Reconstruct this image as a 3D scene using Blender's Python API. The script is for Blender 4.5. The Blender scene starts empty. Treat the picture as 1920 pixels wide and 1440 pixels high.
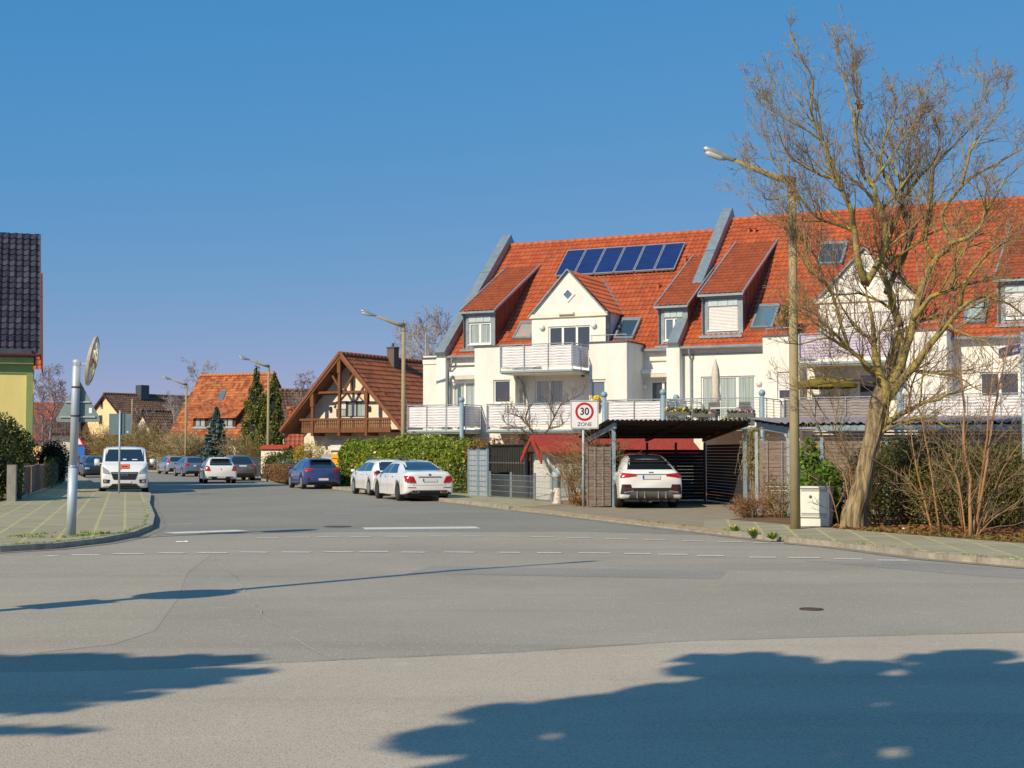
import bpy, bmesh, math, random
from mathutils import Vector, Matrix
from mathutils.bvhtree import BVHTree
R_ = math.radians
SC = bpy.context.scene
COL = SC.collection

# ------------------------------------------------------------------ camera, sky, sun, exposure
CAM_H = 1.7; FPX = 2700.0; TILT = math.atan(130 / FPX)
cam = bpy.data.objects.new('camera', bpy.data.cameras.new('camera')); COL.objects.link(cam)
cam.data.sensor_width = 36; cam.data.lens = 36 * FPX / 1920
cam.data.clip_start = 0.1; cam.data.clip_end = 3000
cam.location = (0, 0, CAM_H); cam.rotation_euler = (R_(90) + TILT, 0, 0)
SC.camera = cam
SUN_EL = 35.0; SUN_AZ = (-0.66, -0.75)            # horizontal direction towards the sun
n_ = math.hypot(*SUN_AZ); SUN_AZ = (SUN_AZ[0] / n_, SUN_AZ[1] / n_)
w = bpy.data.worlds.new('World'); SC.world = w; w.use_nodes = True
nt = w.node_tree; nt.nodes.clear()
sky = nt.nodes.new('ShaderNodeTexSky'); sky.sky_type = 'NISHITA'; sky.sun_disc = False
sky.sun_elevation = R_(SUN_EL); sky.sun_rotation = math.atan2(SUN_AZ[0], SUN_AZ[1])
sky.altitude = 300; sky.air_density = .8; sky.dust_density = 0.15; sky.ozone_density = 5.0
bg = nt.nodes.new('ShaderNodeBackground'); bg.inputs[1].default_value = 0.115
out = nt.nodes.new('ShaderNodeOutputWorld')
SKY_POW = (1.148, 0.351, 0.107); SKY_MUL = (0.544, 1.790, 4.2); SKY_MIN = (.58, 2.25, 0)     # grade of the clear spring sky, per channel
sp = nt.nodes.new('ShaderNodeSeparateColor'); cb = nt.nodes.new('ShaderNodeCombineColor'); nt.links.new(sky.outputs[0], sp.inputs[0])
for k in range(3):
    pw = nt.nodes.new('ShaderNodeMath'); pw.operation = 'POWER'; pw.inputs[1].default_value = SKY_POW[k]; ml = nt.nodes.new('ShaderNodeMath'); ml.operation = 'MULTIPLY'; ml.inputs[1].default_value = SKY_MUL[k]
    nt.links.new(sp.outputs[k], pw.inputs[0]); nt.links.new(pw.outputs[0], ml.inputs[0]); mn = nt.nodes.new('ShaderNodeMath'); mn.operation = 'MAXIMUM'; mn.inputs[1].default_value = SKY_MIN[k]; nt.links.new(ml.outputs[0], mn.inputs[0]); nt.links.new(mn.outputs[0], cb.inputs[k])
nt.links.new(cb.outputs[0], bg.inputs[0]); nt.links.new(bg.outputs[0], out.inputs[0])
sl = bpy.data.lights.new('sun', 'SUN'); sl.energy = 4.8; sl.angle = R_(0.53); sl.color = (1.0, 0.85, 0.61)
so = bpy.data.objects.new('sun', sl); COL.objects.link(so)
ce = math.cos(R_(SUN_EL))
so.rotation_euler = Vector((-SUN_AZ[0] * ce, -SUN_AZ[1] * ce, -math.sin(R_(SUN_EL)))).to_track_quat('-Z', 'Y').to_euler()
SC.view_settings.view_transform = 'Standard'; SC.view_settings.look = 'None'
SC.view_settings.exposure = 0.0; SC.view_settings.gamma = 1.0

# ------------------------------------------------------------------ survey helpers (photo measurements -> real planes)
def ray(px, py):
    a = (px - 960) / FPX; b = (720 - py) / FPX; c, s = math.cos(TILT), math.sin(TILT)
    return a, c - b * s, s + b * c
def G(px, py, z=0.0):
    r = ray(px, py); t = (z - CAM_H) / r[2]; return r[0] * t, r[1] * t
def AT(px, py, Y):
    r = ray(px, py); t = Y / r[1]; return Vector((r[0] * t, Y, CAM_H + r[2] * t))
class Frame:
    def __init__(s, x, y, ux, uy):
        l = math.hypot(ux, uy); s.P = (x, y); s.U = (ux / l, uy / l); s.N = (-s.U[1], s.U[0])
        s.ang = math.atan2(s.U[1], s.U[0])
    def B(s, px, py, d=0.0):                      # point on the vertical plane y=d of this frame -> (x, z)
        r = ray(px, py); ox, oy = s.P[0] + s.N[0] * d, s.P[1] + s.N[1] * d
        t = (ox * s.N[0] + oy * s.N[1]) / (r[0] * s.N[0] + r[1] * s.N[1])
        X = t * r[0] - s.P[0]; Y = t * r[1] - s.P[1]
        return X * s.U[0] + Y * s.U[1], CAM_H + r[2] * t
    def W(s, x, y): return (s.P[0] + s.U[0] * x + s.N[0] * y, s.P[1] + s.U[1] * x + s.N[1] * y)
    def R(s, px, py, d0, z0, m):                  # point on the roof plane z = z0 + m (y - d0)
        r = ray(px, py)
        rs = r[0] * s.U[0] + r[1] * s.U[1]; rd = r[0] * s.N[0] + r[1] * s.N[1]
        os_ = -(s.P[0] * s.U[0] + s.P[1] * s.U[1]); od = -(s.P[0] * s.N[0] + s.P[1] * s.N[1])
        t = (z0 - CAM_H + m * (od - d0)) / (r[2] - m * rd)
        return os_ + rs * t, od + rd * t, CAM_H + r[2] * t

# ------------------------------------------------------------------ materials
MATS = {}
def srgb(r, g, b):
    f = lambda c: (c / 255) / 12.92 if c <= 10 else ((c / 255 + 0.055) / 1.055) ** 2.4
    return (f(r), f(g), f(b))
def mat(name, col, rough=0.7, var=0.0, scale=4.0, col2=None, bump=0.0, bscale=30.0, metal=0.0, spec=0.5, coat=0.0, detail=5.0, lo=0.35, hi=0.65, streak=None, trans=0.0):
    if name in MATS: return MATS[name]
    m = bpy.data.materials.new(name); m.use_nodes = True; t = m.node_tree
    b = t.nodes['Principled BSDF']
    b.inputs['Roughness'].default_value = rough; b.inputs['Metallic'].default_value = metal
    b.inputs['Specular IOR Level'].default_value = spec; b.inputs['Coat Weight'].default_value = coat
    b.inputs['Base Color'].default_value = (*col, 1)
    if trans: b.inputs['Transmission Weight'].default_value = trans
    tc = t.nodes.new('ShaderNodeTexCoord')
    src = tc.outputs['Object']
    if streak:
        mp = t.nodes.new('ShaderNodeMapping'); mp.inputs['Scale'].default_value = streak
        t.links.new(src, mp.inputs[0]); src = mp.outputs[0]
    if var or col2:
        nz = t.nodes.new('ShaderNodeTexNoise'); nz.inputs['Scale'].default_value = scale; nz.inputs['Detail'].default_value = detail
        nz.inputs['Roughness'].default_value = 0.65
        t.links.new(src, nz.inputs['Vector'])
        rp = t.nodes.new('ShaderNodeMapRange'); rp.inputs['From Min'].default_value = lo; rp.inputs['From Max'].default_value = hi
        t.links.new(nz.outputs['Fac'], rp.inputs['Value'])
        mx = t.nodes.new('ShaderNodeMix'); mx.data_type = 'RGBA'
        c2 = col2 if col2 else tuple(c * (1 - var) for c in col)
        c1 = col if col2 else tuple(min(1, c * (1 + var * .5)) for c in col)
        mx.inputs[6].default_value = (*c1, 1); mx.inputs[7].default_value = (*c2, 1)
        t.links.new(rp.outputs[0], mx.inputs[0]); t.links.new(mx.outputs[2], b.inputs['Base Color'])
    if bump:
        n2 = t.nodes.new('ShaderNodeTexNoise'); n2.inputs['Scale'].default_value = bscale; n2.inputs['Detail'].default_value = 4
        t.links.new(src, n2.inputs['Vector'])
        bp = t.nodes.new('ShaderNodeBump'); bp.inputs['Strength'].default_value = bump; bp.inputs['Distance'].default_value = 0.02
        t.links.new(n2.outputs['Fac'], bp.inputs['Height']); t.links.new(bp.outputs[0], b.inputs['Normal'])
    MATS[name] = m; return m
def tile_mat(name, base, dark, light, moss=None, mossamt=0.0, rough=0.6):
    """roof tile colour varies from tile to tile (UVs count tiles) plus weathering patches"""
    if name in MATS: return MATS[name]
    m = bpy.data.materials.new(name); m.use_nodes = True; t = m.node_tree; b = t.nodes['Principled BSDF']
    b.inputs['Roughness'].default_value = rough
    uv = t.nodes.new('ShaderNodeUVMap'); fl = t.nodes.new('ShaderNodeVectorMath'); fl.operation = 'FLOOR'
    wn = t.nodes.new('ShaderNodeTexWhiteNoise'); wn.noise_dimensions = '2D'
    t.links.new(uv.outputs[0], fl.inputs[0]); t.links.new(fl.outputs[0], wn.inputs['Vector'])
    cr = t.nodes.new('ShaderNodeValToRGB'); e = cr.color_ramp.elements
    e[0].position = 0.0; e[0].color = (*dark, 1); e[1].position = 1.0; e[1].color = (*light, 1)
    k = e.new(0.4); k.color = (*base, 1)
    t.links.new(wn.outputs['Value'], cr.inputs[0])
    tc = t.nodes.new('ShaderNodeTexCoord'); nz = t.nodes.new('ShaderNodeTexNoise'); nz.inputs['Scale'].default_value = 0.8; nz.inputs['Detail'].default_value = 7
    t.links.new(tc.outputs['Object'], nz.inputs['Vector'])
    rp = t.nodes.new('ShaderNodeMapRange'); rp.inputs['From Min'].default_value = .45; rp.inputs['From Max'].default_value = .75
    rp.inputs['To Max'].default_value = mossamt if moss else 0.35
    t.links.new(nz.outputs['Fac'], rp.inputs['Value'])
    mx = t.nodes.new('ShaderNodeMix'); mx.data_type = 'RGBA'; mx.inputs[7].default_value = (*(moss or dark), 1)
    t.links.new(rp.outputs[0], mx.inputs[0]); t.links.new(cr.outputs[0], mx.inputs[6]); t.links.new(mx.outputs[2], b.inputs['Base Color'])
    MATS[name] = m; return m
def leaf_mat(name, c1, c2, c3=None, rough=0.45, scale=1.5, transl=0.25):
    """leaf colour varies from leaf to leaf"""
    if name in MATS: return MATS[name]
    m = bpy.data.materials.new(name); m.use_nodes = True; t = m.node_tree; b = t.nodes['Principled BSDF']
    b.inputs['Roughness'].default_value = rough
    g = t.nodes.new('ShaderNodeNewGeometry'); cr = t.nodes.new('ShaderNodeValToRGB'); e = cr.color_ramp.elements
    e[0].color = (*c1, 1); e[1].color = (*c2, 1)
    if c3: k = e.new(0.85); k.color = (*c2, 1); e[2].color = (*c3, 1)
    t.links.new(g.outputs['Random Per Island'], cr.inputs[0]); t.links.new(cr.outputs[0], b.inputs['Base Color'])
    tr = t.nodes.new('ShaderNodeBsdfTranslucent'); t.links.new(cr.outputs[0], tr.inputs[0])
    ms = t.nodes.new('ShaderNodeMixShader'); ms.inputs[0].default_value = transl
    o = t.nodes['Material Output']; t.links.new(b.outputs[0], ms.inputs[1]); t.links.new(tr.outputs[0], ms.inputs[2]); t.links.new(ms.outputs[0], o.inputs[0])
    MATS[name] = m; return m

M = dict(
 plaster=mat('cream_plaster', (.80, .78, .73), .9, .12, 1.6, bump=.12, bscale=60, streak=(1, 1, .25)),
 plaster2=mat('pale_plaster', (.80, .73, .60), .9, .12, 1.0, bump=.12, bscale=50, streak=(1, 1, .3)),
 yellow=mat('yellow_plaster', (.86, .72, .27), .9, .07, 1.0, bump=.12, bscale=60, streak=(1, 1, .3)),
 peach=mat('peach_plaster', (.82, .52, .25), .9, .1, 1.5),
 green_paint=mat('green_painted_trim', (.28, .36, .13), .6, .12, 3),
 cream2=mat('yellow_house_plaster', (.84, .66, .38), .9, .12, 1.0, bump=.1),
 zinc=mat('weathered_zinc', (.27, .33, .37), .45, .18, 3, metal=.35),
 zinc_dark=mat('dark_zinc', (.09, .11, .125), .5, .2, 4, metal=.3),
 zinc_red=mat('copper_brown_cladding', (.20, .045, .028), .55, .2, 3),
 steel=mat('blue_grey_painted_steel', (.25, .36, .43), .45, .12, 6),
 steel_dark=mat('dark_steel', (.045, .055, .065), .45, .2, 6),
 galv=mat('galvanised_steel', (.42, .48, .52), .42, .2, 8, metal=.5),
 pole=mat('pale_blue_grey_pole', (.44, .52, .60), .5, .18, 5, metal=.2, streak=(1, 1, .2)),
 concrete=mat('lamp_post_concrete', (.36, .30, .16), .9, .15, 3, col2=(.29, .25, .145), bump=.12, bscale=60),
 concrete_grey=mat('grey_concrete', (.33, .31, .27), .9, .25, 3, bump=.3, bscale=40),
 kerb=mat('kerb_stone', (.42, .38, .31), .9, .3, 4, col2=(.25, .22, .17), bump=.3, bscale=40),
 white_frame=mat('white_window_frame', (.82, .82, .80), .35),
 shutter=mat('white_roller_shutter', (.76, .74, .74), .5, .05, 5),
 fabric=mat('white_screen_fabric', (.88, .86, .90), .85, .07, 3, bump=.4, bscale=5),
 fabric_lilac=mat('lilac_screen_fabric', (.66, .58, .74), .85, .08, 3, bump=.4, bscale=5),
 fabric_grey=mat('grey_brown_screen', (.34, .30, .29), .85, .12, 3),
 wood=mat('brown_stained_timber', (.19, .072, .024), .55, .3, 5, bump=.25, bscale=25, streak=(3, 3, .6)),
 wood_dark=mat('dark_timber', (.07, .035, .02), .7, .3, 5),
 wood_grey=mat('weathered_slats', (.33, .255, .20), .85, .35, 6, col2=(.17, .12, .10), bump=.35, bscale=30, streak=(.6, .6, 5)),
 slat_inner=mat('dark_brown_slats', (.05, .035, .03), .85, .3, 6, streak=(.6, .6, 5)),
 grille=mat('anthracite_slats', (.10, .10, .095), .6, .2, 6),
 mesh_panel=mat('pale_mesh_panel', (.42, .47, .53), .6, .15, 5),
 shingle=mat('red_bitumen_shingle', (.42, .045, .018), .85, .3, 9, col2=(.24, .03, .018), bump=.6, bscale=18),
 shedwall=mat('shed_white_render', (.66, .66, .62), .9, .2, 8, bump=.6, bscale=25),
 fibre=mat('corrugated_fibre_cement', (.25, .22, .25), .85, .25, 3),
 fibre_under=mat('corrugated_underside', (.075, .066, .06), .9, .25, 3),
 rubber=mat('tyre_rubber', (.018, .018, .019), .85, .3, 20),
 rim=mat('alloy_rim', (.5, .51, .53), .3, metal=.7),
 rim_dark=mat('dark_alloy_rim', (.12, .12, .13), .3, metal=.7),
 black=mat('black_plastic', (.022, .022, .024), .5),
 chrome=mat('chrome_trim', (.7, .7, .72), .15, metal=1.0),
 red_light=mat('red_tail_lamp', (.45, .012, .012), .12, coat=1.0),
 red_dark=mat('dark_red_tail_lamp', (.16, .006, .01), .12, coat=1.0),
 head_lamp=mat('clear_headlamp', (.30, .34, .38), .08, .5, 18, coat=1.0),
 plate=mat('number_plate_white', (.72, .72, .72), .4), plate_blue=mat('number_plate_blue', (.02, .12, .6), .4),
 orange_plate=mat('orange_hazard_panel', (.85, .14, .01), .5),
 orange_dk=mat('dark_marking', (.03, .02, .015), .5),
 cabinet=mat('cabinet_white_grp', (.72, .73, .68), .55, .06, 3),
 sign_back=mat('sign_back_grey', (.17, .24, .26), .5, .1, 5, metal=.2),
 sign_white=mat('sign_white', (.78, .78, .82), .4), sign_red=mat('sign_red', (.52, .012, .02), .4),
 sign_black=mat('sign_black', (.01, .01, .012), .4), sign_blue=mat('sign_blue', (.02, .03, .35), .4), sign_blue2=mat('sign_bright_blue', (.02, .16, .62), .4),
 brick=mat('grey_brown_brick', (.16, .12, .10), .9, .4, 14),
 marking=mat('road_marking', (.80, .77, .68), .7, .3, 14, col2=(.52, .49, .43), bump=.2),
 iron=mat('cast_iron', (.09, .055, .04), .6, .4, 30, bump=.4),
 terracotta=mat('terracotta', (.40, .12, .05), .8), flower_y=mat('yellow_flowers', (.85, .6, .02), .7), flower_r=mat('red_pot', (.6, .03, .02), .6),
 leafy=mat('dull_green_leaf', (.07, .12, .03), .7, .4, 20), lilac=mat('pink_flowers', (.55, .3, .45), .7),
 parasol=mat('beige_parasol_cloth', (.62, .57, .48), .9, .1, 6, bump=.4, bscale=12), olive=mat('olive_cloth', (.22, .17, .012), .85, .25, 3),
 mirror=mat('mirror_glass', (.72, .82, .76), .04, metal=1.0), mirror_rim=mat('mirror_rim', (.58, .46, .34), .5, .2, 9),
 hydrant_b=mat('pale_blue_paint', (.42, .58, .70), .6, .2, 8, bump=.3), hydrant_w=mat('chipped_white_paint', (.70, .68, .66), .7, .4, 12, col2=(.4, .3, .25)),
 paper=mat('white_litter', (.8, .8, .82), .7), bin=mat('dark_blue_grey_bin', (.035, .045, .075), .5), postbox=mat('yellow_box', (.75, .36, .01), .5),
 lens=mat('lamp_lens', (.50, .52, .50), .2, coat=.5), interior=mat('dim_interior', (.04, .035, .03), .9),
)
M['glass'] = mat('window_glass', (.03, .045, .06), .04, spec=1.0, coat=1.0)
M['carglass'] = mat('car_glass', (.010, .016, .024), .04, spec=1.0, coat=1.0)
M['curtain'] = mat('glass_over_curtain', (.42, .50, .48), .10, .4, 2.2, col2=(.22, .28, .28), coat=1.0, streak=(9, 1, .12), lo=.4, hi=.6)
M['sky_glass'] = mat('reflecting_roof_glass', (.10, .17, .22), .04, spec=1.0, coat=1.0)
M['solar'] = mat('solar_collector_glass', (.012, .022, .13), .22, .25, .9, coat=.6, streak=(1, 4, 4))
M['plank_glass'] = M['glass']
T = dict(
 orange=tile_mat('orange_roof_tiles', (.43, .10, .034), (.37, .08, .029), (.50, .125, .042), (.24, .07, .035), .45),
 darker=tile_mat('dormer_roof_tiles', (.32, .078, .025), (.27, .065, .022), (.37, .095, .03)),
 brown=tile_mat('brown_roof_tiles', (.26, .078, .028), (.17, .05, .02), (.34, .11, .042), (.13, .10, .07), .35),
 rust=tile_mat('old_rust_tiles', (.42, .125, .038), (.24, .06, .025), (.56, .20, .065), (.16, .10, .05), .5),
 redold=tile_mat('old_red_tiles', (.33, .085, .042), (.22, .055, .03), (.42, .12, .055), (.15, .08, .05), .5),
 mud=tile_mat('dark_brown_tiles', (.13, .07, .045), (.08, .04, .03), (.19, .10, .06), (.17, .13, .07), .5),
 slate=tile_mat('glazed_black_tiles', (.052, .045, .06), (.034, .03, .042), (.085, .075, .095), rough=.22),
 bluegrey=tile_mat('blue_grey_tiles', (.09, .10, .13), (.06, .07, .09), (.13, .14, .18)),
)
def asphalt(name, a, b, speck, scale=.22):
    m = bpy.data.materials.new(name); m.use_nodes = True; t = m.node_tree; p = t.nodes['Principled BSDF']
    p.inputs['Roughness'].default_value = .88; p.inputs['Specular IOR Level'].default_value = .25
    tc = t.nodes.new('ShaderNodeTexCoord')
    def noise(sc, det=5, vec=None):
        n = t.nodes.new('ShaderNodeTexNoise'); n.inputs['Scale'].default_value = sc; n.inputs['Detail'].default_value = det
        n.inputs['Roughness'].default_value = .6
        t.links.new(vec or tc.outputs['Object'], n.inputs['Vector']); return n.outputs['Fac']
    def rng(v, lo, hi, a_=0., b_=1.):
        r = t.nodes.new('ShaderNodeMapRange'); r.inputs[1].default_value = lo; r.inputs[2].default_value = hi; r.inputs[3].default_value = a_; r.inputs[4].default_value = b_
        t.links.new(v, r.inputs[0]); return r.outputs[0]
    def mix(f, c1, c2, mode='MIX'):
        x = t.nodes.new('ShaderNodeMix'); x.data_type = 'RGBA'; x.blend_type = mode
        for k, c in ((6, c1), (7, c2)):
            if isinstance(c, tuple): x.inputs[k].default_value = (*c, 1)
            else: t.links.new(c, x.inputs[k])
        if isinstance(f, float): x.inputs[0].default_value = f
        else: t.links.new(f, x.inputs[0])
        return x.outputs[2]
    c = mix(rng(noise(scale, 6), .35, .65), a, b)
    mp = t.nodes.new('ShaderNodeMapping'); mp.inputs['Scale'].default_value = (.10, .9, 1); mp.inputs['Rotation'].default_value = (0, 0, R_(12))
    t.links.new(tc.outputs['Object'], mp.inputs[0])
    c = mix(rng(noise(1.0, 5, mp.outputs[0]), .52, .68, 0, .35), c, tuple(v * .72 for v in a))
    c = mix(rng(noise(2.6, 6), .60, .72, 0, .30), c, tuple(min(1, v * 1.35) for v in b))
    fine = noise(60, 2)
    c = mix(rng(fine, .36, .5, .55, 0), c, tuple(v * .45 for v in a))
    vo = t.nodes.new('ShaderNodeTexVoronoi'); vo.inputs['Scale'].default_value = 55; t.links.new(tc.outputs['Object'], vo.inputs['Vector'])
    sp = t.nodes.new('ShaderNodeMath'); sp.operation = 'LESS_THAN'; sp.inputs[1].default_value = speck
    sx = t.nodes.new('ShaderNodeSeparateColor'); t.links.new(vo.outputs['Color'], sx.inputs[0]); t.links.new(sx.outputs[0], sp.inputs[0])
    c = mix(sp.outputs[0], c, (.50, .44, .34))
    t.links.new(c, p.inputs['Base Color'])
    bp = t.nodes.new('ShaderNodeBump'); bp.inputs['Strength'].default_value = .55; bp.inputs['Distance'].default_value = .012
    t.links.new(noise(75, 3), bp.inputs['Height']); t.links.new(bp.outputs[0], p.inputs['Normal'])
    return m
M['asphalt'] = asphalt('asphalt', (.345, .308, .255), (.415, .37, .305), .03)
M['asphalt_old'] = asphalt('asphalt_old', (.455, .39, .315), (.545, .465, .375), .06)
M['asphalt_side'] = asphalt('asphalt_side', (.26, .245, .212), (.305, .288, .248), .02)
def paving(name, rot):
    m = bpy.data.materials.new(name); m.use_nodes = True; t = m.node_tree; p = t.nodes['Principled BSDF']; p.inputs['Roughness'].default_value = .9
    tc = t.nodes.new('ShaderNodeTexCoord'); mp = t.nodes.new('ShaderNodeMapping'); mp.inputs['Rotation'].default_value = (0, 0, R_(rot))
    t.links.new(tc.outputs['Object'], mp.inputs[0])
    br = t.nodes.new('ShaderNodeTexBrick'); br.offset = .0; br.inputs['Scale'].default_value = 1.0
    br.inputs['Brick Width'].default_value = .6; br.inputs['Row Height'].default_value = .6; br.inputs['Mortar Size'].default_value = .04
    br.inputs['Mortar Smooth'].default_value = .4
    br.inputs['Color1'].default_value = (.29, .26, .175, 1); br.inputs['Color2'].default_value = (.37, .325, .22, 1); br.inputs['Mortar'].default_value = (.47, .42, .20, 1)
    t.links.new(mp.outputs[0], br.inputs['Vector'])
    nz = t.nodes.new('ShaderNodeTexNoise'); nz.inputs['Scale'].default_value = 2.0; nz.inputs['Detail'].default_value = 8; t.links.new(tc.outputs['Object'], nz.inputs['Vector'])
    rp = t.nodes.new('ShaderNodeMapRange'); rp.inputs[1].default_value = .5; rp.inputs[2].default_value = .68; rp.inputs[4].default_value = .6
    t.links.new(nz.outputs['Fac'], rp.inputs[0])
    mx = t.nodes.new('ShaderNodeMix'); mx.data_type = 'RGBA'; mx.inputs[7].default_value = (.27, .245, .12, 1)
    t.links.new(rp.outputs[0], mx.inputs[0]); t.links.new(br.outputs['Color'], mx.inputs[6]); t.links.new(mx.outputs[2], p.inputs['Base Color'])
    bp = t.nodes.new('ShaderNodeBump'); bp.inputs['Strength'].default_value = .4; bp.inputs['Distance'].default_value = .01
    n2 = t.nodes.new('ShaderNodeTexNoise'); n2.inputs['Scale'].default_value = 40; t.links.new(tc.outputs['Object'], n2.inputs['Vector'])
    t.links.new(n2.outputs['Fac'], bp.inputs['Height']); t.links.new(bp.outputs[0], p.inputs['Normal'])
    return m
M['paving'] = paving('concrete_paving_slabs', -15); M['paving_r'] = paving('concrete_paving_slabs_corner', 7.5)
M['soil'] = mat('leaf_litter_soil', (.23, .105, .045), .95, .4, 3, col2=(.11, .075, .035), bump=.9, bscale=12)
M['grassland'] = mat('rough_grass_ground', (.10, .12, .03), .95, .4, 1.5, col2=(.17, .13, .05), bump=.8, bscale=10)
M['drive'] = mat('driveway_paving', (.33, .265, .17), .9, .2, 2, col2=(.26, .215, .15), bump=.3, bscale=40)

# ------------------------------------------------------------------ mesh builder
V = Vector
class MB:
    def __init__(s): s.v = []; s.f = []; s.uv = None
    def add(s, vs, fs):
        o = len(s.v); s.v += [tuple(p) for p in vs]; s.f += [tuple(i + o for i in f) for f in fs]; return s
    def box(s, x0, y0, z0, x1, y1, z1):
        if x1 < x0: x0, x1 = x1, x0
        if y1 < y0: y0, y1 = y1, y0
        if z1 < z0: z0, z1 = z1, z0
        return s.add([(x0, y0, z0), (x1, y0, z0), (x1, y1, z0), (x0, y1, z0), (x0, y0, z1), (x1, y0, z1), (x1, y1, z1), (x0, y1, z1)],
                     [(3, 2, 1, 0), (4, 5, 6, 7), (0, 1, 5, 4), (1, 2, 6, 5), (2, 3, 7, 6), (3, 0, 4, 7)])
    def beam(s, a, b, w, h, up=(0, 0, 1)):
        """rectangular bar from a to b, w wide, h high, centred"""
        a, b = V(a), V(b); d = (b - a).normalized(); up = V(up)
        if abs(d.dot(up)) > .98: up = V((0, 1, 0))
        x = d.cross(up).normalized() * (w / 2); y = x.cross(d).normalized() * (h / 2)
        return s.add([a - x - y, a + x - y, a + x + y, a - x + y, b - x - y, b + x - y, b + x + y, b - x + y],
                     [(0, 1, 2, 3), (7, 6, 5, 4), (4, 5, 1, 0), (5, 6, 2, 1), (6, 7, 3, 2), (7, 4, 0, 3)])
    def tube(s, pts, rs, n=8, cap=True):
        pts = [V(p) for p in pts]
        if not isinstance(rs, (list, tuple)): rs = [rs] * len(pts)
        o = len(s.v); ref = V((0.12, 0.31, 0.94)).normalized()
        for i, p in enumerate(pts):
            d = (pts[min(i + 1, len(pts) - 1)] - pts[max(i - 1, 0)])
            d = d.normalized() if d.length > 1e-9 else V((0, 0, 1))
            x = d.cross(ref)
            if x.length < .15: x = d.cross(V((1, .2, 0)))
            x.normalize(); y = d.cross(x)
            for k in range(n):
                a = 2 * math.pi * k / n; q = p + (x * math.cos(a) + y * math.sin(a)) * rs[i]; s.v.append((q.x, q.y, q.z))
        for i in range(len(pts) - 1):
            for k in range(n):
                k2 = (k + 1) % n; s.f.append((o + i * n + k, o + i * n + k2, o + (i + 1) * n + k2, o + (i + 1) * n + k))
        if cap:
            s.f.append(tuple(o + k for k in range(n))[::-1]); e = o + (len(pts) - 1) * n; s.f.append(tuple(e + k for k in range(n)))
        return s
    def lathe(s, c, axis, prof, n=20):
        """prof: list of (distance along axis, radius)"""
        a = V(axis).normalized(); c = V(c); x = a.orthogonal().normalized(); y = a.cross(x); o = len(s.v); m = len(prof)
        for t, r in prof:
            for k in range(n):
                w = 2 * math.pi * k / n; q = c + a * t + (x * math.cos(w) + y * math.sin(w)) * r; s.v.append((q.x, q.y, q.z))
        for i in range(m - 1):
            for k in range(n): s.f.append((o + i * n + k, o + i * n + (k + 1) % n, o + (i + 1) * n + (k + 1) % n, o + (i + 1) * n + k))
        s.f.append(tuple(o + k for k in range(n))[::-1]); s.f.append(tuple(o + (m - 1) * n + k for k in range(n))); return s
    def ball(s, c, r, n=10, m=7, sz=1.0):
        pts = []; rs = []
        for i in range(m + 1):
            t = -math.pi / 2 + math.pi * i / m; pts.append((c[0], c[1], c[2] + r * sz * math.sin(t))); rs.append(max(1e-3, r * math.cos(t)))
        o = len(s.v)
        for p, q in zip(pts, rs):
            for k in range(n):
                a = 2 * math.pi * k / n; s.v.append((p[0] + q * math.cos(a), p[1] + q * math.sin(a), p[2]))
        for i in range(m):
            for k in range(n): s.f.append((o + i * n + k, o + i * n + (k + 1) % n, o + (i + 1) * n + (k + 1) % n, o + (i + 1) * n + k))
        return s
    def slab(s, poly, z0, z1):
        """extruded horizontal polygon"""
        if sum((poly[i][0] * poly[(i + 1) % len(poly)][1] - poly[(i + 1) % len(poly)][0] * poly[i][1]) for i in range(len(poly))) < 0: poly = poly[::-1]
        n = len(poly); vs = [(p[0], p[1], z0) for p in poly] + [(p[0], p[1], z1) for p in poly]
        return s.add(vs, [tuple(range(n, 2 * n)), tuple(range(n))[::-1]] + [(i, (i + 1) % n, n + (i + 1) % n, n + i) for i in range(n)])
    def prism(s, pts, vec):
        """planar 3D polygon extruded along vec"""
        pts = [V(p) for p in pts]; vec = V(vec); n = len(pts)
        nn = V((0, 0, 0))
        for i in range(n): nn += pts[i].cross(pts[(i + 1) % n])
        if nn.dot(vec) > 0: pts = pts[::-1]
        return s.add(pts + [p + vec for p in pts], [tuple(range(n)), tuple(range(n, 2 * n))[::-1]] + [((i + 1) % n, i, n + i, n + (i + 1) % n) for i in range(n)])
    def build(s, name, m, parent=None, smooth=False, loc=None):
        me = bpy.data.meshes.new(name); me.from_pydata(s.v, [], s.f); me.materials.append(m)
        if s.uv:
            ul = me.uv_layers.new(name='UVMap'); ul.data.foreach_set('uv', [c for uvs in s.uv for c in uvs])
        if smooth: me.polygons.foreach_set('use_smooth', [True] * len(me.polygons))
        me.update(); o = bpy.data.objects.new(name, me); COL.objects.link(o)
        if parent: o.parent = parent
        if loc: o.location = loc
        return o
def tag(o, label=None, cat=None, group=None, kind=None):
    if label: o['label'] = label
    if cat: o['category'] = cat
    if group: o['group'] = group
    if kind: o['kind'] = kind
    return o
def thing(name, label, cat, loc=(0, 0, 0), rz=0.0, group=None):
    o = bpy.data.objects.new(name, None); COL.objects.link(o); o.location = loc; o.rotation_euler = (0, 0, rz); o.empty_display_size = .2
    return tag(o, label, cat, group)
def copy_tree(o, parent=None):
    c = o.copy(); COL.objects.link(c)
    if parent: c.parent = parent
    for ch in list(o.children): copy_tree(ch, c)
    return c
def text_mesh(s, size, depth, bold=False):
    cu = bpy.data.curves.new('t', 'FONT'); cu.body = s; cu.size = size; cu.extrude = depth; cu.align_x = 'CENTER'; cu.align_y = 'CENTER'
    if bold: cu.offset = size * .018
    o = bpy.data.objects.new('t', cu); COL.objects.link(o); dg = bpy.context.evaluated_depsgraph_get()
    me = bpy.data.meshes.new_from_object(o.evaluated_get(dg)); bpy.data.objects.remove(o); return me
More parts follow.
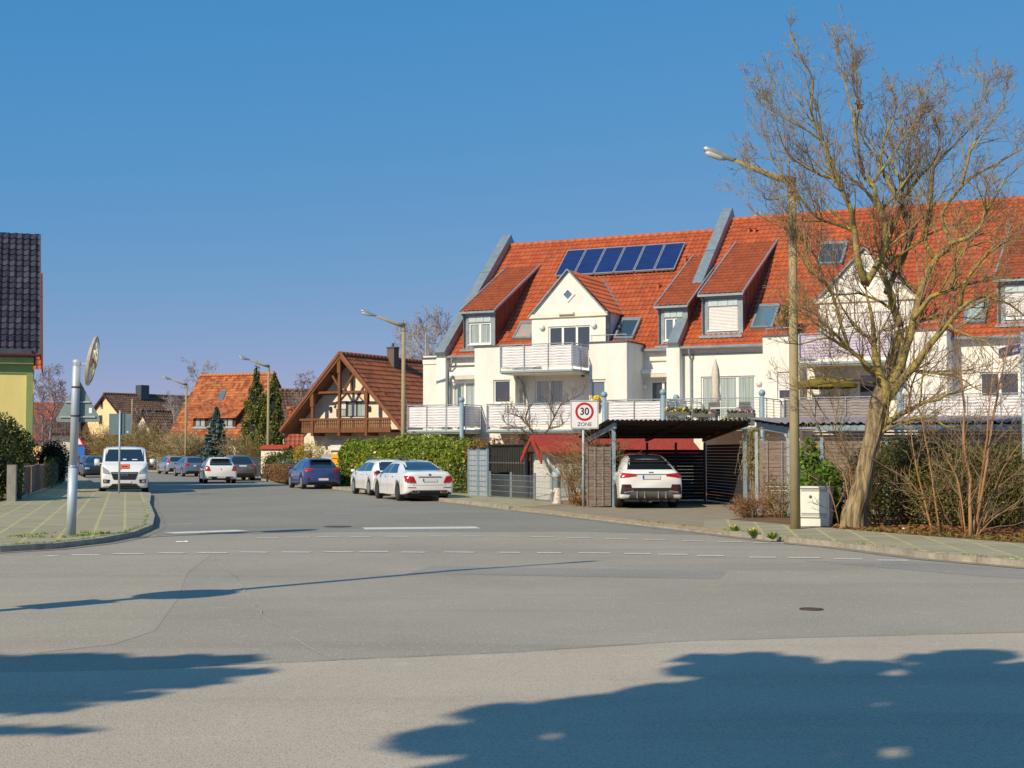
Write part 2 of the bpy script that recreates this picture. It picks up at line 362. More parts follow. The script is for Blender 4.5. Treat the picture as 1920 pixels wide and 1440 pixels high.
def lettering(name, s, size, m, parent, loc, rot=(R_(90), 0, 0), sx=1.0, bold=False):
    me = text_mesh(s, size, .002, bold); me.materials.clear(); me.materials.append(m)
    o = bpy.data.objects.new(name, me); COL.objects.link(o); o.parent = parent; o.location = loc; o.rotation_euler = rot; o.scale = (sx, 1, 1); return o

def tiled(name, m, parent, O, ex, ey, w, h, poly=None, tw=.23, th=.34, amp=.03, sub=5):
    """real roof tiles: waves along ex, overlapping courses up ey; optional clip polygon in (u,v)"""
    O, ex, ey = V(O), V(ex).normalized(), V(ey).normalized(); nz = ex.cross(ey).normalized()
    nu = max(2, int(w / tw * sub)); nc = max(1, round(h / th)); th = h / nc; du = w / nu
    rows = []
    for c in range(nc): rows += [(c * th, .045), ((c + 1) * th - .001, .0)]
    mb = MB(); mb.uv = []
    for v, off in rows:
        for i in range(nu + 1):
            u = i * du; a = (u / tw) % 1.0
            p = O + ex * u + ey * v + nz * (off + amp * (math.cos(2 * math.pi * a) if a < .62 else -.6))
            mb.v.append((p.x, p.y, p.z))
    def inside(u, v):
        c = False; n = len(poly)
        for i in range(n):
            x1, y1 = poly[i]; x2, y2 = poly[(i + 1) % n]
            if (y1 > v) != (y2 > v) and u < (x2 - x1) * (v - y1) / (y2 - y1) + x1: c = not c
        return c
    for r in range(len(rows) - 1):
        vm = (rows[r][0] + rows[r + 1][0]) / 2; cv = int(vm / th + 1e-6) if r % 2 == 0 else int(rows[r + 1][0] / th + .5)
        for i in range(nu):
            if poly and not inside((i + .5) * du, vm): continue
            a = r * (nu + 1) + i; mb.f.append((a, a + 1, a + nu + 2, a + nu + 1))
            ui = int((i + .5) * du / tw) + .5
            mb.uv += [(ui, cv + .5)] * 4
    o = mb.build(name, m, parent, smooth=False)
    o.data.polygons.foreach_set('use_smooth', [True] * len(o.data.polygons))
    try:
        o.data.set_sharp_from_angle(angle=R_(50))
    except Exception: pass
    return o
def ridge_caps(parent, a, b, m, r=.13):
    a, b = V(a), V(b); L = (b - a).length; n = max(2, int(L / .4)); mb = MB(); d = (b - a) / n
    for i in range(n): mb.tube([a + d * i, a + d * (i + 1.04)], [r * 1.08, r * .9], 8)
    return mb.build('ridge_tiles', m, parent, smooth=True)
def wallface(mb, x0, x1, z0, z1, y, holes=(), dep=.16):
    """front wall (normal -y) with real openings and reveals"""
    xs = sorted({x0, x1, *[v for h in holes for v in h[:2] if x0 < v < x1]}); zs = sorted({z0, z1, *[v for h in holes for v in h[2:] if z0 < v < z1]})
    for i in range(len(xs) - 1):
        for j in range(len(zs) - 1):
            cx, cz = (xs[i] + xs[i + 1]) / 2, (zs[j] + zs[j + 1]) / 2
            if any(h[0] < cx < h[1] and h[2] < cz < h[3] for h in holes): continue
            mb.add([(xs[i], y, zs[j]), (xs[i + 1], y, zs[j]), (xs[i + 1], y, zs[j + 1]), (xs[i], y, zs[j + 1])], [(0, 1, 2, 3)])
    for a, b, c, d in holes:
        e = y + dep
        mb.add([(a, y, c), (a, e, c), (a, e, d), (a, y, d)], [(0, 1, 2, 3)]); mb.add([(b, y, c), (b, e, c), (b, e, d), (b, y, d)], [(3, 2, 1, 0)])
        mb.add([(a, y, c), (b, y, c), (b, e, c), (a, e, c)], [(0, 1, 2, 3)]); mb.add([(a, y, d), (b, y, d), (b, e, d), (a, e, d)], [(3, 2, 1, 0)])
def window(parent, x0, x1, z0, z1, y, n=2, glass='glass', name='window', frame='white_frame', dep=.16, fw=.07, shutter=0.0, hb=None, sill=True):
    mb = MB(); f0, f1 = y + dep * .45, y + dep * .45 + .06
    mb.box(x0, f0, z0, x0 + fw, f1, z1).box(x1 - fw, f0, z0, x1, f1, z1).box(x0 + fw, f0, z0, x1 - fw, f1, z0 + fw).box(x0 + fw, f0, z1 - fw, x1 - fw, f1, z1)
    for i in range(1, n):
        x = x0 + (x1 - x0) * i / n; mb.box(x - fw * .75, f0 + .004, z0 + fw, x + fw * .75, f1 - .004, z1 - fw)
    if hb: mb.box(x0 + fw, f0 + .006, hb - .03, x1 - fw, f1 - .006, hb + .03)
    w = mb.build(name, M[frame], parent)
    g = MB().box(x0 + fw * .6, f1 - .02, z0 + fw * .6, x1 - fw * .6, f1 - .01, z1 - fw * .6).build('pane', M[glass], w)
    if shutter > 0:
        sm = MB(); zt = z1; zb = z1 - (z1 - z0) * shutter; k = max(3, int((zt - zb) / .06)); hh = (zt - zb) / k
        for i in range(k):
            za = zb + i * hh; sm.add([(x0 + .03, f0 - .005, za), (x1 - .03, f0 - .005, za), (x1 - .03, f0 - .03, za + hh * .5), (x0 + .03, f0 - .03, za + hh * .5), (x1 - .03, f0 - .005, za + hh), (x0 + .03, f0 - .005, za + hh)], [(0, 1, 2, 3), (3, 2, 4, 5)])
        sm.build('roller_shutter', M['shutter'], w)
    if sill: MB().box(x0 - .04, y - .05, z0 - .045, x1 + .04, f0, z0 - .002).build('sill', M['white_frame'], w)
    return w
def railing(parent, pts, z, h=1.05, screen=None, bars=9, every=1.15, flat=.045, ball=False, mt='galv'):
    """open balcony railing round an open polyline; screen = cloth on the inside"""
    mb = MB(); sc = MB()
    for (ax, ay), (bx, by) in zip(pts[:-1], pts[1:]):
        a, b = V((ax, ay, 0)), V((bx, by, 0)); L = (b - a).length; d = (b - a) / L; n = max(1, round(L / every)); inn = V((-d.y, d.x, 0)) * .05
        for i in range(n + 1):
            p = a + d * (L * i / n); mb.beam(p + V((0, 0, z - .12)), p + V((0, 0, z + h)), flat, .02, up=d)
        for k in range(bars):
            zz = z + .08 + (h - .16) * k / (bars - 1); mb.tube([a + V((0, 0, zz)), b + V((0, 0, zz))], .009, 5)
        mb.tube([a + V((0, 0, z + h)), b + V((0, 0, z + h))], .024, 8)
        if screen:
            ns = max(4, int(L / .12)); o = len(sc.v)
            for i in range(ns + 1):
                p = a + d * (L * i / ns) + inn * (1 + .25 * math.sin(i * 1.3)); zb = z + .10 + .012 * math.sin(i * .9)
                sc.v += [(p.x, p.y, zb), (p.x, p.y, z + h - .06)]
            sc.f += [(o + 2 * i, o + 2 * i + 2, o + 2 * i + 3, o + 2 * i + 1) for i in range(ns)]
    r = mb.build('railing', M[mt], parent)
    if screen: sc.build('privacy_screen', M[screen], r)
    return r
def corrugated(name, m, parent, O, ex, ey, w, h, pitch=.18, amp=.028, under=None):
    O, ex, ey = V(O), V(ex).normalized(), V(ey).normalized(); nz = ex.cross(ey).normalized(); n = int(w / pitch * 6); top = MB(); bot = MB()
    for i in range(n + 1):
        u = w * i / n; a = amp * math.sin(2 * math.pi * u / pitch)
        for v in (0, h):
            p = O + ex * u + ey * v + nz * a; top.v.append((p.x, p.y, p.z)); q = p - nz * .012; bot.v.append((q.x, q.y, q.z))
    for i in range(n): top.f.append((2 * i, 2 * i + 2, 2 * i + 3, 2 * i + 1)); bot.f.append((2 * i + 1, 2 * i + 3, 2 * i + 2, 2 * i))
    o = top.build(name, m, parent, smooth=True); bot.build('underside', under or m, o, smooth=True); return o

# ================================================================== SETTING
ST = V((-.335, .942, 0))                           # direction of the side street, away from the camera
def struct(name, mb, m): return tag(mb.build(name, m), kind='structure')
def sheet(poly, z):
    b = MB(); n = len(poly)
    if sum(poly[i][0] * poly[(i + 1) % n][1] - poly[(i + 1) % n][0] * poly[i][1] for i in range(n)) < 0: poly = poly[::-1]
    return b.add([(p[0], p[1], z) for p in poly], [tuple(range(n))])
struct('ground', sheet([(-1500, -300), (1500, -300), (1500, 1500), (-1500, 1500)], -.06), M['grassland'])
rk = [(24, 12.2), (16, 15.2), (11.5, 18.2), (7.7, 21.5), (6.7, 23.3), (5.97, 25.9), (5.2, 27.65), (4.4, 30), (2.6, 35.3), (.96, 40.6), (-.1, 43.2), (-1.6, 48.3), (-5.6, 60), (-11.9, 78.5), (-15.7, 90), (-21.3, 105), (-29, 124), (-44, 155), (-62, 185)]
lk = [(-40, 20), (-14, 23.4), (-8.78, 24.82), (-8.13, 25.64), (-7.72, 27.3), (-7.65, 29.2), (-8.07, 32.48), (-9.12, 36.89), (-11.56, 46.09), (-14.0, 56.0), (-14.6, 58.3), (-15.1, 59.0), (-17.1, 59.6), (-18.6, 65), (-21.4, 74.5), (-26.5, 90), (-31.5, 105), (-40, 126), (-55, 157), (-74, 190)]
road = rk + lk[::-1] + [(-40, -40), (60, -40), (60, 8)]
struct('road', sheet(road, 0.0), M['asphalt'])
struct('asphalt_patch', sheet([(-60, 8), (-3.97, 11.25), (-3.0, 11.36), (-1.48, 11.88), (0, 12.35), (1.64, 13.11), (3.16, 13.42), (4.85, 13.73), (14, 14.1), (30, 8), (40, -30), (-60, -30)], .004), M['asphalt_old'])
struct('side_street_surface', sheet([(-7.4, 30.0), (-3.8, 31.3), (1.2, 31.6), (4.25, 30.1), (2.55, 35.3), (.9, 40.6), (-1.7, 48.3), (-5.7, 60), (-12, 78.5), (-15.8, 90), (-21.4, 105), (-29.2, 124), (-39.8, 125.5), (-31.3, 104.8), (-21.2, 74.4), (-16.9, 59.5), (-14.9, 58.7), (-13.9, 56), (-11.45, 46.1), (-9.0, 36.9), (-7.95, 32.5)], .003), M['asphalt_side'])
# slab pavements with kerb stones
def offset(line, d):
    o = []
    for i, p in enumerate(line):
        a = V(line[max(0, i - 1)]); b = V(line[min(len(line) - 1, i + 1)]); t = (b - a).normalized(); o.append((p[0] + t.y * d, p[1] - t.x * d))
    return o
def kerbline(line, d, z=.125, name='kerb'):
    """individual stones along the line, d = width towards the pavement"""
    mb = MB(); rng = random.Random(5)
    for i in range(len(line) - 1):
        a, b = V(line[i]), V(line[i + 1]); L = (b - a).length; n = max(1, int(L / 1.0)); t = (b - a) / L; nn = V((t.y, -t.x)) * d
        for k in range(n):
            p = a + t * (L * k / n + .006); q = a + t * (L * (k + 1) / n - .006); h = z + rng.uniform(-.006, .004)
            mb.slab([(p.x, p.y), (q.x, q.y), ((q + nn).x, (q + nn).y), ((p + nn).x, (p + nn).y)], -.02, h)
    return struct(name, mb, M['kerb'])
low = lambda L: L
rk_hi = rk[:8]; rk_lo = rk[7:11]; rk_far = rk[10:]
kerbline(rk_hi, .15, .10, 'kerb_corner'); kerbline(rk_lo, .15, .045, 'kerb_lowered'); kerbline(rk_far, .15, .125, 'kerb_street')
kerbline(lk[:7], -.15, .11, 'kerb_left_corner'); kerbline(lk[6:], -.15, .125, 'kerb_left_street')
struct('gutter_strip', sheet(offset(rk, -.28) + offset(rk, 0)[::-1], .007), mat('gutter_concrete', (.30, .26, .19), .9, .35, 3, col2=(.19, .17, .13)))
struct('gutter_strip_left', sheet(offset(lk[:12], .26) + offset(lk[:12], 0)[::-1], .007), MATS['gutter_concrete'])
in_r = offset(rk, .15); in_l = offset(lk, -.15)
back_r = [(26, 15.5), (17.5, 18.6), (13.5, 21), (9.1, 25.4), (8.1, 27.6), (7.3, 29.6), (6.3, 31.9), (5.2, 34.8)]
struct('pavement_right', MB().slab(in_r[:8] + [(4.2, 31.6), (4.6, 34.6)] + back_r[::-1], -.02, .11), M['paving_r'])
struct('driveway', MB().slab(in_r[7:11] + [(.7, 43.4), (2.2, 45.6), (2.0, 51), (8.5, 51), (8.2, 41.0), (6.1, 36.6), (5.2, 34.8), (4.6, 34.6), (4.2, 31.6)], -.02, .105), M['drive'])
struct('pavement_street', MB().slab(in_r[10:] + [(-60.2, 186), (-42.2, 156), (-27.2, 125), (-19.5, 105.6), (-13.6, 91), (-9.6, 79), (-2.6, 60), (.5, 50), (2.2, 45.6), (.7, 43.4)], -.02, .115), M['paving'])
struct('pavement_left', MB().slab(in_l + [(-77, 190), (-58, 157.5), (-42.8, 126.5), (-34.2, 105.8), (-29.0, 90.8), (-23.9, 75.2), (-17.4, 50), (-15.6, 43), (-15.2, 35), (-40, 30)], -.02, .115), M['paving'])
struct('garden_ground_left', MB().slab([(-77, 190), (-58, 157.5), (-42.8, 126.5), (-34.2, 105.8), (-29.0, 90.8), (-23.9, 75.2), (-17.4, 50), (-15.6, 43), (-15.2, 35), (-40, 30), (-200, 30), (-200, 250)], -.03, .10), M['grassland'])
struct('garden_ground_right', MB().slab([(-60.2, 186), (-42.2, 156), (-27.2, 125), (-19.5, 105.6), (-13.6, 91), (-9.6, 79), (-2.6, 60), (.5, 50), (2.2, 45.6), (2.0, 51), (8.5, 51), (8.2, 41.0), (6.1, 36.6)] + back_r[::-1][0:] + [(60, 0), (150, 60), (100, 250), (-40, 250)], -.03, .10), M['soil'])
def gp(px, py, z=0): return G(px, py, z)
mk = MB(); rng = random.Random(2)
def dash(a, b, wd=.11):
    a, b = V((*a, 0)), V((*b, 0)); t = (b - a).normalized(); nn = V((-t.y, t.x, 0)) * wd / 2; p = [a - nn, b - nn, b + nn, a + nn]
    mk.add([(q.x, q.y, .0075) for q in p], [(0, 1, 2, 3)])
for x0, x1, y in [(85, 108, 1043), (132, 187, 1041), (212, 270, 1039), (296, 346, 1037.5), (370, 427, 1037), (450, 503, 1036), (528, 583, 1036), (608, 661, 1035.5), (674, 728, 1035), (752, 798, 1036), (833, 891, 1036), (936, 975, 1036.5), (1007, 1053, 1037), (1085, 1145, 1037.5), (1171, 1220, 1038.5), (1234, 1290, 1040), (1307, 1358, 1042.5), (1405, 1455, 1045.5), (1478, 1537, 1046.3), (1564, 1618, 1048.8), (1646, 1703, 1051.2)]:
    dash(gp(x0, y - .2), gp(x1, y + .2), .20)
for x0, x1, y in [(481, 522, 1008.5), (537, 580, 1008), (593, 636, 1007.5), (657, 695, 1007), (725, 768, 1006.5), (806, 845, 1006), (868, 904, 1006), (933, 973, 1006.2), (993, 1038, 1007.3), (1062, 1107, 1009), (1136, 1179, 1010.5), (1206, 1249, 1012.3), (1281, 1320, 1015), (1345, 1391, 1016.3), (1413, 1470, 1018.5)]:
    dash(gp(x0, y - .2), gp(x1, y + .2), .17)
dash(gp(682, 991.5), gp(896, 989.5), .85); dash(gp(318, 1000), gp(455, 995), .6); dash(gp(318, 984), gp(360, 982), .05); dash(gp(610, 962.5), gp(662, 963), .1)
dash(gp(700, 924), gp(730, 929), .12)
struct('road_markings', mk, M['marking'])
def ribbon(pts, wd, z, wob, seed, step=.22):
    r = random.Random(seed); mb = MB(); P = []
    for a, b in zip(pts[:-1], pts[1:]):
        a, b = V(a), V(b); n = max(1, int((b - a).length / step)); P += [a + (b - a) * k / n for k in range(n)]
    P.append(V(pts[-1])); L = []
    for i, p in enumerate(P):
        t = (P[min(i + 1, len(P) - 1)] - P[max(0, i - 1)]).normalized(); nn = V((-t.y, t.x)); c = p + nn * r.uniform(-wob, wob); h = wd * r.uniform(.35, 1.3) / 2
        L += [(c.x - nn.x * h, c.y - nn.y * h, z), (c.x + nn.x * h, c.y + nn.y * h, z)]
    mb.add(L, [(2 * i, 2 * i + 1, 2 * i + 3, 2 * i + 2) for i in range(len(P) - 1)]); return mb
struct('road_crack', ribbon([(-5.71, 27.14), (-4.6, 22.5), (-3.85, 20.08), (-3.1, 17.0), (-2.53, 14.92), (-1.92, 13.04), (-1.46, 11.9)], .016, .0065, .022, 3, .35), asphalt('pale_crack_filling', (.42, .38, .31), (.52, .47, .38), .1))
struct('road_seam', ribbon([(-3.0, 11.42), (-1.48, 11.94), (0, 12.41), (1.64, 13.17), (3.16, 13.48), (4.85, 13.79), (9, 14.0)], .014, .0085, .02, 4), mat('dark_seam', (.25, .235, .22), .9, .3, 20))
M['asphalt_patchwork'] = asphalt('asphalt_patchwork', (.375, .332, .27), (.44, .39, .315), .05); M['asphalt_dark'] = asphalt('asphalt_dark', (.29, .27, .245), (.345, .32, .285), .03)
struct('asphalt_left_lane', sheet([(-30, 14), (-4.2, 12.2), (-3.55, 12.9), (-3.42, 13.9), (-3.9, 16.9), (-4.6, 20.5), (-5.05, 24.3), (-8.8, 24.2), (-14, 23), (-30, 21)], .0022), M['asphalt_patchwork'])
struct('asphalt_trench_patch', sheet([(-1.5, 20.5), (2.8, 19.6), (3.1, 20.9), (-1.2, 21.9)], .0022), M['asphalt_dark'])
struct('asphalt_edge_band', sheet([(16.5, 14.6), (11.6, 17.4), (7.6, 20.9), (6.4, 22.6), (4.6, 22.9), (6.5, 20.0), (10.5, 16.3), (15.5, 13.4)], .0022), M['asphalt_dark'])
def disc(name, x, y, r, z, m, label, group='manhole covers'):
    mb = MB().lathe((x, y, z - .02), (0, 0, 1), [(0, r), (.02, r), (.0205, r * .86), (.016, r * .84), (.016, r * .1)], 28)
    return tag(mb.build(name, m), label, 'manhole cover', group)
disc('manhole_cover', -4.03, 33.4, .32, .012, M['iron'], 'round iron manhole cover before the broad white stop line')
disc('manhole_cover', 3.26, 15.78, .13, .012, M['iron'], 'small rusty manhole cover in the near asphalt among tyre traces')

# ================================================================== APARTMENT BUILDING
F1 = Frame(.95, 64., .896, -.445)
AB = thing('apartment_building', 'long cream apartment building with orange tiled roof, dormers and balconies', 'apartment building', (*F1.P, 0), F1.ang)
def wp(F, x0, y0, x1, y1, d):
    a = F.B(x0, y0, d); b = F.B(x1, y0, d); c = F.B((x0 + x1) / 2, y1, d); t = F.B((x0 + x1) / 2, y0, d); return a[0], b[0], c[1], t[1]
wl = MB(); cop = MB(); frame1 = F1
Wd = {}
Wd['b1'] = wp(F1, 925, 712, 957, 756, 0); Wd['b1g'] = (Wd['b1'][0], Wd['b1'][1], 1.2, 2.32)
Wd['mid'] = wp(F1, 1003, 711, 1056, 756, .6); Wd['b3'] = wp(F1, 1106, 711, 1135, 757, 0)
Wd['rl'] = (F1.B(848, 716, 2)[0], F1.B(893, 716, 2)[0], 2.80, F1.B(870, 716, 2)[1])
Wd['rr'] = (F1.B(1219, 714, 2)[0], 5.95, 2.80, F1.B(1240, 714, 2)[1])
Wd['u2'] = (F1.B(1314, 705, 1.3)[0], F1.B(1416, 705, 1.3)[0], 2.80, F1.B(1365, 705, 1.3)[1])
Wd['b4'] = wp(F1, 1457, 697, 1482, 750, 0)
ZE, ZC = 6.35, 6.50
bx1 = F1.B(1430, 640, 0)[0]; bx2 = F1.B(1498, 640, 0)[0]; bx3 = F1.B(1680, 640, 0)[0]; bx4 = F1.B(1775, 640, 0)[0]
# unit one: rear walls
wallface(wl, -6.8, 5.95, 0, ZE, 2, [Wd['rl'], Wd['rr']])
wallface(wl, 6.55, 22.6, 0, ZE, 1.3, [Wd['u2'], (18.9, 20.4, 2.8, 4.9)])
wl.box(-6.78, 2.17, 0, 22.58, 14.8, ZE - .01)
wl.box(5.95, .9, 0, 6.55, 2.16, 6.25)
for x0, x1, y, zt, hs in [(-2.96, -.9, 0, ZC, [Wd['b1'], Wd['b1g']]), (2.7, 4.47, 0, ZC, [Wd['b3']]), (bx1, bx2, 0, ZC, [Wd['b4']]), (bx3, bx4, 0, ZC, [])]:
    wallface(wl, x0, x1, 0, zt, y, hs); wl.box(x0, y + .17, 0, x1, 2.3, zt - .002)
    wl.add([(x0, y, 0), (x0, y + .17, 0), (x0, y + .17, zt), (x0, y, zt)], [(3, 2, 1, 0)]); wl.add([(x1, y, 0), (x1, y + .17, 0), (x1, y + .17, zt), (x1, y, zt)], [(0, 1, 2, 3)])
    cop.box(x0 - .04, y - .04, zt, x1 + .04, 2.25, zt + .07)
mw = [wp(F1, 1518, 705, 1592, 752, .6), wp(F1, 1608, 700, 1650, 752, .6)]
for x0, x1, hs in [(-.9, 2.7, [Wd['mid']]), (bx2, bx3, mw)]:
    wallface(wl, x0, x1, 0, 5.2, .6, hs); wl.box(x0, .77, 0, x1, 2.3, 5.19)
wl.box(-6.8, 1.95, 5.95, -5.8, 2.16, 6.2); cop.box(-6.84, 1.9, 6.2, -5.82, 9, 6.27)
# gable walls under the main roof
RD, ZR1, ZR2 = 8.5, 12.35, 12.82
m1 = (ZR1 - ZE) / (RD - 2); m2 = (ZR2 - ZE) / (RD - 1.3)
wl.prism([(-5.78, 2.02, ZE - .02), (-5.78, 14.7, ZE - .02), (-5.78, RD, ZR1 - .25)], (.3, 0, 0))
wl.prism([(6.02, 1.4, ZE - .02), (6.02, 14.7, ZE - .02), (6.02, RD, ZR2 - .2)], (.3, 0, 0))
wl.prism([(22.2, 1.4, ZE - .02), (22.2, 14.7, ZE - .02), (22.2, RD, ZR2 - .2)], (.3, 0, 0))
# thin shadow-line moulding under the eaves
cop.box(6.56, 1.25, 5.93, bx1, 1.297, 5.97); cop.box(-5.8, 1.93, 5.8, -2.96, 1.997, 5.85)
def eyv(m): l = math.hypot(1, m); return (0, 1 / l, m / l), l
e1, l1 = eyv(m1); e2, l2 = eyv(m2)
c2 = F1.B(1622, 458, 1.7)[0]
notch = lambda w, h, a, b, v: [(-1, -1), (a, -1), (a, v), (b, v), (b, -1), (w + 1, -1), (w + 1, h + 1), (-1, h + 1)]
roofL = tiled('roof', T['orange'], AB, (-5.42, 1.82, ZE - .18 * m1 + .06), (1, 0, 0), e1, 11.6, (RD - 1.82) * l1, notch(11.6, (RD - 1.82) * l1, .83 - 1.95 + 5.42, .83 + 1.95 + 5.42, .95))
roofR = tiled('roof', T['orange'], AB, (6.5, 1.08, ZE - .22 * m2 + .06), (1, 0, 0), e2, 16.1, (RD - 1.08) * l2, notch(16.1, (RD - 1.08) * l2, c2 - 2.05 - 6.5, c2 + 2.05 - 6.5, 1.35))
MB().add([(-5.5, RD, ZR1), (6.1, RD, ZR1), (6.1, 15, 6.35), (-5.5, 15, 6.35), (6.4, RD, ZR2), (22.6, RD, ZR2), (22.6, 15.6, 6.35), (6.4, 15.6, 6.35)], [(1, 0, 3, 2), (5, 4, 7, 6)]).build('rear_slope', T['orange'], AB)
ridge_caps(roofL, (-5.3, RD, ZR1 + .06), (6.1, RD, ZR1 + .06), T['orange']); ridge_caps(roofR, (6.6, RD, ZR2 + .06), (22.5, RD, ZR2 + .06), T['orange'])
# zinc-clad parapets climbing the roof
def parapet(x0, x1, y0, z0, m, ytop, side=.32):
    a = (x0, y0, z0); n = V((0, -m, 1)).normalized(); up = V((0, 1, m)).normalized(); L = (ytop - y0) * math.hypot(1, m)
    O = V((x0, y0, z0)) - n * .3; p = [O, O + V((x1 - x0, 0, 0)), O + V((x1 - x0, 0, 0)) + up * L, O + up * L]
    b = MB().prism(p, n * (.3 + side)); k = MB()
    for t in (.33, .66):
        q = O + up * L * t + n * (.3 + side); k.beam(q, q + V((x1 - x0, 0, 0)), .03, .02, up=n)
    o = b.build('parapet', M['zinc'], AB); k.build('seam', M['zinc_dark'], o); return o
parapet(-5.85, -5.36, 1.7, ZE - .15, m1, RD + .3, .36); parapet(6.02, 6.5, 1.0, ZE - .1, m2, RD + .35, .30)
wl.box(-5.85, 1.6, 0, -5.36, 1.999, 6.2)
wl.build('wall', M['plaster'], AB); cop.build('coping', M['zinc_dark'], AB)
# gutters and down pipes
for x0, x1, y_ in ((-5.36, -2.98, 1.74), (4.49, 5.94, 1.74), (6.56, bx1 - .02, .98), (bx4 + .02, 22.5, .98)): MB().tube([(x0, y_, ZE - .11), (x1, y_, ZE - .11)], .075, 8).build('gutter', M['zinc'], AB)
for pts in ([(-5.1, 1.74, ZE - .15), (-5.1, 1.74, ZE - .4), (-5.3, 1.88, ZE - .75), (-5.3, 1.9, .2)], [(6.95, .98, ZE - .15), (6.95, 1.0, ZE - .35), (6.95, 1.21, ZE - .6), (6.95, 1.21, .2)],
            [(-.72, -.1, 5.1), (-.72, .3, 4.95), (-.72, .52, 4.7), (-.72, .52, .2)]):
    MB().tube(pts, .05, 8).build('downpipe', M['zinc'], AB)
# windows
W1 = lambda k, n, gl='glass', **kw: window(AB, *Wd[k][:2], *Wd[k][2:], kw.pop('y'), n, gl, **kw)
W1('b1', 1, 'glass', y=0); W1('b1g', 1, 'glass', y=0, shutter=.5); W1('mid', 2, 'curtain', y=.6); W1('b3', 1, 'sky_glass', y=0, shutter=.12)
W1('rl', 2, 'curtain', y=2, name='balcony_door', sill=False); W1('rr', 2, 'glass', y=2, name='balcony_door', sill=False)
W1('u2', 3, 'curtain', y=1.3, name='balcony_door', sill=False); W1('b4', 1, 'glass', y=0, shutter=.66)
window(AB, *mw[0], .6, 2, 'glass', shutter=.75); window(AB, *mw[1], .6, 1, 'glass'); window(AB, 18.9, 20.4, 2.8, 4.9, 1.3, 2, 'glass', name='balcony_door', sill=False)
window(AB, bx2 + 1.2, bx2 + 3.0, 2.8, 4.7, .5, 2, 'glass', name='balcony_door', sill=False, shutter=.8) if False else None
# gabled roof houses
def roof_house(cx, m, y0, zf, d0, e0, hw=1.84, ze=8.1, za=10.0, shut=0.0, solar=False):
    gr = MB(); x0, x1 = cx - hw, cx + hw; dx0, dx1 = cx - 1.05, cx + 1.05; wn = (dx0 + .05, dx1 + .05, zf + .02, 7.5)
    wallface(gr, x0, x1, zf - .15, ze, y0, [wn], .14)
    gr.prism([(x0, y0, ze), (x1, y0, ze), (cx, y0, za)], (0, .2, 0)); yb = lambda z: d0 + (z - e0) / m
    gr.box(x0, y0 + .141, zf - .15, x1, y0 + .6, ze - .002)
    gr.prism([(x0, y0 + .142, zf), (x0, y0 + .142, ze), (x0, yb(ze), ze), (x0, yb(zf + .9), zf + .9), (x0, y0 + .6, zf)], (.15, 0, 0))
    gr.prism([(x1 - .15, y0 + .142, zf), (x1 - .15, y0 + .142, ze), (x1 - .15, yb(ze), ze), (x1 - .15, yb(zf + .9), zf + .9), (x1 - .15, y0 + .6, zf)], (.15, 0, 0))
    o = gr.build('roof_gable', M['plaster'], AB)
    sl = math.hypot(hw + .12, za - ze + .1); s_, c_ = (za - ze + .1) / sl, (hw + .12) / sl; yf = y0 - .02
    LE, LR = yb(ze - .1) - yf, yb(za + .05) - yf
    poly = [(0, 0), (LE, 0), (LR, sl + .02), (0, sl + .02)]
    tiled('gable_roof', T['orange'], o, (cx + hw + .12, yf, ze - .1 + .05), (0, 1, 0), (-c_, 0, s_), LR, sl, poly)
    poly2 = [(LR, 0), (LR - LE, 0), (0, sl + .02), (LR, sl + .02)]
    tiled('gable_roof', T['orange'], o, (cx - hw - .12, yf + LR, ze - .1 + .05), (0, -1, 0), (c_, 0, s_), LR, sl, poly2)
    t = MB(); t.beam((cx + hw + .16, yf - .06, ze - .16), (cx, yf - .06, za + .08), .14, .05, up=(s_, 0, c_)); t.beam((cx - hw - .16, yf - .06, ze - .16), (cx, yf - .06, za + .08), .14, .05, up=(-s_, 0, c_))
    t.beam((cx + hw + .1, yb(ze) - .02, ze + .02), (cx, yb(za), za + .1), .12, .05); t.build('verge_flashing', M['zinc'], o)
    MB().box(x0 - .12, y0 - .1, ze - .2, x1 + .12, y0 - .002, ze - .02).build('cornice', M['plaster2'], o)
    window(AB, *wn, y0, 3, 'glass', name='balcony_door', sill=False, shutter=shut, dep=.14)
    # diamond window with a white frame
    zc = (ze + za) / 2 - .12; r = .36; dm = MB(); q = [(cx, zc - r), (cx + r, zc), (cx, zc + r), (cx - r, zc)]; q2 = [(cx + (a - cx) * .62, zc + (b - zc) * .62) for a, b in q]
    for i in range(4):
        j = (i + 1) % 4; dm.prism([(q[i][0], y0 - .05, q[i][1]), (q[j][0], y0 - .05, q[j][1]), (q2[j][0], y0 - .05, q2[j][1]), (q2[i][0], y0 - .05, q2[i][1])], (0, .049, 0))
    d = dm.build('diamond_window', M['white_frame'], AB); MB().add([(a, y0 - .015, b) for a, b in q2], [(0, 1, 2, 3)]).build('pane', M['sky_glass'], d)
    return x0, x1
gx0, gx1 = roof_house(.83, m1, 1.95, 5.36, 2, ZE)
c2 = F1.B(1622, 458, 1.7)[0]; roof_house(c2, m2, 1.6, 5.36, 1.3, ZE, 1.95, 8.15, 10.1, shut=.98)
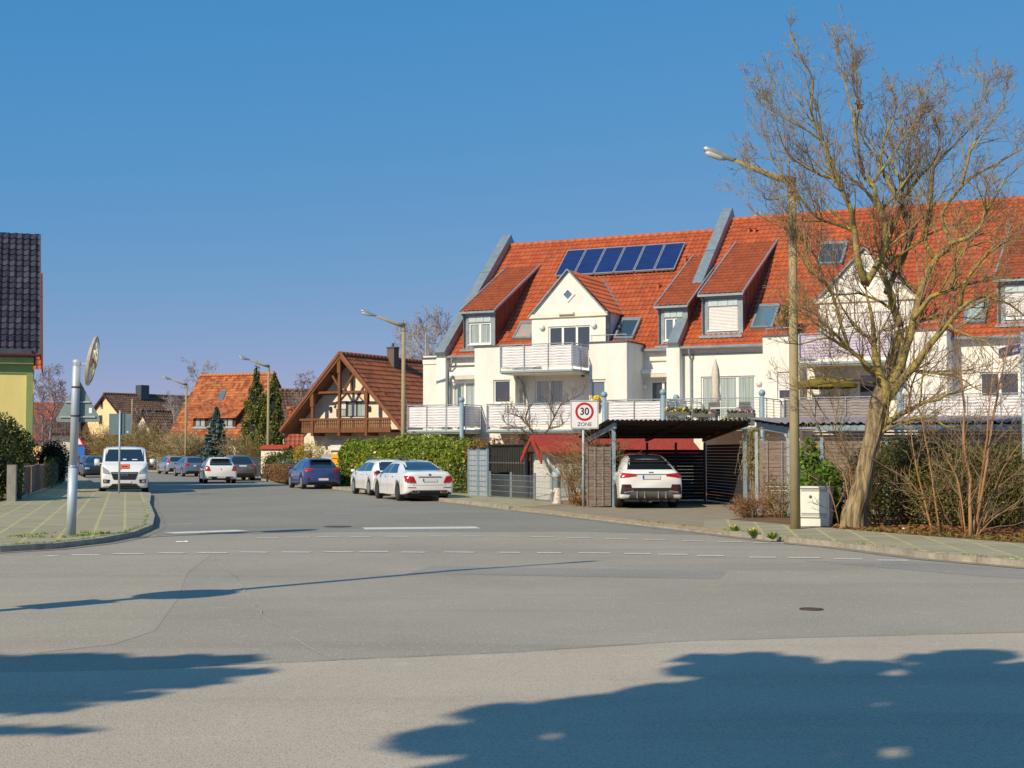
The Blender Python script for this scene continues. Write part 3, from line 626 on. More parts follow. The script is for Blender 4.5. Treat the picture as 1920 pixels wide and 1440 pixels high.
# wall lamps, small things on walls
def wall_lamp(x, y, z, r=.13):
    b = MB(); b.lathe((x, y, z), (0, -1, 0), [(0, r * .7), (.05, r), (.10, r), (.14, r * .7), (.155, .01)], 14); b.build('wall_lamp', M['cabinet'], AB, smooth=True)
for px, py, d in [(1017, 614, 1.95), (1114, 610, 1.95), (1210, 725, 2), (1423, 718, 1.3)]:
    q = F1.B(px, py, d); wall_lamp(q[0], d - .003, q[1])
q = F1.B(1064, 588, 1.95); MB().box(q[0] - .38, 1.72, q[1] - .05, q[0] + .38, 1.84, q[1] + .06).build('awning_case', M['plaster2'], AB)
def awning(x0, x1, z, y):
    b = MB().box(x0, y - .32, z - .09, x1, y - .02, z + .09); o = b.build('awning', M['white_frame'], AB)
    f = MB(); n = 14
    for i in range(n): f.add([(x0 + (x1 - x0) * i / n, y - .3, z - .09), (x0 + (x1 - x0) * (i + 1) / n, y - .3, z - .09), (x0 + (x1 - x0) * (i + 1) / n, y - .31, z - .24), (x0 + (x1 - x0) * (i + .5) / n, y - .31, z - .28), (x0 + (x1 - x0) * i / n, y - .31, z - .24)], [(0, 4, 3, 2, 1)])
    f.build('valance', M['parasol'], o)
awning(-5.2, -2.97, F1.B(860, 701, 1.7)[1], 2); awning(4.49, 5.94, F1.B(1235, 696, 1.7)[1], 2)
MB().box(4.6, 1.9, 5.78, 5.94, 1.998, 5.86).build('trim_line', M['plaster2'], AB)
# dormers
def dormer(x0, x1, y0, zb, zt, y1, z1, nw=2, shut=0.0, glass='curtain', cheek_l=True):
    h = zt - .22; wx0, wx1, wz0, wz1 = x0 + .3, x1 - .22, zb + .22, zb + (zt - zb) * .66
    f = MB(); wallface(f, x0, x1, zb, h, y0, [(wx0, wx1, wz0, wz1)], .1); f.box(x0, y0 + .101, zb, x1, y0 + .3, h)
    o = f.build('dormer', M['zinc'], AB)
    pn = MB(); n = 3
    for i in range(n):
        a = wx0 + (wx1 - wx0) * i / n; b = wx0 + (wx1 - wx0) * (i + 1) / n; pn.box(a + .01, y0 - .02, wz1 + .03, b - .01, y0 - .003, h - .12)
    pn.build('dormer_panel', mat('pale_zinc_panel', (.50, .60, .60), .4, .12, 4, metal=.2), o)
    sx = MB(); seams = MB(); m_ = (z1 - zt) / (y1 - y0)
    for x, s in ((x0, -1), (x1, 1)):
        sx.prism([(x, y0 + .02, zb), (x, y0 + .02, zt - .06), (x, y1, z1 - .06)], (-.08 * s, 0, 0))
        for k in range(1, 9):
            yy = y0 + (y1 - y0) * k / 9.5; zlo = zb + (z1 - zb) * (yy - y0) / (y1 - y0); zhi = zt - .06 + m_ * (yy - y0)
            seams.box(x - .002 if s > 0 else x - .02, yy - .012, zlo, x + .02 if s > 0 else x + .002, yy + .012, zhi)
    sx.build('dormer_cheek', M['zinc_red'], o); seams.build('standing_seam', M['zinc_dark'], o)
    ey, l = eyv(m_); tiled('dormer_roof', T['darker'], o, (x0 - .06, y0 - .18, zt - .18 * m_), (1, 0, 0), ey, x1 - x0 + .12, (y1 - y0 + .18) * l, amp=.018)
    fl = MB(); fl.beam((x0 - .08, y0 - .2, zt - .2 * m_ + .02), (x0 - .08, y1, z1 + .02), .06, .10); fl.beam((x1 + .08, y0 - .2, zt - .2 * m_ + .02), (x1 + .08, y1, z1 + .02), .06, .10)
    fl.build('flashing', M['galv'], o)
    MB().beam((x0 - .1, y0 - .24, zt - .16), (x1 + .1, y0 - .24, zt - .16), .10, .10).box(x0 - .02, y0 - .14, zt - .28, x1 + .02, y0 + .01, zt - .16).build('gutter', M['zinc'], o)
    MB().tube([(x0 + .1, y0 - .2, zt - .2), (x0 + .08, y0 - .06, zt - .5), (x0 + .08, y0 - .05, zb + .1)], .04, 8).build('downpipe', M['zinc_dark'], o)
    MB().box(x0 - .04, y0 - .28, zb - .12, x1 + .04, y0 + .02, zb - .01).build('apron', M['zinc'], o)
    window(AB, wx0, wx1, wz0, wz1, y0, nw, glass, shutter=shut, dep=.1)
dormer(-4.78, -3.08, 2.28, 6.62, 8.50, 7.15, 11.12, 2)
dormer(5.12, 6.5, 2.1, 6.45, 8.30, 7.15, 11.1, 2, glass='sky_glass')
a = F1.R(1316, 630, 1.3, ZE, m2); b = F1.R(1392, 630, 1.3, ZE, m2); c = F1.R(1461, 451, 1.3, ZE, m2); zt_ = F1.B(1350, 547, a[1])[1]
dormer(a[0], b[0], a[1], a[2], zt_, c[1], c[2] + .05, 1, shut=.97)
a2 = F1.R(1868, 622, 1.3, ZE, m2); dormer(a2[0], a2[0] + 2.0, a[1], a[2], zt_, c[1] - .2, c[2] - .1, 1, shut=.9)
# roof windows
def skylight(pts, m, d0, glass='glass', name='skylight'):
    """pts: bl, br, tr, tl on the roof plane"""
    P = [V(p) for p in pts]; ex = (P[1] - P[0]).normalized(); n = V((0, -m, 1)).normalized(); up = V((0, 1, m)).normalized(); wd = (P[1] - P[0]).length; h = (P[3] - P[0]).dot(up); O = P[0]
    f = MB()
    for (u0, v0, u1, v1) in [(0, 0, .1, h), (wd - .1, 0, wd, h), (.1, 0, wd - .1, .1), (.1, h - .2, wd - .1, h)]:
        f.prism([O + ex * u0 + up * v0 - n * .05, O + ex * u1 + up * v0 - n * .05, O + ex * u1 + up * v1 - n * .05, O + ex * u0 + up * v1 - n * .05], n * .26)
    o = f.build(name, M['zinc'], AB); q = [O + ex * .09 + up * .09 + n * .17, O + ex * (wd - .09) + up * .09 + n * .17, O + ex * (wd - .09) + up * (h - .18) + n * .17, O + ex * .09 + up * (h - .18) + n * .17]
    MB().add(q, [(0, 1, 2, 3)]).build('pane', M[glass], o)
RP1 = lambda x, y: F1.R(x, y, 2, ZE, m1)
RP2 = lambda x, y: F1.R(x, y, 1.3, ZE, m2)
skylight([RP1(1152, 640), RP1(1188, 640), RP1(1202, 601), RP1(1165, 602)], m1, 2, 'glass')
p0, p1 = RP1(962, 640), RP1(997, 640); skylight([p0, p1, (p1[0], p1[1] + .95, p1[2] + .95 * m1), (p0[0], p0[1] + .95, p0[2] + .95 * m1)], m1, 2, 'fabric_grey')
skylight([RP2(1408, 621), RP2(1450, 620), RP2(1461, 576), RP2(1423, 577)], m2, 1.3, 'sky_glass')
skylight([RP2(1530, 501), RP2(1580, 500), RP2(1589, 458), RP2(1542, 460)], m2, 1.3, 'glass')
skylight([RP2(1806, 612), RP2(1848, 610), RP2(1856, 569), RP2(1815, 570)], m2, 1.3, 'curtain')
# solar collectors
up = V((0, 1, m1)).normalized(); nn = V((0, -m1, 1)).normalized()
sx0, sx1 = -1.73, 4.49; y_a, z_a = 6.17, ZE + (6.17 - 2) * m1; Ls = 1.58 * math.hypot(1, m1)
for i in range(6):
    wdt = (sx1 - sx0) / 6; O = V((sx0 + wdt * i + .02, y_a, z_a)) + nn * .16; ex = V((1, 0, 0)); wv = wdt - .04; f = MB()
    for (u0, v0, u1, v1) in [(0, 0, .035, Ls), (wv - .035, 0, wv, Ls), (.035, 0, wv - .035, .05), (.035, Ls - .05, wv - .035, Ls)]:
        f.prism([O + ex * u0 + up * v0, O + ex * u1 + up * v0, O + ex * u1 + up * v1, O + ex * u0 + up * v1], nn * .09)
    o = f.build('solar_panel', M['galv'], AB); MB().prism([O + ex * .035 + up * .05, O + ex * (wv - .035) + up * .05, O + ex * (wv - .035) + up * (Ls - .05), O + ex * .035 + up * (Ls - .05)], nn * .07).build('collector_glass', M['solar'], o)
b = MB(); O = V((sx0, y_a, z_a)) + nn * .10
for v in (.25, Ls - .3): b.beam(O + up * v, O + up * v + V((sx1 - sx0, 0, 0)), .05, .08)
for i in range(13): b.beam(V((sx0 + .2 + i * .49, y_a, z_a)) - up * .08, V((sx0 + .2 + i * .49, y_a, z_a)) + nn * .12, .04, .04)
b.build('panel_rack', M['zinc_dark'], AB)
# roof vents and chimney
for px, py, F_ in [(1234, 545, RP1), (1285, 495, RP1), (1404, 440, RP2), (1415, 440, RP2)]:
    p = F_(px, py); mb = MB(); k = 1.0 if F_ is RP1 else .9
    mb.tube([(p[0], p[1], p[2] - .1), (p[0], p[1], p[2] + .32 * k)], .07, 8); mb.ball((p[0], p[1], p[2] + .36 * k), .12, 8, 4, .5); mb.build('roof_vent', T['orange'], AB)
p = F1.B(1421, 405, 9.2); MB().box(p[0] - .3, 9.0, 12.0, p[0] + .3, 9.5, 12.95).build('chimney', M['zinc'], AB)
cc = MB()
for dx in (-.12, .12): cc.tube([(p[0] + dx, 9.2, 12.9), (p[0] + dx, 9.2, 13.35)], .09, 10)
cc.box(p[0] - .36, 8.94, 12.951, p[0] + .36, 9.56, 13.02); cc.build('chimney_pot', M['galv'], AB)
# balconies
def balcony(x0, x1, yf, ybl, ybr, z, screen, name='balcony', deck=.2, posts=()):
    d = MB().box(x0 + .03, yf + .03, z - deck, x1 - .03, max(ybl, ybr), z - .02); o = d.build(name, M['plaster2'], AB)
    e = MB(); e.beam((x0, yf, z - .1), (x1, yf, z - .1), .07, .09)
    for xx, yb in ((x0, ybl), (x1, ybr)): e.beam((xx, yf, z - .1), (xx, yb, z - .1), .07, .09)
    e.build('edge_beam', M['steel'], o)
    b = MB(); sc = railing(o, [(x0, ybl), (x0, yf), (x1, yf), (x1, ybr)], z, 1.08, screen)
    for px_, py_, zt in posts:
        q = MB().tube([(px_, py_, 0), (px_, py_, zt)], .095, 12); q.ball((px_, py_, zt + .11), .14, 12, 8); q.build('post', M['steel'], AB, smooth=True)
    return o
ux0, ux1 = F1.B(938, 660, -1.3)[0], F1.B(1073, 660, -1.3)[0]
balcony(ux0, ux1, -1.3, -.02, .59, 5.37, 'fabric'); wl2 = MB().box(-.9, .6, 5.2, 2.7, 1.95, 5.34).box(bx2, .6, 5.2, bx3, 1.6, 5.34); wl2.build('terrace_floor', M['plaster2'], AB)
lx0, lx1, mx0, mx1 = F1.B(764, 780, -1.5)[0], F1.B(873, 780, -1.5)[0], F1.B(913, 780, -1.3)[0], F1.B(1073, 780, -1.3)[0]
balcony(lx0, lx1, -1.5, 1.98, -.02, 2.78, 'fabric', posts=[(F1.B(757, 780, -1.3)[0], -1.3, 3.95), (F1.B(866, 780, -1.62)[0], -1.64, 3.95)])
balcony(mx0, mx1, -1.3, -.02, .58, 2.78, 'fabric')
tx0, tx1 = F1.B(1138, 780, -3)[0], F1.B(1242, 780, -3)[0]; fx0, fx1 = F1.B(1250, 780, -3)[0], F1.B(1424, 780, -3)[0]
tp = [(tx0 - .12, -3, 4.0), (tx1 + .04, -3.02, 4.05), (F1.B(1429, 780, -3)[0], -3, 3.95)]
balcony(tx0, tx1 - .05, -3, .0 - .02, -.02, 2.80, 'fabric', posts=tp); balcony(fx0, fx1, -3, 1.25, -.02, 2.80, None, posts=[(F1.B(1268, 780, -1.2)[0], -1.2, 3.9)])
rx0, rx1 = F1.B(1470, 780, -2)[0], F1.B(1646, 780, -2)[0]; balcony(rx0, rx1, -2, -.02, -.02, 2.80, 'fabric_grey')
qx0, qx1 = F1.B(1692, 780, -3)[0], F1.B(1940, 780, -3)[0]; balcony(qx0, qx1, -3, -.02, 1.2, 2.80, 'fabric', posts=[(qx0 - .1, -3, 4.0)])
vx0, vx1 = F1.B(1498, 640, -1.3)[0], F1.B(1668, 640, -1.3)[0]; balcony(vx0, vx1, -1.3, -.02, .58, 5.37, 'fabric_lilac')
for x0, x1 in ((2.74, 4.4), (bx1 + .1, bx2 - .1), (bx3, bx4)):
    hr = MB(); hr.tube([(x0, .1, ZC + .35), (x1, .1, ZC + .35), (x1, 1.6, ZC + .35)], .02, 6)
    for x in (x0 + .05, (x0 + x1) / 2, x1): hr.tube([(x, .1, ZC + .05), (x, .1, ZC + .35)], .014, 6)
    hr.build('parapet_rail', M['galv'], AB)
vn = MB(); q = F1.B(1093, 703, .6); vn.box(q[0] - .08, .56, q[1] - .08, q[0] + .08, .598, q[1] + .08); vn.build('vent_grille', M['zinc_dark'], AB)

# things standing on the balconies
def on_ab(x, y): return F1.W(x, y)
def flower_box(px, py, d, w_, fm, label, zoff=0):
    x, z = F1.B(px, py, d); X, Y = on_ab(x, d); t = thing('flower_box', label, 'flower box', (X, Y, z - .2), F1.ang, 'flower boxes on the terrace railing')
    MB().box(-w_ / 2, -.1, 0, w_ / 2, .1, .18).build('trough', M['grille'], t); r = random.Random(int(px * 3)); b = MB(); c = MB()
    for i in range(int(w_ * 70)):
        u, v, s = r.uniform(-w_ / 2, w_ / 2), r.uniform(-.12, .12), r.uniform(.03, .07); zz = .18 + abs(r.gauss(0, .07)); nv = V((r.gauss(0, 1), r.gauss(0, 1), r.gauss(0, 1))).normalized(); a_ = nv.orthogonal().normalized() * s; b_ = nv.cross(a_)
        p = V((u, v, zz)); (b if r.random() < .6 else c).add([p - a_ - b_, p + a_ - b_, p + a_ + b_, p - a_ + b_], [(0, 1, 2, 3)])
    b.build('foliage', M['leafy'], t); c.build('blossom', M[fm], t)
flower_box(1271, 770, -3.12, 1.05, 'flower_y', 'dark flower box with yellow and pale flowers, leftmost on the open terrace rail')
flower_box(1321, 773, -3.12, .95, 'lilac', 'dark flower box with pink and white flowers on the rail beneath the folded parasol')
flower_box(1390, 773, -3.12, 1.1, 'lilac', 'dark flower box on the rail right of the terrace table')
flower_box(1275, 790, -3.2, .95, 'lilac', 'low flower box under the leftmost box on the open terrace')
flower_box(1380, 788, -2.6, 1.1, 'flower_y', 'low planted trough on the terrace floor at its right end')
X, Y = on_ab(F1.B(1317, 780, -2.7)[0], -2.7); t = thing('potted_plant', 'terracotta pot of green leaves with yellow blooms on the terrace floor', 'potted plant', (X, Y, 2.8), 0)
MB().lathe((0, 0, 0), (0, 0, 1), [(0, .12), (.25, .17), (.28, .17)], 12).build('pot', M['terracotta'], t); r = random.Random(9); b = MB()
for i in range(90):
    p = V((r.gauss(0, .12), r.gauss(0, .12), .32 + abs(r.gauss(0, .14)))); nv = V((r.gauss(0, 1), r.gauss(0, 1), r.gauss(0, 1))).normalized(); a_ = nv.orthogonal().normalized() * .05; b_ = nv.cross(a_); b.add([p - a_ - b_, p + a_ - b_, p + a_ + b_, p - a_ + b_], [(0, 1, 2, 3)])
b.build('foliage', M['leafy'], t); MB().ball((0, 0, .62), .07, 8, 5).ball((.12, .05, .56), .06, 8, 5).ball((-.1, .03, .58), .05, 8, 5).build('blossom', M['flower_y'], t)
x, z = F1.B(1119, 752, -.1); X, Y = on_ab(x, -.15); t = thing('flower_pot', 'red pot of yellow daffodils by the rail under the small blue window', 'flower pot', (X, Y, z - .26), 0)
MB().lathe((0, 0, -.1), (0, 0, 1), [(0, .10), (.26, .15), (.29, .15)], 12).build('pot', M['flower_r'], t); b = MB(); r = random.Random(3)
for i in range(26): b.ball((r.gauss(0, .13), r.gauss(0, .10), .30 + r.uniform(0, .18)), .045, 6, 4)
b.build('blossom', M['flower_y'], t)
X, Y = on_ab(F1.B(1342, 720, -1.2)[0], -1.2); t = thing('closed_parasol', 'folded beige parasol standing on the open terrace before the curtained doors', 'parasol', (X, Y, 2.8), 0)
MB().tube([(0, 0, 0), (0, 0, 2.75)], .025, 8).lathe((0, 0, 0), (0, 0, 1), [(0, .25), (.06, .25), (.09, .05)], 16).build('pole', M['galv'], t)
c = MB(); n = 16; prof = [(.95, .10), (1.1, .19), (1.5, .15), (1.9, .17), (2.35, .13), (2.62, .05), (2.7, .03)]
for zz, rr in prof:
    for k in range(n): a_ = 2 * math.pi * k / n; q = rr * (1.12 if k % 2 else .8); c.v.append((q * math.cos(a_), q * math.sin(a_), zz))
for i in range(len(prof) - 1):
    for k in range(n): c.f.append((i * n + k, i * n + (k + 1) % n, (i + 1) * n + (k + 1) % n, (i + 1) * n + k))
c.build('canopy', M['parasol'], t, smooth=True)
X, Y = on_ab(F1.B(1545, 740, -.9)[0], -.9); t = thing('open_parasol', 'open olive green parasol on the balcony behind the lamp post', 'parasol', (X, Y, 2.8), 0)
MB().tube([(0, 0, 0), (0, 0, 2.1)], .025, 8).build('pole', M['galv'], t); c = MB(); n = 8; z1 = F1.B(1545, 705, -.9)[1] - 2.8
c.v = [(0, 0, z1)] + [(1.35 * math.cos(R_(45 * k)), 1.35 * math.sin(R_(45 * k)), z1 - .32) for k in range(8)] + [(1.33 * math.cos(R_(45 * k)), 1.33 * math.sin(R_(45 * k)), z1 - .48) for k in range(8)]
c.f = [(0, 1 + k, 1 + (k + 1) % 8) for k in range(8)] + [(1 + k, 9 + k, 9 + (k + 1) % 8, 1 + (k + 1) % 8) for k in range(8)]; c.build('canopy', M['olive'], t)
X, Y = on_ab(F1.B(1362, 780, -1.9)[0], -1.9); t = thing('garden_table', 'white garden table on the terrace between the flower boxes', 'table', (X, Y, 2.8), F1.ang)
MB().box(-.55, -.4, .7, .55, .4, .74).build('tabletop', M['white_frame'], t)
for sx_ in (-.5, .5):
    for sy in (-.35, .35): MB().tube([(sx_, sy, 0), (sx_, sy, .7)], .02, 6).build('leg', M['galv'], t)
ch = None
for i, (px, lab) in enumerate([(1335, 'dark wicker garden chair left of the white terrace table'), (1392, 'dark wicker garden chair right of the white terrace table')]):
    X, Y = on_ab(F1.B(px, 780, -1.9)[0], -1.8)
    if ch is None:
        ch = thing('garden_chair', lab, 'chair', (X, Y, 2.8), F1.ang, 'garden chairs on the terrace')
        MB().box(-.24, -.24, .40, .24, .24, .45).build('seat', M['grille'], ch); MB().box(-.24, .2, .45, .24, .24, .98).build('backrest', M['grille'], ch)
        for sx_ in (-.22, .22):
            for sy in (-.22, .22): MB().tube([(sx_, sy, 0), (sx_, sy, .40)], .018, 6).build('leg', M['steel_dark'], ch)
    else:
        c = copy_tree(ch); c.location = (X, Y, 2.8); c['label'] = lab
x, z = F1.B(1478, 600, .5); X, Y = on_ab(F1.B(1476, 600, 1.0)[0], 1.0); t = thing('potted_shrub', 'yellow-green potted shrub on the roof terrace beside the roof window', 'potted shrub', (X, Y, 6.57), 0)
MB().lathe((0, 0, 0), (0, 0, 1), [(0, .16), (.3, .2)], 12).build('pot', M['terracotta'], t); b = MB(); r = random.Random(4)
for i in range(300):
    p = V((r.gauss(0, .17), r.gauss(0, .17), .3 + r.uniform(0, 1.0))); nv = V((r.gauss(0, 1), r.gauss(0, 1), r.gauss(0, 1))).normalized(); a_ = nv.orthogonal().normalized() * .05; b_ = nv.cross(a_); b.add([p - a_ - b_, p + a_ - b_, p + a_ + b_, p - a_ + b_], [(0, 1, 2, 3)])
b.build('foliage', leaf_mat('yellowish_leaf', (.12, .14, .02), (.26, .24, .03), (.10, .12, .02)), t)

# ================================================================== OTHER HOUSES
def local_house(name, label, cat, F, half, d0, d1, ze, zr, wm, rm, over=.45, front=.5, tw=.3, group=None, extra=None, cx=0.0, asym=0.0):
    """gabled house: ridge along local +y from d0 to d1, gable wall at y=d0"""
    t = thing(name, label, cat, (*F.P, 0), F.ang, group)
    b = MB(); b.add([(cx - half, d0, 0), (cx + half, d0, 0), (cx + half, d0, ze), (cx, d0, zr), (cx - half, d0, ze)], [(0, 1, 2, 3, 4)])
    b.add([(cx - half, d1, 0), (cx + half, d1, 0), (cx + half, d1, ze), (cx, d1, zr), (cx - half, d1, ze)], [(4, 3, 2, 1, 0)])
    for x, f in ((cx - half, (3, 2, 1, 0)), (cx + half, (0, 1, 2, 3))): b.add([(x, d0, 0), (x, d1, 0), (x, d1, ze), (x, d0, ze)], [f])
    b.build('wall', M[wm], t)
    m = (zr - ze) / half; l = math.hypot(1, m); s_, c_ = m / l, 1 / l; W_ = (half + over) * l; L = d1 - d0 + front + .3; zo = ze - over * m + .12
    tiled('roof', T[rm], t, (cx + half + over, d0 - front, zo), (0, 1, 0), (-c_, 0, s_), L, W_, tw=tw, th=.4)
    tiled('roof', T[rm], t, (cx - half - over, d1 + .3, zo), (0, -1, 0), (c_, 0, s_), L, W_, tw=tw, th=.4)
    ridge_caps(t, (cx, d0 - front, zr + .17), (cx, d1 + .3, zr + .17), T[rm], .15)
    k = MB()
    for sg in (-1, 1):
        k.prism([(cx + sg * (half + over), d0 - front, zo - .05), (cx, d0 - front, zr + .07), (cx, d0 - front, zr - .12), (cx + sg * (half + over), d0 - front, zo - .22)], (0, L, 0))
    k.build('roof_boarding', M['wood'] if rm in ('brown',) else M['plaster2'] if rm == 'none' else M['wood_dark'], t)
    return t, m

# --- half timbered chalet with gable balcony
hx, hy = AT(637, 850, 88).x, 88
F2 = Frame(hx, hy, .869, -.495)
el = F2.B(521, 808, 0); er = F2.B(748, 803, 0); ap = F2.B(637, 660, 0)
cxh = ap[0]; halfo = ((cxh - el[0]) + (er[0] - cxh)) / 2; zap = ap[1]; zeo = (el[1] + er[1]) / 2
over = .9; half = halfo - over; mm = (zap - .15 - zeo) / halfo; zew = zeo + over * mm; fr = 1.25
HT, m_h = local_house('chalet_house', 'half timbered house with brown tiled gable roof and carved timber balcony', 'house', F2, half, fr, 13.5, zew - .12, zew - .12 + half * mm, 'plaster2', 'brown', over, fr, cx=cxh)
zb = F2.B(640, 811, .2)[1]; zrail = F2.B(640, 784, .2)[1]
def chx(px, d=.15): return F2.B(px, 780, d)[0]
xl, xr = chx(566), chx(733)
b = MB().box(xl, .1, zb, xr, fr, zb + .16); bal = b.build('balcony', M['wood'], HT)
b = MB().box(xl - .1, .05, zrail - .14, xr + .1, .28, zrail); b.box(xl, .1, zb + .16, xr, .2, zb + .30).box(xl, .12, zb + .5, xr, .2, zb + .56); b.build('handrail', M['wood'], bal)
b = MB(); n = int((xr - xl) / .15)
for i in range(n):
    x = xl + (xr - xl) * (i + .5) / n; b.box(x - .055, .12, zb + .301, x + .055, .16, zrail - .141)
b.build('baluster_boards', M['wood'], bal)
tm = MB(); roofz = lambda x: zap - .3 - abs(x - cxh) * mm
for px in (587, 637, 688):
    x = chx(px); tm.box(x - .085, .04, zb - .2, x + .085, .21, roofz(x)); tm.box(x - .08, .06, zb - .2, x + .08, fr, zb - .02)
    tm.box(x - .125, .0, roofz(x) - .9, x + .125, .25, roofz(x) - .25)
zt_ = F2.B(637, 735, .15)[1]; xa, xb = chx(590), chx(686); tm.box(xa, .26, zt_ - .065, xb, .38, zt_ + .065)
for sg in (-1, 1): tm.beam((cxh, .33, zt_ - .05), (cxh + sg * 1.0, .33, zt_ + 1.35), .11, .13)
tm.build('balcony_timbers', M['wood'], HT)
tw_ = MB()
for sg in (-1, 1):
    tw_.beam((cxh + sg * .25, fr - .02, zt_ + .1), (cxh + sg * 1.3, fr - .02, zt_ - .9), .16, .05)
tw_.box(cxh - half + 1.2, fr - .03, zt_ - .1, cxh + half - 1.2, fr - .001, zt_ + .08)
tw_.box(cxh - .09, fr - .035, zt_ + .08, cxh + .09, fr - .001, zap - .9); tw_.build('wall_timber', M['wood'], HT)
for (x0, y0, x1, y1, n, sh, gl) in [(632, 752, 651, 782, 1, .5, 'curtain'), (652, 752, 688, 782, 2, 0, 'curtain'), (621, 824, 643, 843, 1, 1.0, 'glass'), (656, 826, 676, 840, 1, .6, 'glass')]:
    a_ = F2.B(x0, y0, fr); c_ = F2.B(x1, y0, fr); z0_ = F2.B((x0 + x1) / 2, y1, fr)[1]
    window(HT, a_[0], c_[0], z0_, (a_[1] + c_[1]) / 2, fr - .12, n, gl, dep=.10, frame='steel_dark' if y0 < 800 else 'white_frame', shutter=sh)
ch_ = F2.B(733, 668, 7)
for xx in (chx(620, fr), chx(693, fr)):
    MB().box(xx - .1, fr - .2, zt_ - 1.1, xx + .1, fr - .003, zt_ - .85).build('wall_lamp', M['steel_dark'], HT)
cdep = 5.0; cz = zap
MB().box(cxh + .05, cdep, cz - .9, cxh + .6, cdep + .55, cz + .55).build('chimney', M['brick'], HT)
MB().box(cxh, cdep - .05, cz + .551, cxh + .65, cdep + .60, cz + .62).tube([(cxh + .32, cdep + .27, cz + .62), (cxh + .32, cdep + .27, cz + .88)], .08, 8).build('chimney_cap', M['zinc_dark'], HT)
p = F2.B(793, 722, 8); q = MB().tube([(cxh + 2.9, 9.3, zap - 2.9 * mm), (cxh + 2.9, 9.3, zap - 2.9 * mm + .5)], .08, 8).build('roof_vent', T['redold'], HT)
gz = MB(); x_e = cxh + half + over + .05; gz.tube([(x_e, 0, zeo - .02), (x_e, 13.6, zeo - .02)], .07, 8); gz.build('gutter', M['zinc'], HT)
bb = MB()
for sg in (-1, 1): bb.beam((cxh + sg * (halfo + .02), -.03, zeo - .05), (cxh, -.03, zap - .02), .05, .17)
bb.build('bargeboard', mat('reddish_bargeboard', (.26, .085, .035), .55, .25, 5), HT)

# --- big house with old rust tiles, roof facing the street
F3 = Frame(AT(378, 850, 140).x, 140, .93, -.37)
zr3 = F3.B(378, 706, 5.5)[1]; xr3 = F3.B(517, 706, 5.5)[0]; xl3 = F3.B(378, 706, 5.5)[0]; ze3 = F3.B(450, 818, 0)[1]; xe3 = F3.B(480, 818, 0)[0]
H3 = thing('tiled_roof_house', 'house with a tall rust coloured tile roof and a wide shed dormer', 'house', (*F3.P, 0), F3.ang)
m3 = (zr3 - ze3) / 5.5; e3, l3 = eyv(m3)
b = MB(); wallface(b, xl3 + .4, xr3 - .3, 0, ze3, .3); b.prism([(xl3 + .4, .301, 0), (xl3 + .4, .301, ze3), (xl3 + .4, 5.5, zr3 - .3), (xl3 + .4, 11, ze3), (xl3 + .4, 11, 0)], (xr3 - xl3 - .7, 0, 0)); b.build('wall', M['plaster2'], H3)
MB().prism([(xr3 - .25, .3, ze3 - .2), (xr3 - .25, 5.5, zr3 - .25), (xr3 - .25, 11, ze3 - .2)], (.1, 0, 0)).build('slate_gable', T['bluegrey'], H3)
r3 = tiled('roof', T['rust'], H3, (xl3 - .2, -.3, ze3 - .3 * m3), (1, 0, 0), e3, xr3 - xl3 + .2, 5.8 * l3, tw=.3, th=.36, amp=.03)
tiled('roof', T['rust'], H3, (xr3, 11.3, ze3 - .3 * m3), (-1, 0, 0), (0, -e3[1], e3[2]), xr3 - xl3 + .2, 5.8 * l3, tw=.5, th=.5)
ridge_caps(r3, (xl3 - .2, 5.5, zr3 + .1), (xr3, 5.5, zr3 + .1), T['rust'], .16)
wd = MB()
a_ = F3.R(362, 803, 0, ze3, m3); c_ = F3.R(441, 803, 0, ze3, m3); yd = a_[1]; zt_d = F3.B(400, 781, yd)[1]; dx0, dx1 = a_[0], c_[0]; yt = yd + 2.6; zt2 = ze3 + yt * m3
wd.prism([(dx0, yd, a_[2]), (dx0, yd, zt_d - .1), (dx0, yt, zt2 - .2)], (dx1 - dx0, 0, 0)); D3 = wd.build('dormer', M['wood_dark'], H3)
ml = (zt2 - zt_d) / (yt - yd); e_, l_ = eyv(ml); tiled('dormer_roof', T['rust'], D3, (dx0 - .2, yd - .35, zt_d - .35 * ml + .05), (1, 0, 0), e_, dx1 - dx0 + .4, (yt - yd + .35) * l_, tw=.3, amp=.03)
for k, (u0, u1) in enumerate([(.05, .3), (.36, .62), (.68, .95)]):
    window(H3, dx0 + (dx1 - dx0) * u0, dx0 + (dx1 - dx0) * u1, a_[2] + .15, zt_d - .2, yd - .10, 2, 'curtain', dep=.1, frame='steel_dark')
MB().box(dx0 - .1, yd - .15, a_[2] - .05, dx1 + .1, yd, a_[2] + .1).build('dormer_sill', M['galv'], H3)
sk = [F3.R(409, 752, 0, ze3, m3), F3.R(418, 752, 0, ze3, m3), F3.R(425, 734, 0, ze3, m3), F3.R(416, 734, 0, ze3, m3)]
nn3 = V((0, -m3, 1)).normalized(); MB().prism([V(p_) for p_ in sk], nn3 * .12).build('roof_window', M['sky_glass'], H3)
MB().tube([(xl3 - .1, -.35, ze3 - .3 * m3), (xr3, -.35, ze3 - .3 * m3)], .08, 8).build('gutter', M['galv'], H3)

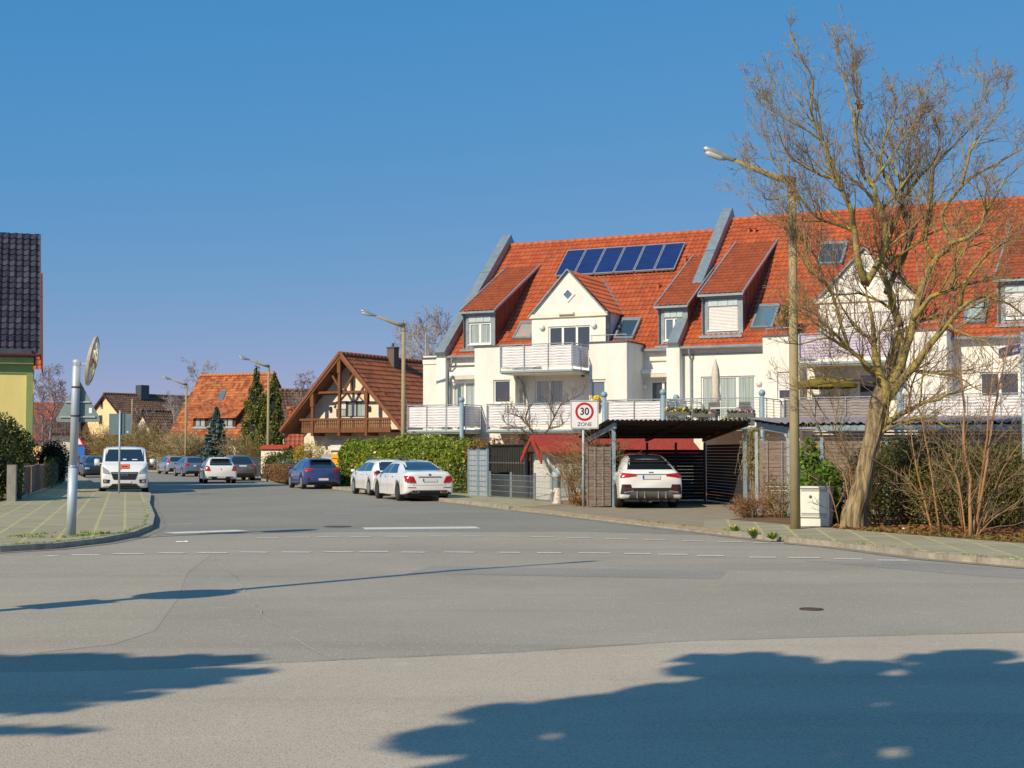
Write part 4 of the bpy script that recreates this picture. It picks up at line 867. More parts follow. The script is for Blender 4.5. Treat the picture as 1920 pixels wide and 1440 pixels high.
# --- yellow gabled house, far end of the street
F4 = Frame(AT(191, 850, 175).x, 175, .77, -.64); z4 = F4.B(191, 738, 0)[1]; f4 = F4.B(148, 797, 0); half4 = 4.9; m4 = (z4 - f4[1]) / abs(f4[0])
H4, _ = local_house('yellow_gabled_house', 'distant yellow gabled house with dark brown roof and chimney', 'house', F4, half4, .5, 14.6, z4 - half4 * m4 - .15, z4 - .15, 'cream2', 'mud', .5, .4)
for px, py, w_, h_ in [(191, 758, .5, .9), (189, 787, .7, 1.1), (165, 820, .8, 1.2), (203, 823, .8, 1.2)]:
    p = F4.B(px, py, .5); window(H4, p[0] - w_ / 2, p[0] + w_ / 2, p[1] - h_ / 2, p[1] + h_ / 2, .42, 1, 'glass', dep=.08, frame='wood')
MB().box(-.2, 4.9, z4 - .6, .95, 6.1, z4 + 1.2).build('chimney', M['zinc_dark'], H4)
# --- further roofs
def far_house(name, label, px, Y, ux, uy, half, L, zr, ze, wm, rm, ridge='y'):
    P = AT(px, 850, Y); F = Frame(P.x, Y, ux, uy); return local_house(name, label, 'house', F, half, 0, L, ze, zr, wm, rm, .5, .4, tw=.30)[0]
f = lambda py, Y: (850 - py) / FPX * Y + 1.7
far_house('red_roofed_house', 'distant house with a broad red roof left of the yellow gabled house', 58, 178, .05, -1, 4.6, 5.6, f(757, 175), f(826, 175) + .3, 'peach', 'redold')
far_house('small_far_house', 'tiny distant house with orange and grey roof beside the third street lamp', 300, 205, .05, -1, 3.6, 5.5, f(764, 205), f(800, 205), 'plaster2', 'redold')
far_house('dark_roofed_annex', 'dark grey roofed building behind the tall columnar conifers', 522, 128, .3, -.95, 3.4, 6, f(735, 128), f(800, 128), 'plaster2', 'mud')
far_house('small_gable_house', 'small brown roofed gable house directly right of the yellow house', 268, 152, .77, -.64, 2.9, 3.6, f(772, 152), f(832, 152), 'plaster2', 'mud')
far_house('low_red_outbuilding', 'low outbuilding with red tiles tucked beside the half timbered house', 548, 99, .1, -1, 2.2, 2.6, f(771, 99), f(832, 99), 'plaster2', 'redold')
far_house('far_left_house', 'distant pale house with brown roof behind the triangular sign', 92, 160, .3, -.95, 2.8, 3.0, f(790, 160), f(812, 160), 'plaster2', 'mud')
# garden wall with red coping
A_, B_ = AT(492, 850, 93), AT(545, 850, 91.5); t = thing('garden_wall', 'cream garden wall with red tile coping before the half timbered house', 'garden wall', (A_.x, A_.y, 0), math.atan2(B_.y - A_.y, B_.x - A_.x)); Lw = (B_ - A_).length
MB().box(0, -.12, .1, Lw, .12, f(842, 92)).build('wall', M['plaster2'], t); MB().prism([(0, -.3, f(842, 92)), (0, .3, f(842, 92)), (0, 0, f(834, 92))], (Lw, 0, 0)).build('coping', M['shingle'], t)

# --- yellow house on the left with glazed black roof
FL = Frame(-20.72, 62, .944, .33)
LH = thing('yellow_house', 'yellow rendered house with glazed black tile roof at the left edge', 'house', (*FL.P, 0), FL.ang)
zeL = FL.B(30, 650, 0)[1]; zrL = FL.B(74, 444, 4.6)[1]; mL = (zrL - zeL) / 4.6; eL, lL = eyv(mL)
MB().box(-14, 0, 0, 0, 9.2, zeL).prism([(-.25, 0, zeL), (-.25, 9.2, zeL), (-.25, 4.6, zrL - .25)], (.2, 0, 0)).build('wall', M['yellow'], LH)
xv = FL.B(74, 444, 4.6)[0]
tiled('roof', T['slate'], LH, (xv - 14, -.35, zeL - .35 * mL + .12), (1, 0, 0), eL, 14, 4.95 * lL, tw=.30, th=.36, amp=.05)
tiled('rear_roof', T['slate'], LH, (xv, 9.55, zeL - .35 * mL + .12), (-1, 0, 0), (0, -eL[1], eL[2]), 14, 4.95 * lL, tw=.5, th=.5)
MB().beam((xv + .03, -.4, zeL - .4 * mL + .02), (xv + .03, 4.6, zrL + .04), .06, .26).box(-14, -.42, zeL - .45, -.02, -.02, zeL - .12).build('verge_board', M['zinc_dark'], LH)
MB().tube([(-14, -.45, zeL - .38), (xv, -.45, zeL - .38)], .07, 8).build('gutter', mat('maroon_gutter', (.10, .02, .02), .5), LH)
MB().box(-14, -.3, zeL - .75, .08, -.002, zeL - .46).box(-14, -.05, zeL - 1.15, .06, -.003, zeL - .751).box(-.2, -.07, 0, .08, -.004, zeL - 1.16).build('corner_trim', M['green_paint'], LH)
gd = MB()
for xx in (-1.6, -2.2, -3.4): q = V((xx, .35, zeL + .35 * mL + .15)); gd.beam(q, q + V((0, -.05, .28)), .04, .02)
gd.tube([(-14, .2, zeL + .2 * mL + .25), (xv - .1, .2, zeL + .2 * mL + .25)], .012, 5); gd.build('snow_guard', M['steel_dark'], LH)
FR = Frame(*FL.W(0, 10.5), .944, .33)
t = thing('orange_roofed_house', 'neighbouring house with orange tile verge just showing behind the yellow house', 'house', (*FR.P, 0), FR.ang)
xw = FR.B(64, 700, 0)[0]; xq = FR.B(79, 520, 4)[0]; zE, zR_ = FR.B(72, 680, 0)[1], FR.B(79, 517, 4)[1]; mR = (zR_ - zE) / 4; eR, lR = eyv(mR)
MB().box(xw - 6, 0, 0, xw, 8, zE).prism([(xw - .3, 0, zE), (xw - .3, 8, zE), (xw - .3, 4, zR_ - .3)], (.2, 0, 0)).build('wall', M['peach'], t)
tiled('roof', T['orange'], t, (xq - 7, -.4, zE - .4 * mR + .1), (1, 0, 0), eR, 7, 4.4 * lR); MB().beam((xq, -.4, zE - .4 * mR + .05), (xq, 4, zR_ + .05), .06, .3).build('verge', M['zinc_red'], t)

# ================================================================== STREET FURNITURE
def lamp_post():
    t = thing('street_lamp', '', 'street lamp', (0, 0, 0), 0, 'concrete street lamps along the street')
    MB().tube([(0, 0, 0), (0, 0, 2.6), (0, 0, 7.30)], [.112, .10, .080], 20, True).build('post', M['concrete'], t, smooth=True)
    a = MB(); a.tube([(0, 0, 7.28), (0, 0, 7.46)], [.086, .06], 16); a.tube([(.05, 0, 7.40), (-.35, 0, 7.47), (-1.35, 0, 7.83)], [.10, .072, .045], 10); a.build('arm', M['concrete'], t, smooth=True)
    rt = MB(); rt.tube([(0, 0, 7.14), (0, 0, 7.17)], .089, 16); rt.build('band', M['iron'], t)
    h = MB(); A_ = V((-1.25, 0, 7.80)); D = V((-.94, 0, .33)).normalized(); h.tube([A_, A_ + D * .1, A_ + D * .32, A_ + D * .55, A_ + D * .72, A_ + D * .76], [.045, .055, .075, .085, .065, .02], 12)
    o = h.build('lamp_head', M['galv'], t, smooth=True)
    g_ = MB(); C_ = A_ + D * .47 + V((0, 0, -.07)); g_.tube([C_ - D * .22, C_ - D * .1, C_ + D * .15, C_ + D * .24], [.03, .07, .075, .03], 12); g_.build('lens', M['lens'], o, smooth=True)
    return t
L0 = lamp_post(); lamps = [((5.98, 30.5), 190, 'nearest concrete street lamp beside the white utility cabinet'), ((-4.93, 65.3), 196, 'concrete street lamp in front of the laurel hedge'),
    ((-16.25, 96.0), 199, 'concrete street lamp by the dark bins and columnar conifers'), ((-27.5, 121.5), 202, 'small far concrete street lamp before the rust roofed house'),
    ((-7.8, 13.1), 37, 'concrete street lamp standing outside the left edge, its shadow crossing the road')]
for i, ((x, y), a, lab) in enumerate(lamps):
    o = L0 if i == 0 else copy_tree(L0); o.location = (x, y, .1 if i < 4 else 0.0); o.rotation_euler = (0, 0, R_(a - 180)); o['label'] = lab
# sign plates on the outside lamp (they throw the blob in the shadow line)
t = thing('round_sign', 'round traffic sign on the lamp outside the left edge', 'traffic sign', (-7.8, 13.1, 4.2), R_(-41)); MB().lathe((0, -.16, 0), (0, 1, 0), [(0, .48), (.03, .48)], 24).build('sign_plate', M['sign_back'], t); MB().box(-.05, -.135, -.1, .05, -.09, .1).build('clamp', M['galv'], t)
t = thing('lamp_base_box', 'fuse box low on the lamp outside the left edge', 'fuse box', (-7.8, 13.1, .5), R_(30)); MB().box(-.16, -.2, 0, .16, .2, 1.3).build('casing', M['galv'], t); MB().box(-.17, -.12, .2, -.161, .12, .9).build('door', M['steel'], t)
t = thing('route_sign', 'long signboard on the lamp outside the left edge', 'traffic sign', (-7.8, 13.1, 3.15), R_(-41)); MB().box(-.3, -.17, -.4, .22, -.14, .3).build('sign_plate', M['sign_back'], t); MB().box(-.05, -.139, -.1, .05, -.09, .1).build('clamp', M['galv'], t)

# traffic mirror and give way sign on a pale post
P_ = thing('mirror_post', 'pale blue-grey steel post on the corner pavement carrying the traffic mirror', 'post', (-8.55, 28.02, .11), 0)
P_.rotation_euler = (R_(0), R_(1.1), 0)
MB().tube([(0, 0, 0), (0, 0, 1.32)], .092, 18).build('lower_tube', M['pole'], P_, smooth=True)
MB().tube([(0, 0, 1.32), (0, 0, 1.36)], [.098, .082], 18).build('collar', M['galv'], P_, smooth=True)
MB().tube([(0, 0, 1.36), (0, 0, 3.40), (0, 0, 3.42)], [.078, .078, .05], 18).build('upper_tube', M['pole'], P_, smooth=True)
MB().tube([(0, 0, 3.30), (0, 0, 3.36)], .084, 18).tube([(.05, 0, 3.33), (.30, -.02, 3.33)], .022, 8).build('bracket', M['galv'], P_)
b = MB()
for z in (2.30, 2.86): b.tube([(0, 0, z), (0, 0, z + .035)], .083, 16)
b.build('sign_clamp', M['iron'], P_)
TM = thing('traffic_mirror', 'oval edge-on traffic mirror with brownish rim on top of the pale post', 'traffic mirror', (-8.17, 27.96, 3.50), 0)
TM.rotation_euler = (R_(10), 0, R_(98))
n = 36; rim = MB(); gl = MB()
for rr, yy, tgt in ((.49, .02, rim), (.49, -.02, rim), (.43, -.045, rim), (.43, .03, rim)):
    for k in range(n): a_ = 2 * math.pi * k / n; rim.v.append((rr * .9 * math.cos(a_), yy, rr * math.sin(a_)))
for j in range(4):
    for k in range(n): rim.f.append((j * n + k, j * n + (k + 1) % n, ((j + 1) % 4) * n + (k + 1) % n, ((j + 1) % 4) * n + k))
rim.build('mirror_rim', M['mirror_rim'], TM, smooth=False)
gl.v.append((0, -.10, 0))
for i in range(1, 6):
    for k in range(n): a_ = 2 * math.pi * k / n; r_ = .435 * i / 5; gl.v.append((r_ * .9 * math.cos(a_), -.10 + .075 * (i / 5) ** 2, r_ * math.sin(a_)))
gl.f += [(0, 1 + (k + 1) % n, 1 + k) for k in range(n)]
for i in range(4): gl.f += [(1 + i * n + k, 1 + i * n + (k + 1) % n, 1 + (i + 1) * n + (k + 1) % n, 1 + (i + 1) * n + k) for k in range(n)]
gl.build('mirror_glass', M['mirror'], TM, smooth=True)
bk = MB(); bk.lathe((0, .03, 0), (0, 1, 0), [(0, .43), (.015, .36), (.03, .2), (.035, .01)], 28); bk.build('mirror_back', M['plate'], TM, smooth=True)
def tri_sign(loc, rz, s, label):
    t = thing('triangular_sign', label, 'traffic sign', loc, rz); h = s * .866; pts = []
    for cx_, cz_, a0 in ((0, h * .63, 90), (-s * .46, -h * .33, 210), (s * .46, -h * .33, 330)):
        for k in range(-3, 4): a_ = R_(a0 + k * 18); pts.append((cx_ + .05 * math.cos(a_), 0, cz_ + .05 * math.sin(a_)))
    pts = sorted(pts, key=lambda p: math.atan2(p[2], p[0])); MB().prism(pts, (0, .008, 0)).build('sign_plate', M['sign_back'], t)
    MB().box(-s * .30, -.03, h * .12, s * .30, -.001, h * .16).box(-s * .42, -.03, -h * .28, s * .42, -.001, -h * .24).build('rail', M['galv'], t)
    pts2 = [(p[0] * 1.0, .009, p[2]) for p in pts]; MB().prism(pts2, (0, .002, 0)).build('sign_face', M['sign_red'], t)
    MB().prism([(p[0] * .68, .0115, p[2] * .68) for p in pts], (0, .002, 0)).build('sign_field', M['sign_white'], t)
    MB().box(s * .26, -.006, -h * .16, s * .33, -.001, -h * .02).build('sticker', M['paper'], t); return t
tri_sign((-8.47, 28.10, 2.60), R_(-3), .84, 'grey back of a triangular sign on the mirror post')
P2 = thing('sign_post', 'thin grey post at the pavement end in front of the white van', 'post', (-15.6, 57.3, .11), 0); MB().tube([(0, 0, 0), (0, 0, 3.28)], .038, 12).build('tube', M['pole'], P2, smooth=True); MB().tube([(0, 0, 3.27), (0, 0, 3.31)], .042, 12).build('cap', M['galv'], P2)
t = thing('square_sign', 'grey back of a square sign on the thin post before the van', 'traffic sign', (-15.6, 57.36, 2.86), R_(6))
MB().box(-.44, 0, -.42, .44, .008, .42).build('sign_plate', M['sign_back'], t); MB().box(.02, -.03, -.42, .16, -.001, .42).build('rail', mat('rail_dark', (.11, .16, .19), .5), t); MB().box(-.43, .009, -.41, .43, .012, .41).build('sign_face', M['sign_white'], t); MB().box(.26, -.006, -.34, .32, -.001, -.28).build('sticker', M['paper'], t)
# 30 zone sign
P3 = thing('sign_post', 'grey post of the speed zone sign beside the carport', 'post', (2.12, 42.83, .11), 0); MB().tube([(0, 0, 0), (0, 0, 3.10)], .038, 12).build('tube', M['pole'], P3, smooth=True); MB().tube([(0, 0, 3.09), (0, 0, 3.13)], .042, 12).build('cap', M['galv'], P3)
zs = AT(1096, 777.5, 42.75); t = thing('speed_zone_sign', 'white square sign reading 30 ZONE with a red ring', 'traffic sign', (zs.x, 42.76, zs.z), R_(-1))
def rrect(hw, hh, r, y): return [(sx_ * (hw - r) + r * math.cos(R_(a0 + k * 22.5)), y, sz * (hh - r) + r * math.sin(R_(a0 + k * 22.5))) for sx_, sz, a0 in ((1, 1, 0), (-1, 1, 90), (-1, -1, 180), (1, -1, 270)) for k in range(5)]
MB().prism(rrect(.42, .42, .04, 0), (0, .02, 0)).build('sign_plate', M['sign_white'], t)
def frame_ring(o_, i_, y0, y1):
    b = MB(); n = len(o_); b.v = [(p[0], y0, p[2]) for p in o_] + [(p[0], y0, p[2]) for p in i_]; b.f = [(k, n + k, n + (k + 1) % n, (k + 1) % n)[::-1] for k in range(n)]; return b
frame_ring(rrect(.405, .405, .03, 0), rrect(.39, .39, .025, 0), -.003, 0).build('border', M['sign_black'], t)
circ = lambda r, n=40: [(r * math.cos(2 * math.pi * k / n), 0, r * math.sin(2 * math.pi * k / n) + .09) for k in range(n)]
frame_ring(circ(.275), circ(.205), -.003, 0).build('red_ring', M['sign_red'], t)
lettering('numerals', '30', .30, M['sign_black'], t, (0, -.004, .09), sx=.92, bold=True); lettering('word', 'ZONE', .155, M['sign_black'], t, (0, -.004, -.29), sx=1.0)
# street name sign at the right edge
t = thing('street_name_post', 'blue-grey post at the right edge carrying the street name sign', 'post', (10.66, 30.0, .1), 0); MB().tube([(0, 0, 0), (0, 0, 4.15)], .045, 12).build('tube', M['pole'], t, smooth=True)
MB().box(-.06, -.05, 3.78, .06, .05, 3.83).build('clamp', M['galv'], t)
a_ = AT(1873, 665, 31.6); b_ = AT(1914, 651, 30.0); mid = (a_ + b_) / 2
t = thing('street_name_sign', 'blue street name sign with white lettering on the right edge post', 'street sign', (mid.x, mid.y, mid.z), math.atan2(b_.y - a_.y, b_.x - a_.x)); Ls_ = .5 * math.hypot(b_.x - a_.x, b_.y - a_.y)
MB().prism(rrect(Ls_, .115, .02, 0), (0, .012, 0)).build('sign_plate', M['sign_white'], t); MB().prism(rrect(Ls_ - .015, .10, .015, -.003), (0, .002, 0)).build('sign_field', M['sign_blue'], t)
lettering('lettering', 'Siegersdorfer Hauptstr.', .15, M['sign_white'], t, (0, -.005, 0), sx=Ls_ * 2 / 1.78)
# small signs far left
px_ = AT(148, 850, 105); t = thing('sign_post', 'far thin post with a small triangular and a blue sign by the hedge', 'post', (px_.x, 105, .1), 0)
MB().tube([(0, 0, 0), (0, 0, 4.4)], .04, 8).build('tube', M['wood'], t); MB().box(-.42, -.05, 1.45, .42, -.03, 2.1).build('blue_plate', M['sign_blue2'], t); MB().prism([(-.42, -.05, 2.15), (.42, -.05, 2.15), (0, -.05, 2.9)], (0, .02, 0)).build('triangle_plate', M['sign_red'], t); MB().prism([(-.25, -.06, 2.25), (.25, -.06, 2.25), (0, -.06, 2.7)], (0, .009, 0)).build('triangle_field', M['sign_white'], t)
px_ = AT(247, 850, 148); t = thing('wooden_pole', 'thin wooden pole rising behind the white van', 'pole', (px_.x, 148, .1), 0); MB().tube([(0, 0, 0), (0, 0, f(749, 148) - .1)], [.12, .09], 10).build('shaft', mat('pole_wood', (.42, .32, .22), .9, .2, 5), t); MB().tube([(0, 0, f(749, 148) - .1), (0, 0, f(749, 148))], [.09, .03], 10).build('cap', M['zinc'], t)
# hydrant
t = thing('hydrant', 'pale blue and white pillar hydrant in front of the low steel fence', 'hydrant', (1.43, 45.56, .11), 0)
MB().lathe((0, 0, 0), (0, 0, 1), [(0, .17), (.05, .17), (.07, .12), (.5, .105)], 14).build('foot', M['hydrant_w'], t, smooth=True)
MB().lathe((0, 0, .5), (0, 0, 1), [(0, .105), (.32, .11), (.34, .15), (.38, .17), (.52, .155), (.56, .08), (.62, .05), (.63, .01)], 14).build('head', M['hydrant_b'], t, smooth=True)
MB().lathe((-.08, -.03, .38), (-1, -.2, 0), [(0, .06), (.10, .06), (.101, .085), (.15, .085), (.16, .02)], 12).build('outlet', M['hydrant_w'], t)
# utility cabinet
t = thing('utility_cabinet', 'white plastic utility cabinet beside the nearest lamp post', 'cabinet', (6.69, 31.7, .11), R_(-24))
MB().box(-.44, -.16, 0, .40, .2, .24).build('plinth', M['cabinet'], t); MB().box(-.46, -.2, .245, .42, .22, 1.04).build('body', M['cabinet'], t)
b = MB().box(-.40, -.212, .36, .36, -.201, .92); b.build('door', M['cabinet'], t); MB().box(-.48, -.23, 1.042, .44, .25, 1.085).build('lid', M['cabinet'], t)
b = MB()
for z in (.28, .31, .335, .95, .975, 1.0): b.box(-.40, -.204, z, .36, -.2005, z + .008)
b.build('vent_slots', M['black'], t); MB().lathe((-.12, -.212, .80), (0, -1, 0), [(0, .045), (.006, .045), (.007, .02)], 14).build('badge', M['zinc_dark'], t)

t.scale = (.74, 1, .8)
# ================================================================== YARD: SHED, FENCES, CARPORTS
E1 = V((.962, .272, 0)); 
def lf(x, y, name, label, cat, ang=None, group=None): return thing(name, label, cat, (x, y, .1), math.atan2(E1.y, E1.x) if ang is None else ang, group)
SHF = Frame(1.28, 49.2, E1.x, E1.y)
SH = thing('garden_shed', 'low white garden shed with red shingle roof and roller shutter', 'shed', (1.28, 49.2, .08), SHF.ang)
b = MB(); b.box(0, 0, 0, 5.3, 1.9, 1.72); b.prism([(0, 0, 1.72), (0, 1.9, 1.72), (0, .95, 2.12)], (5.3, 0, 0)); b.build('wall', M['shedwall'], SH)
for sg in (0, 1):
    y0_, y1_ = (-.3, .95) if sg == 0 else (2.2, .95)
    MB().prism([(-.35, y0_, 1.60), (-.35, y1_, 2.22), (-.35, y1_, 2.27), (-.35, y0_, 1.66)], (5.85, 0, 0)).build('roof', M['shingle'], SH)
MB().prism([(-.4, -.33, 1.42), (-.4, .95, 2.24), (-.4, .95, 2.06), (-.4, -.30, 1.26)], (.05, 0, 0)).prism([(-.4, 2.23, 1.42), (-.4, .95, 2.24), (-.4, .95, 2.06), (-.4, 2.2, 1.26)], (.05, 0, 0)).build('bargeboard', M['shingle'], SH)
MB().prism([(-.36, .1, 1.68), (-.36, 1.8, 1.68), (-.36, .95, 2.1)], (.30, 0, 0)).build('gable_shade_fill', M['wood_dark'], SH)  # dark block put in as the shade under the gable overhang
b = MB()
for i in range(24): b.box(.25, -.03 - .012 * (i % 2), .15 + i * .062, 1.55, -.002, .15 + i * .062 + .056)
b.build('roller_shutter', mat('pale_green_shutter', (.58, .64, .60), .6, .1, 3), SH)
MB().box(.18, -.035, .1, .245, -.003, 1.65).box(1.555, -.035, .1, 1.62, -.003, 1.65).build('shutter_rail', M['galv'], SH)
# mesh panels (bin enclosure)
def panel(a, b, h, label, name='mesh_panel', mt='mesh_panel', fill=True, cat='fence', nv=9, nh=9, group=None, z0=.1):
    a, b = V((*a, 0)), V((*b, 0)); L = (b - a).length; t = thing(name, label, cat, (a.x, a.y, z0), math.atan2(b.y - a.y, b.x - a.x), group)
    g_ = MB()
    for i in range(nv + 1): x = L * i / nv; g_.tube([(x, -.02, 0), (x, -.02, h)], .006, 4)
    for i in range(nh + 1): z = .02 + (h - .04) * i / nh; g_.tube([(0, -.028, z), (L, -.028, z)], .006, 4)
    g_.build('wire_grid', M['zinc'], t); p_ = MB()
    for x in (0, L): p_.box(x - .035, -.035, 0, x + .035, .035, h + .02)
    p_.build('frame', M['steel'], t)
    if fill: MB().box(.04, .0, .03, L - .04, .015, h - .02).build('infill', M[mt], t)
    return t
panel(gp(879, 929.5, .12), gp(896, 930.5, .12), 1.75, 'left leaf of the pale mesh bin enclosure beside the hedge end', nv=6, group='bin enclosure panels')
panel(gp(898, 930.5, .12), gp(914, 931.5, .12), 1.75, 'right leaf of the pale mesh bin enclosure beside the slatted gate', nv=6, group='bin enclosure panels')
# low steel mesh fence
fa, fb = V((*gp(917, 932, .12), 0)), V((*gp(1034, 941, .12), 0))
pts = [fa + (fb - fa) * k for k in (0, .37, .72, 1.0)]
t = thing('low_mesh_fence', 'low galvanised double bar fence along the pavement left of the hydrant', 'fence', (fa.x, fa.y, .1), math.atan2((fb - fa).y, (fb - fa).x)); L = (fb - fa).length; b = MB(); n = int(L / .07)
for i in range(n + 1): b.tube([(L * i / n, 0, .03), (L * i / n, 0, .86)], .0035, 4)
for z in (.06, .26, .46, .66, .84): b.tube([(0, -.008, z), (L, -.008, z)], .007, 4)
b.build('bar_mat', M['galv'], t)
for k in (0, .36, .74, 1.0): MB().box(L * k - .035, .01, 0, L * k + .035, .06, .95).build('post', M['galv'], t)
b2 = V((*AT(1086, 945, 45.6).xy, 0)); b1 = fb + V((.2, .1, 0)); t = thing('low_mesh_fence', 'short low mesh fence behind the hydrant', 'fence', (b1.x, b1.y, .1), math.atan2((b2 - b1).y, (b2 - b1).x)); L = (b2 - b1).length; b = MB(); n = int(L / .08)
for i in range(n + 1): b.tube([(L * i / n, 0, .03), (L * i / n, 0, .86)], .004, 4)
for z in (.06, .26, .46, .66, .84): b.tube([(0, -.008, z), (L, -.008, z)], .007, 4)
b.build('bar_mat', M['galv'], t)
# slatted privacy gate and grey screen behind
def slatted(a, b, h, label, n, mt, wd=.75, cat='fence', rail=True):
    a, b = V((*a, 0)), V((*b, 0)); L = (b - a).length; t = thing('slat_fence', label, cat, (a.x, a.y, .1), math.atan2(b.y - a.y, b.x - a.x)); s = MB(); p = L / n
    for i in range(n): x = p * (i + .5); s.add([(x - p * wd / 2, .02, .04), (x + p * wd / 2, -.03, .04), (x + p * wd / 2, -.03, h), (x - p * wd / 2, .02, h)], [(0, 1, 2, 3), (3, 2, 1, 0)])
    s.build('slats', M[mt], t); r = MB()
    if rail:
        r.box(0, .03, h - .12, L, .06, h - .06).box(0, .03, .1, L, .06, .16); r.build('rail', M['steel_dark'], t); k = MB()
        for i in range(n): k.box(p * (i + .5) - .02, -.045, h * .62, p * (i + .5) + .02, -.032, h * .62 + .05)
        k.build('clip', M['galv'], t)
    for x in (0, L): MB().box(x - .03, -.05, 0, x + .03, .05, h + .02).build('post', M['steel_dark'], t)
    MB().box(.03, .07, .02, L - .03, .09, h - .03).build('backing', M['grille'], t)
    return t
a_ = gp(917, 928, .12); slatted(a_, AT(986, 850, 52.0).xy, 1.98, 'dark grey vertical slat fence behind the low mesh fence', 22, 'grille')
slatted(AT(989, 850, 52.2).xy, AT(1022, 850, 50.6).xy, 1.95, 'dark grey boarded screen left of the garden shed', 9, 'grille', .92, rail=False)

# carport one (open, with the parked car)
CP = Frame(2.98, 42.7, .995, .09); D = -1
C1 = thing('carport', 'open carport with corrugated roof sheltering the white coupe car', 'carport', (*CP.P, .1), CP.ang)
zf_, zk_ = 2.48, 2.04; wd_ = F_w = CP.B(1412, 800, -.5)[0]; dp_ = 5.6
sl_ = math.hypot(dp_ + 1.0, zf_ - zk_)
corrugated('roof', M['fibre'], C1, (-.25, -.55, zf_ + .1), (1, 0, 0), (0, dp_ + 1.0, -(zf_ - zk_)), wd_ + .25, sl_, .14, .02, M['fibre_under'])
MB().beam((.02, -.35, zf_ - .06), (.02, dp_ + .1, zk_ - .02), .09, .17).build('rafter', M['steel'], C1)
for x in (wd_ * .5, wd_ - .1): MB().beam((x, -.2, zf_ - .02), (x, dp_ + .1, zk_), .08, .10).build('rafter', M['wood_dark'], C1); b = MB()
for y in (.2, 1.6, 3.0, 4.4, dp_): z = zf_ - (zf_ - zk_) * (y + .55) / (dp_ + 1); b.beam((-.15, y, z + .06), (wd_, y, z + .06), .07, .07)
b.build('purlin', M['wood_dark'], C1)
for x, y, m_ in [(.03, 0, 'steel'), (wd_ - .1, .1, 'steel')]: MB().box(x - .05, y - .05, 0, x + .05, y + .05, zf_ - .17).build('post', M[m_], C1)
for i in range(5): x = .1 + (wd_ - .2) * i / 4; MB().box(x - .035, dp_ - .12, 0, x + .035, dp_ - .05, zk_ - .08).build('post', M['steel_dark'], C1)
def slatwall(parent, x0, x1, y, z0, z1, mt, along='x', gap=.012, hh=.085, wires=0, name='slat_wall', rseed=1):
    b = MB(); n = int((z1 - z0) / (hh + gap)); r = random.Random(rseed)
    for i in range(n):
        z = z0 + i * (hh + gap); o_ = r.uniform(-.004, .004)
        if along == 'x': b.box(x0, y + o_, z, x1, y + .02 + o_, z + hh)
        else: b.box(y + o_, x0, z, y + .02 + o_, x1, z + hh)
    o = b.build(name, M[mt], parent)
    if wires:
        w_ = MB()
        for i in range(wires + 1): x = x0 + (x1 - x0) * i / wires; w_.tube([(x, y - .05, z0), (x, y - .05, z1)], .009, 5)
        for i in range(9): z = z0 + (z1 - z0) * (i + .5) / 9; w_.tube([(x0, y - .06, z), (x1, y - .06, z)], .004, 4)
        w_.build('climbing_wires', M['galv'], parent)
    return o
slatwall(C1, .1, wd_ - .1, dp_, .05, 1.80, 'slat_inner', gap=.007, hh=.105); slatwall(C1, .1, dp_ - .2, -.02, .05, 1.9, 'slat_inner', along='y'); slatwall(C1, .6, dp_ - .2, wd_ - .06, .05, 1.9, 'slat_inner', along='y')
slatwall(C1, -.78, -.08, -.02, .05, 1.82, 'wood_grey', wires=3)
# carport two: slatted wall facing the street and shallow roof behind it
wA = V((*gp(1421, 966, .12), 0)); wB = V((AT(1700, 850, 36.0).x, 36.0, 0)); C2a = math.atan2((wB - wA).y, (wB - wA).x); CF2 = Frame(wA.x, wA.y, (wB - wA).x, (wB - wA).y)
C2 = thing('carport', 'second carport with weathered slat wall and lilac grey corrugated roof behind the bare tree', 'carport', (wA.x, wA.y, .1), C2a); Lw2 = 9.5
slatwall(C2, .05, Lw2, 0, .08, 1.95, 'wood_grey', wires=0, rseed=7)
w_ = MB()
for x in (.25, .62, .95, 1.2): w_.tube([(x, -.06, .05), (x, -.06, 1.93)], .009, 5)
for i in range(8): w_.tube([(.1, -.07, .15 + i * .23), (1.3, -.07, .15 + i * .23)], .004, 4)
w_.build('climbing_wires', M['galv'], C2)
for x in (-.02, .78, 1.62, 3.2, 5.0, 7.0, 9.0): MB().box(x - .04, -.05, 0, x + .04, .0 - .001, 2.0 if x > 0 else 2.15).build('post', M['galv' if x < 1 else 'steel'], C2)
MB().box(0, -.02, 1.985, Lw2, .06, 2.01).build('top_rail', M['zinc_dark'], C2)
pA = CF2.B(1401, 784, 3.9); pB = CF2.B(1482, 796, .3)
p0_ = V((pA[0], 3.9, pA[1] - .1)); p1_ = V((.55, .35, 2.38)); upv = p0_ - p1_; exv = V((1, 0, 0)); upn = upv.normalized()
corrugated('roof', M['fibre'], C2, p1_, exv, upn, Lw2 - .8, upv.length, .18, .025, M['fibre_under'])
b = MB()
for k in range(5): q = p1_ + upv * (.05 + k * .22); b.beam(q + V((.15, 0, -.07)), q + V((Lw2 - 1, 0, -.07)), .08, .08)
b.build('purlin', M['wood_dark'], C2)
MB().beam(p1_ + V((.3, .1, -.2)), p0_ + V((.3, 0, -.2)), .10, .2).beam(p1_ + V((.9, .1, -.13)), p1_ + V((Lw2 - 1, .1, -.13)), .08, .14).build('rafter', M['steel'], C2)
MB().box(.75, .3, 0, .87, .42, 2.12).build('post', M['steel'], C2)
bt = thing('timber_planter', 'pale bench-like boards above the slat wall behind the lamp post', 'boards', (wA.x, wA.y, .1), C2a)
MB().box(1.3, 1.6, 2.12, 7.5, 1.75, 2.17).build('upper_board', M['white_frame'], bt); MB().box(1.3, 1.6, 1.93, 7.5, 1.7, 2.09).build('back_board', M['plaster2'], bt)

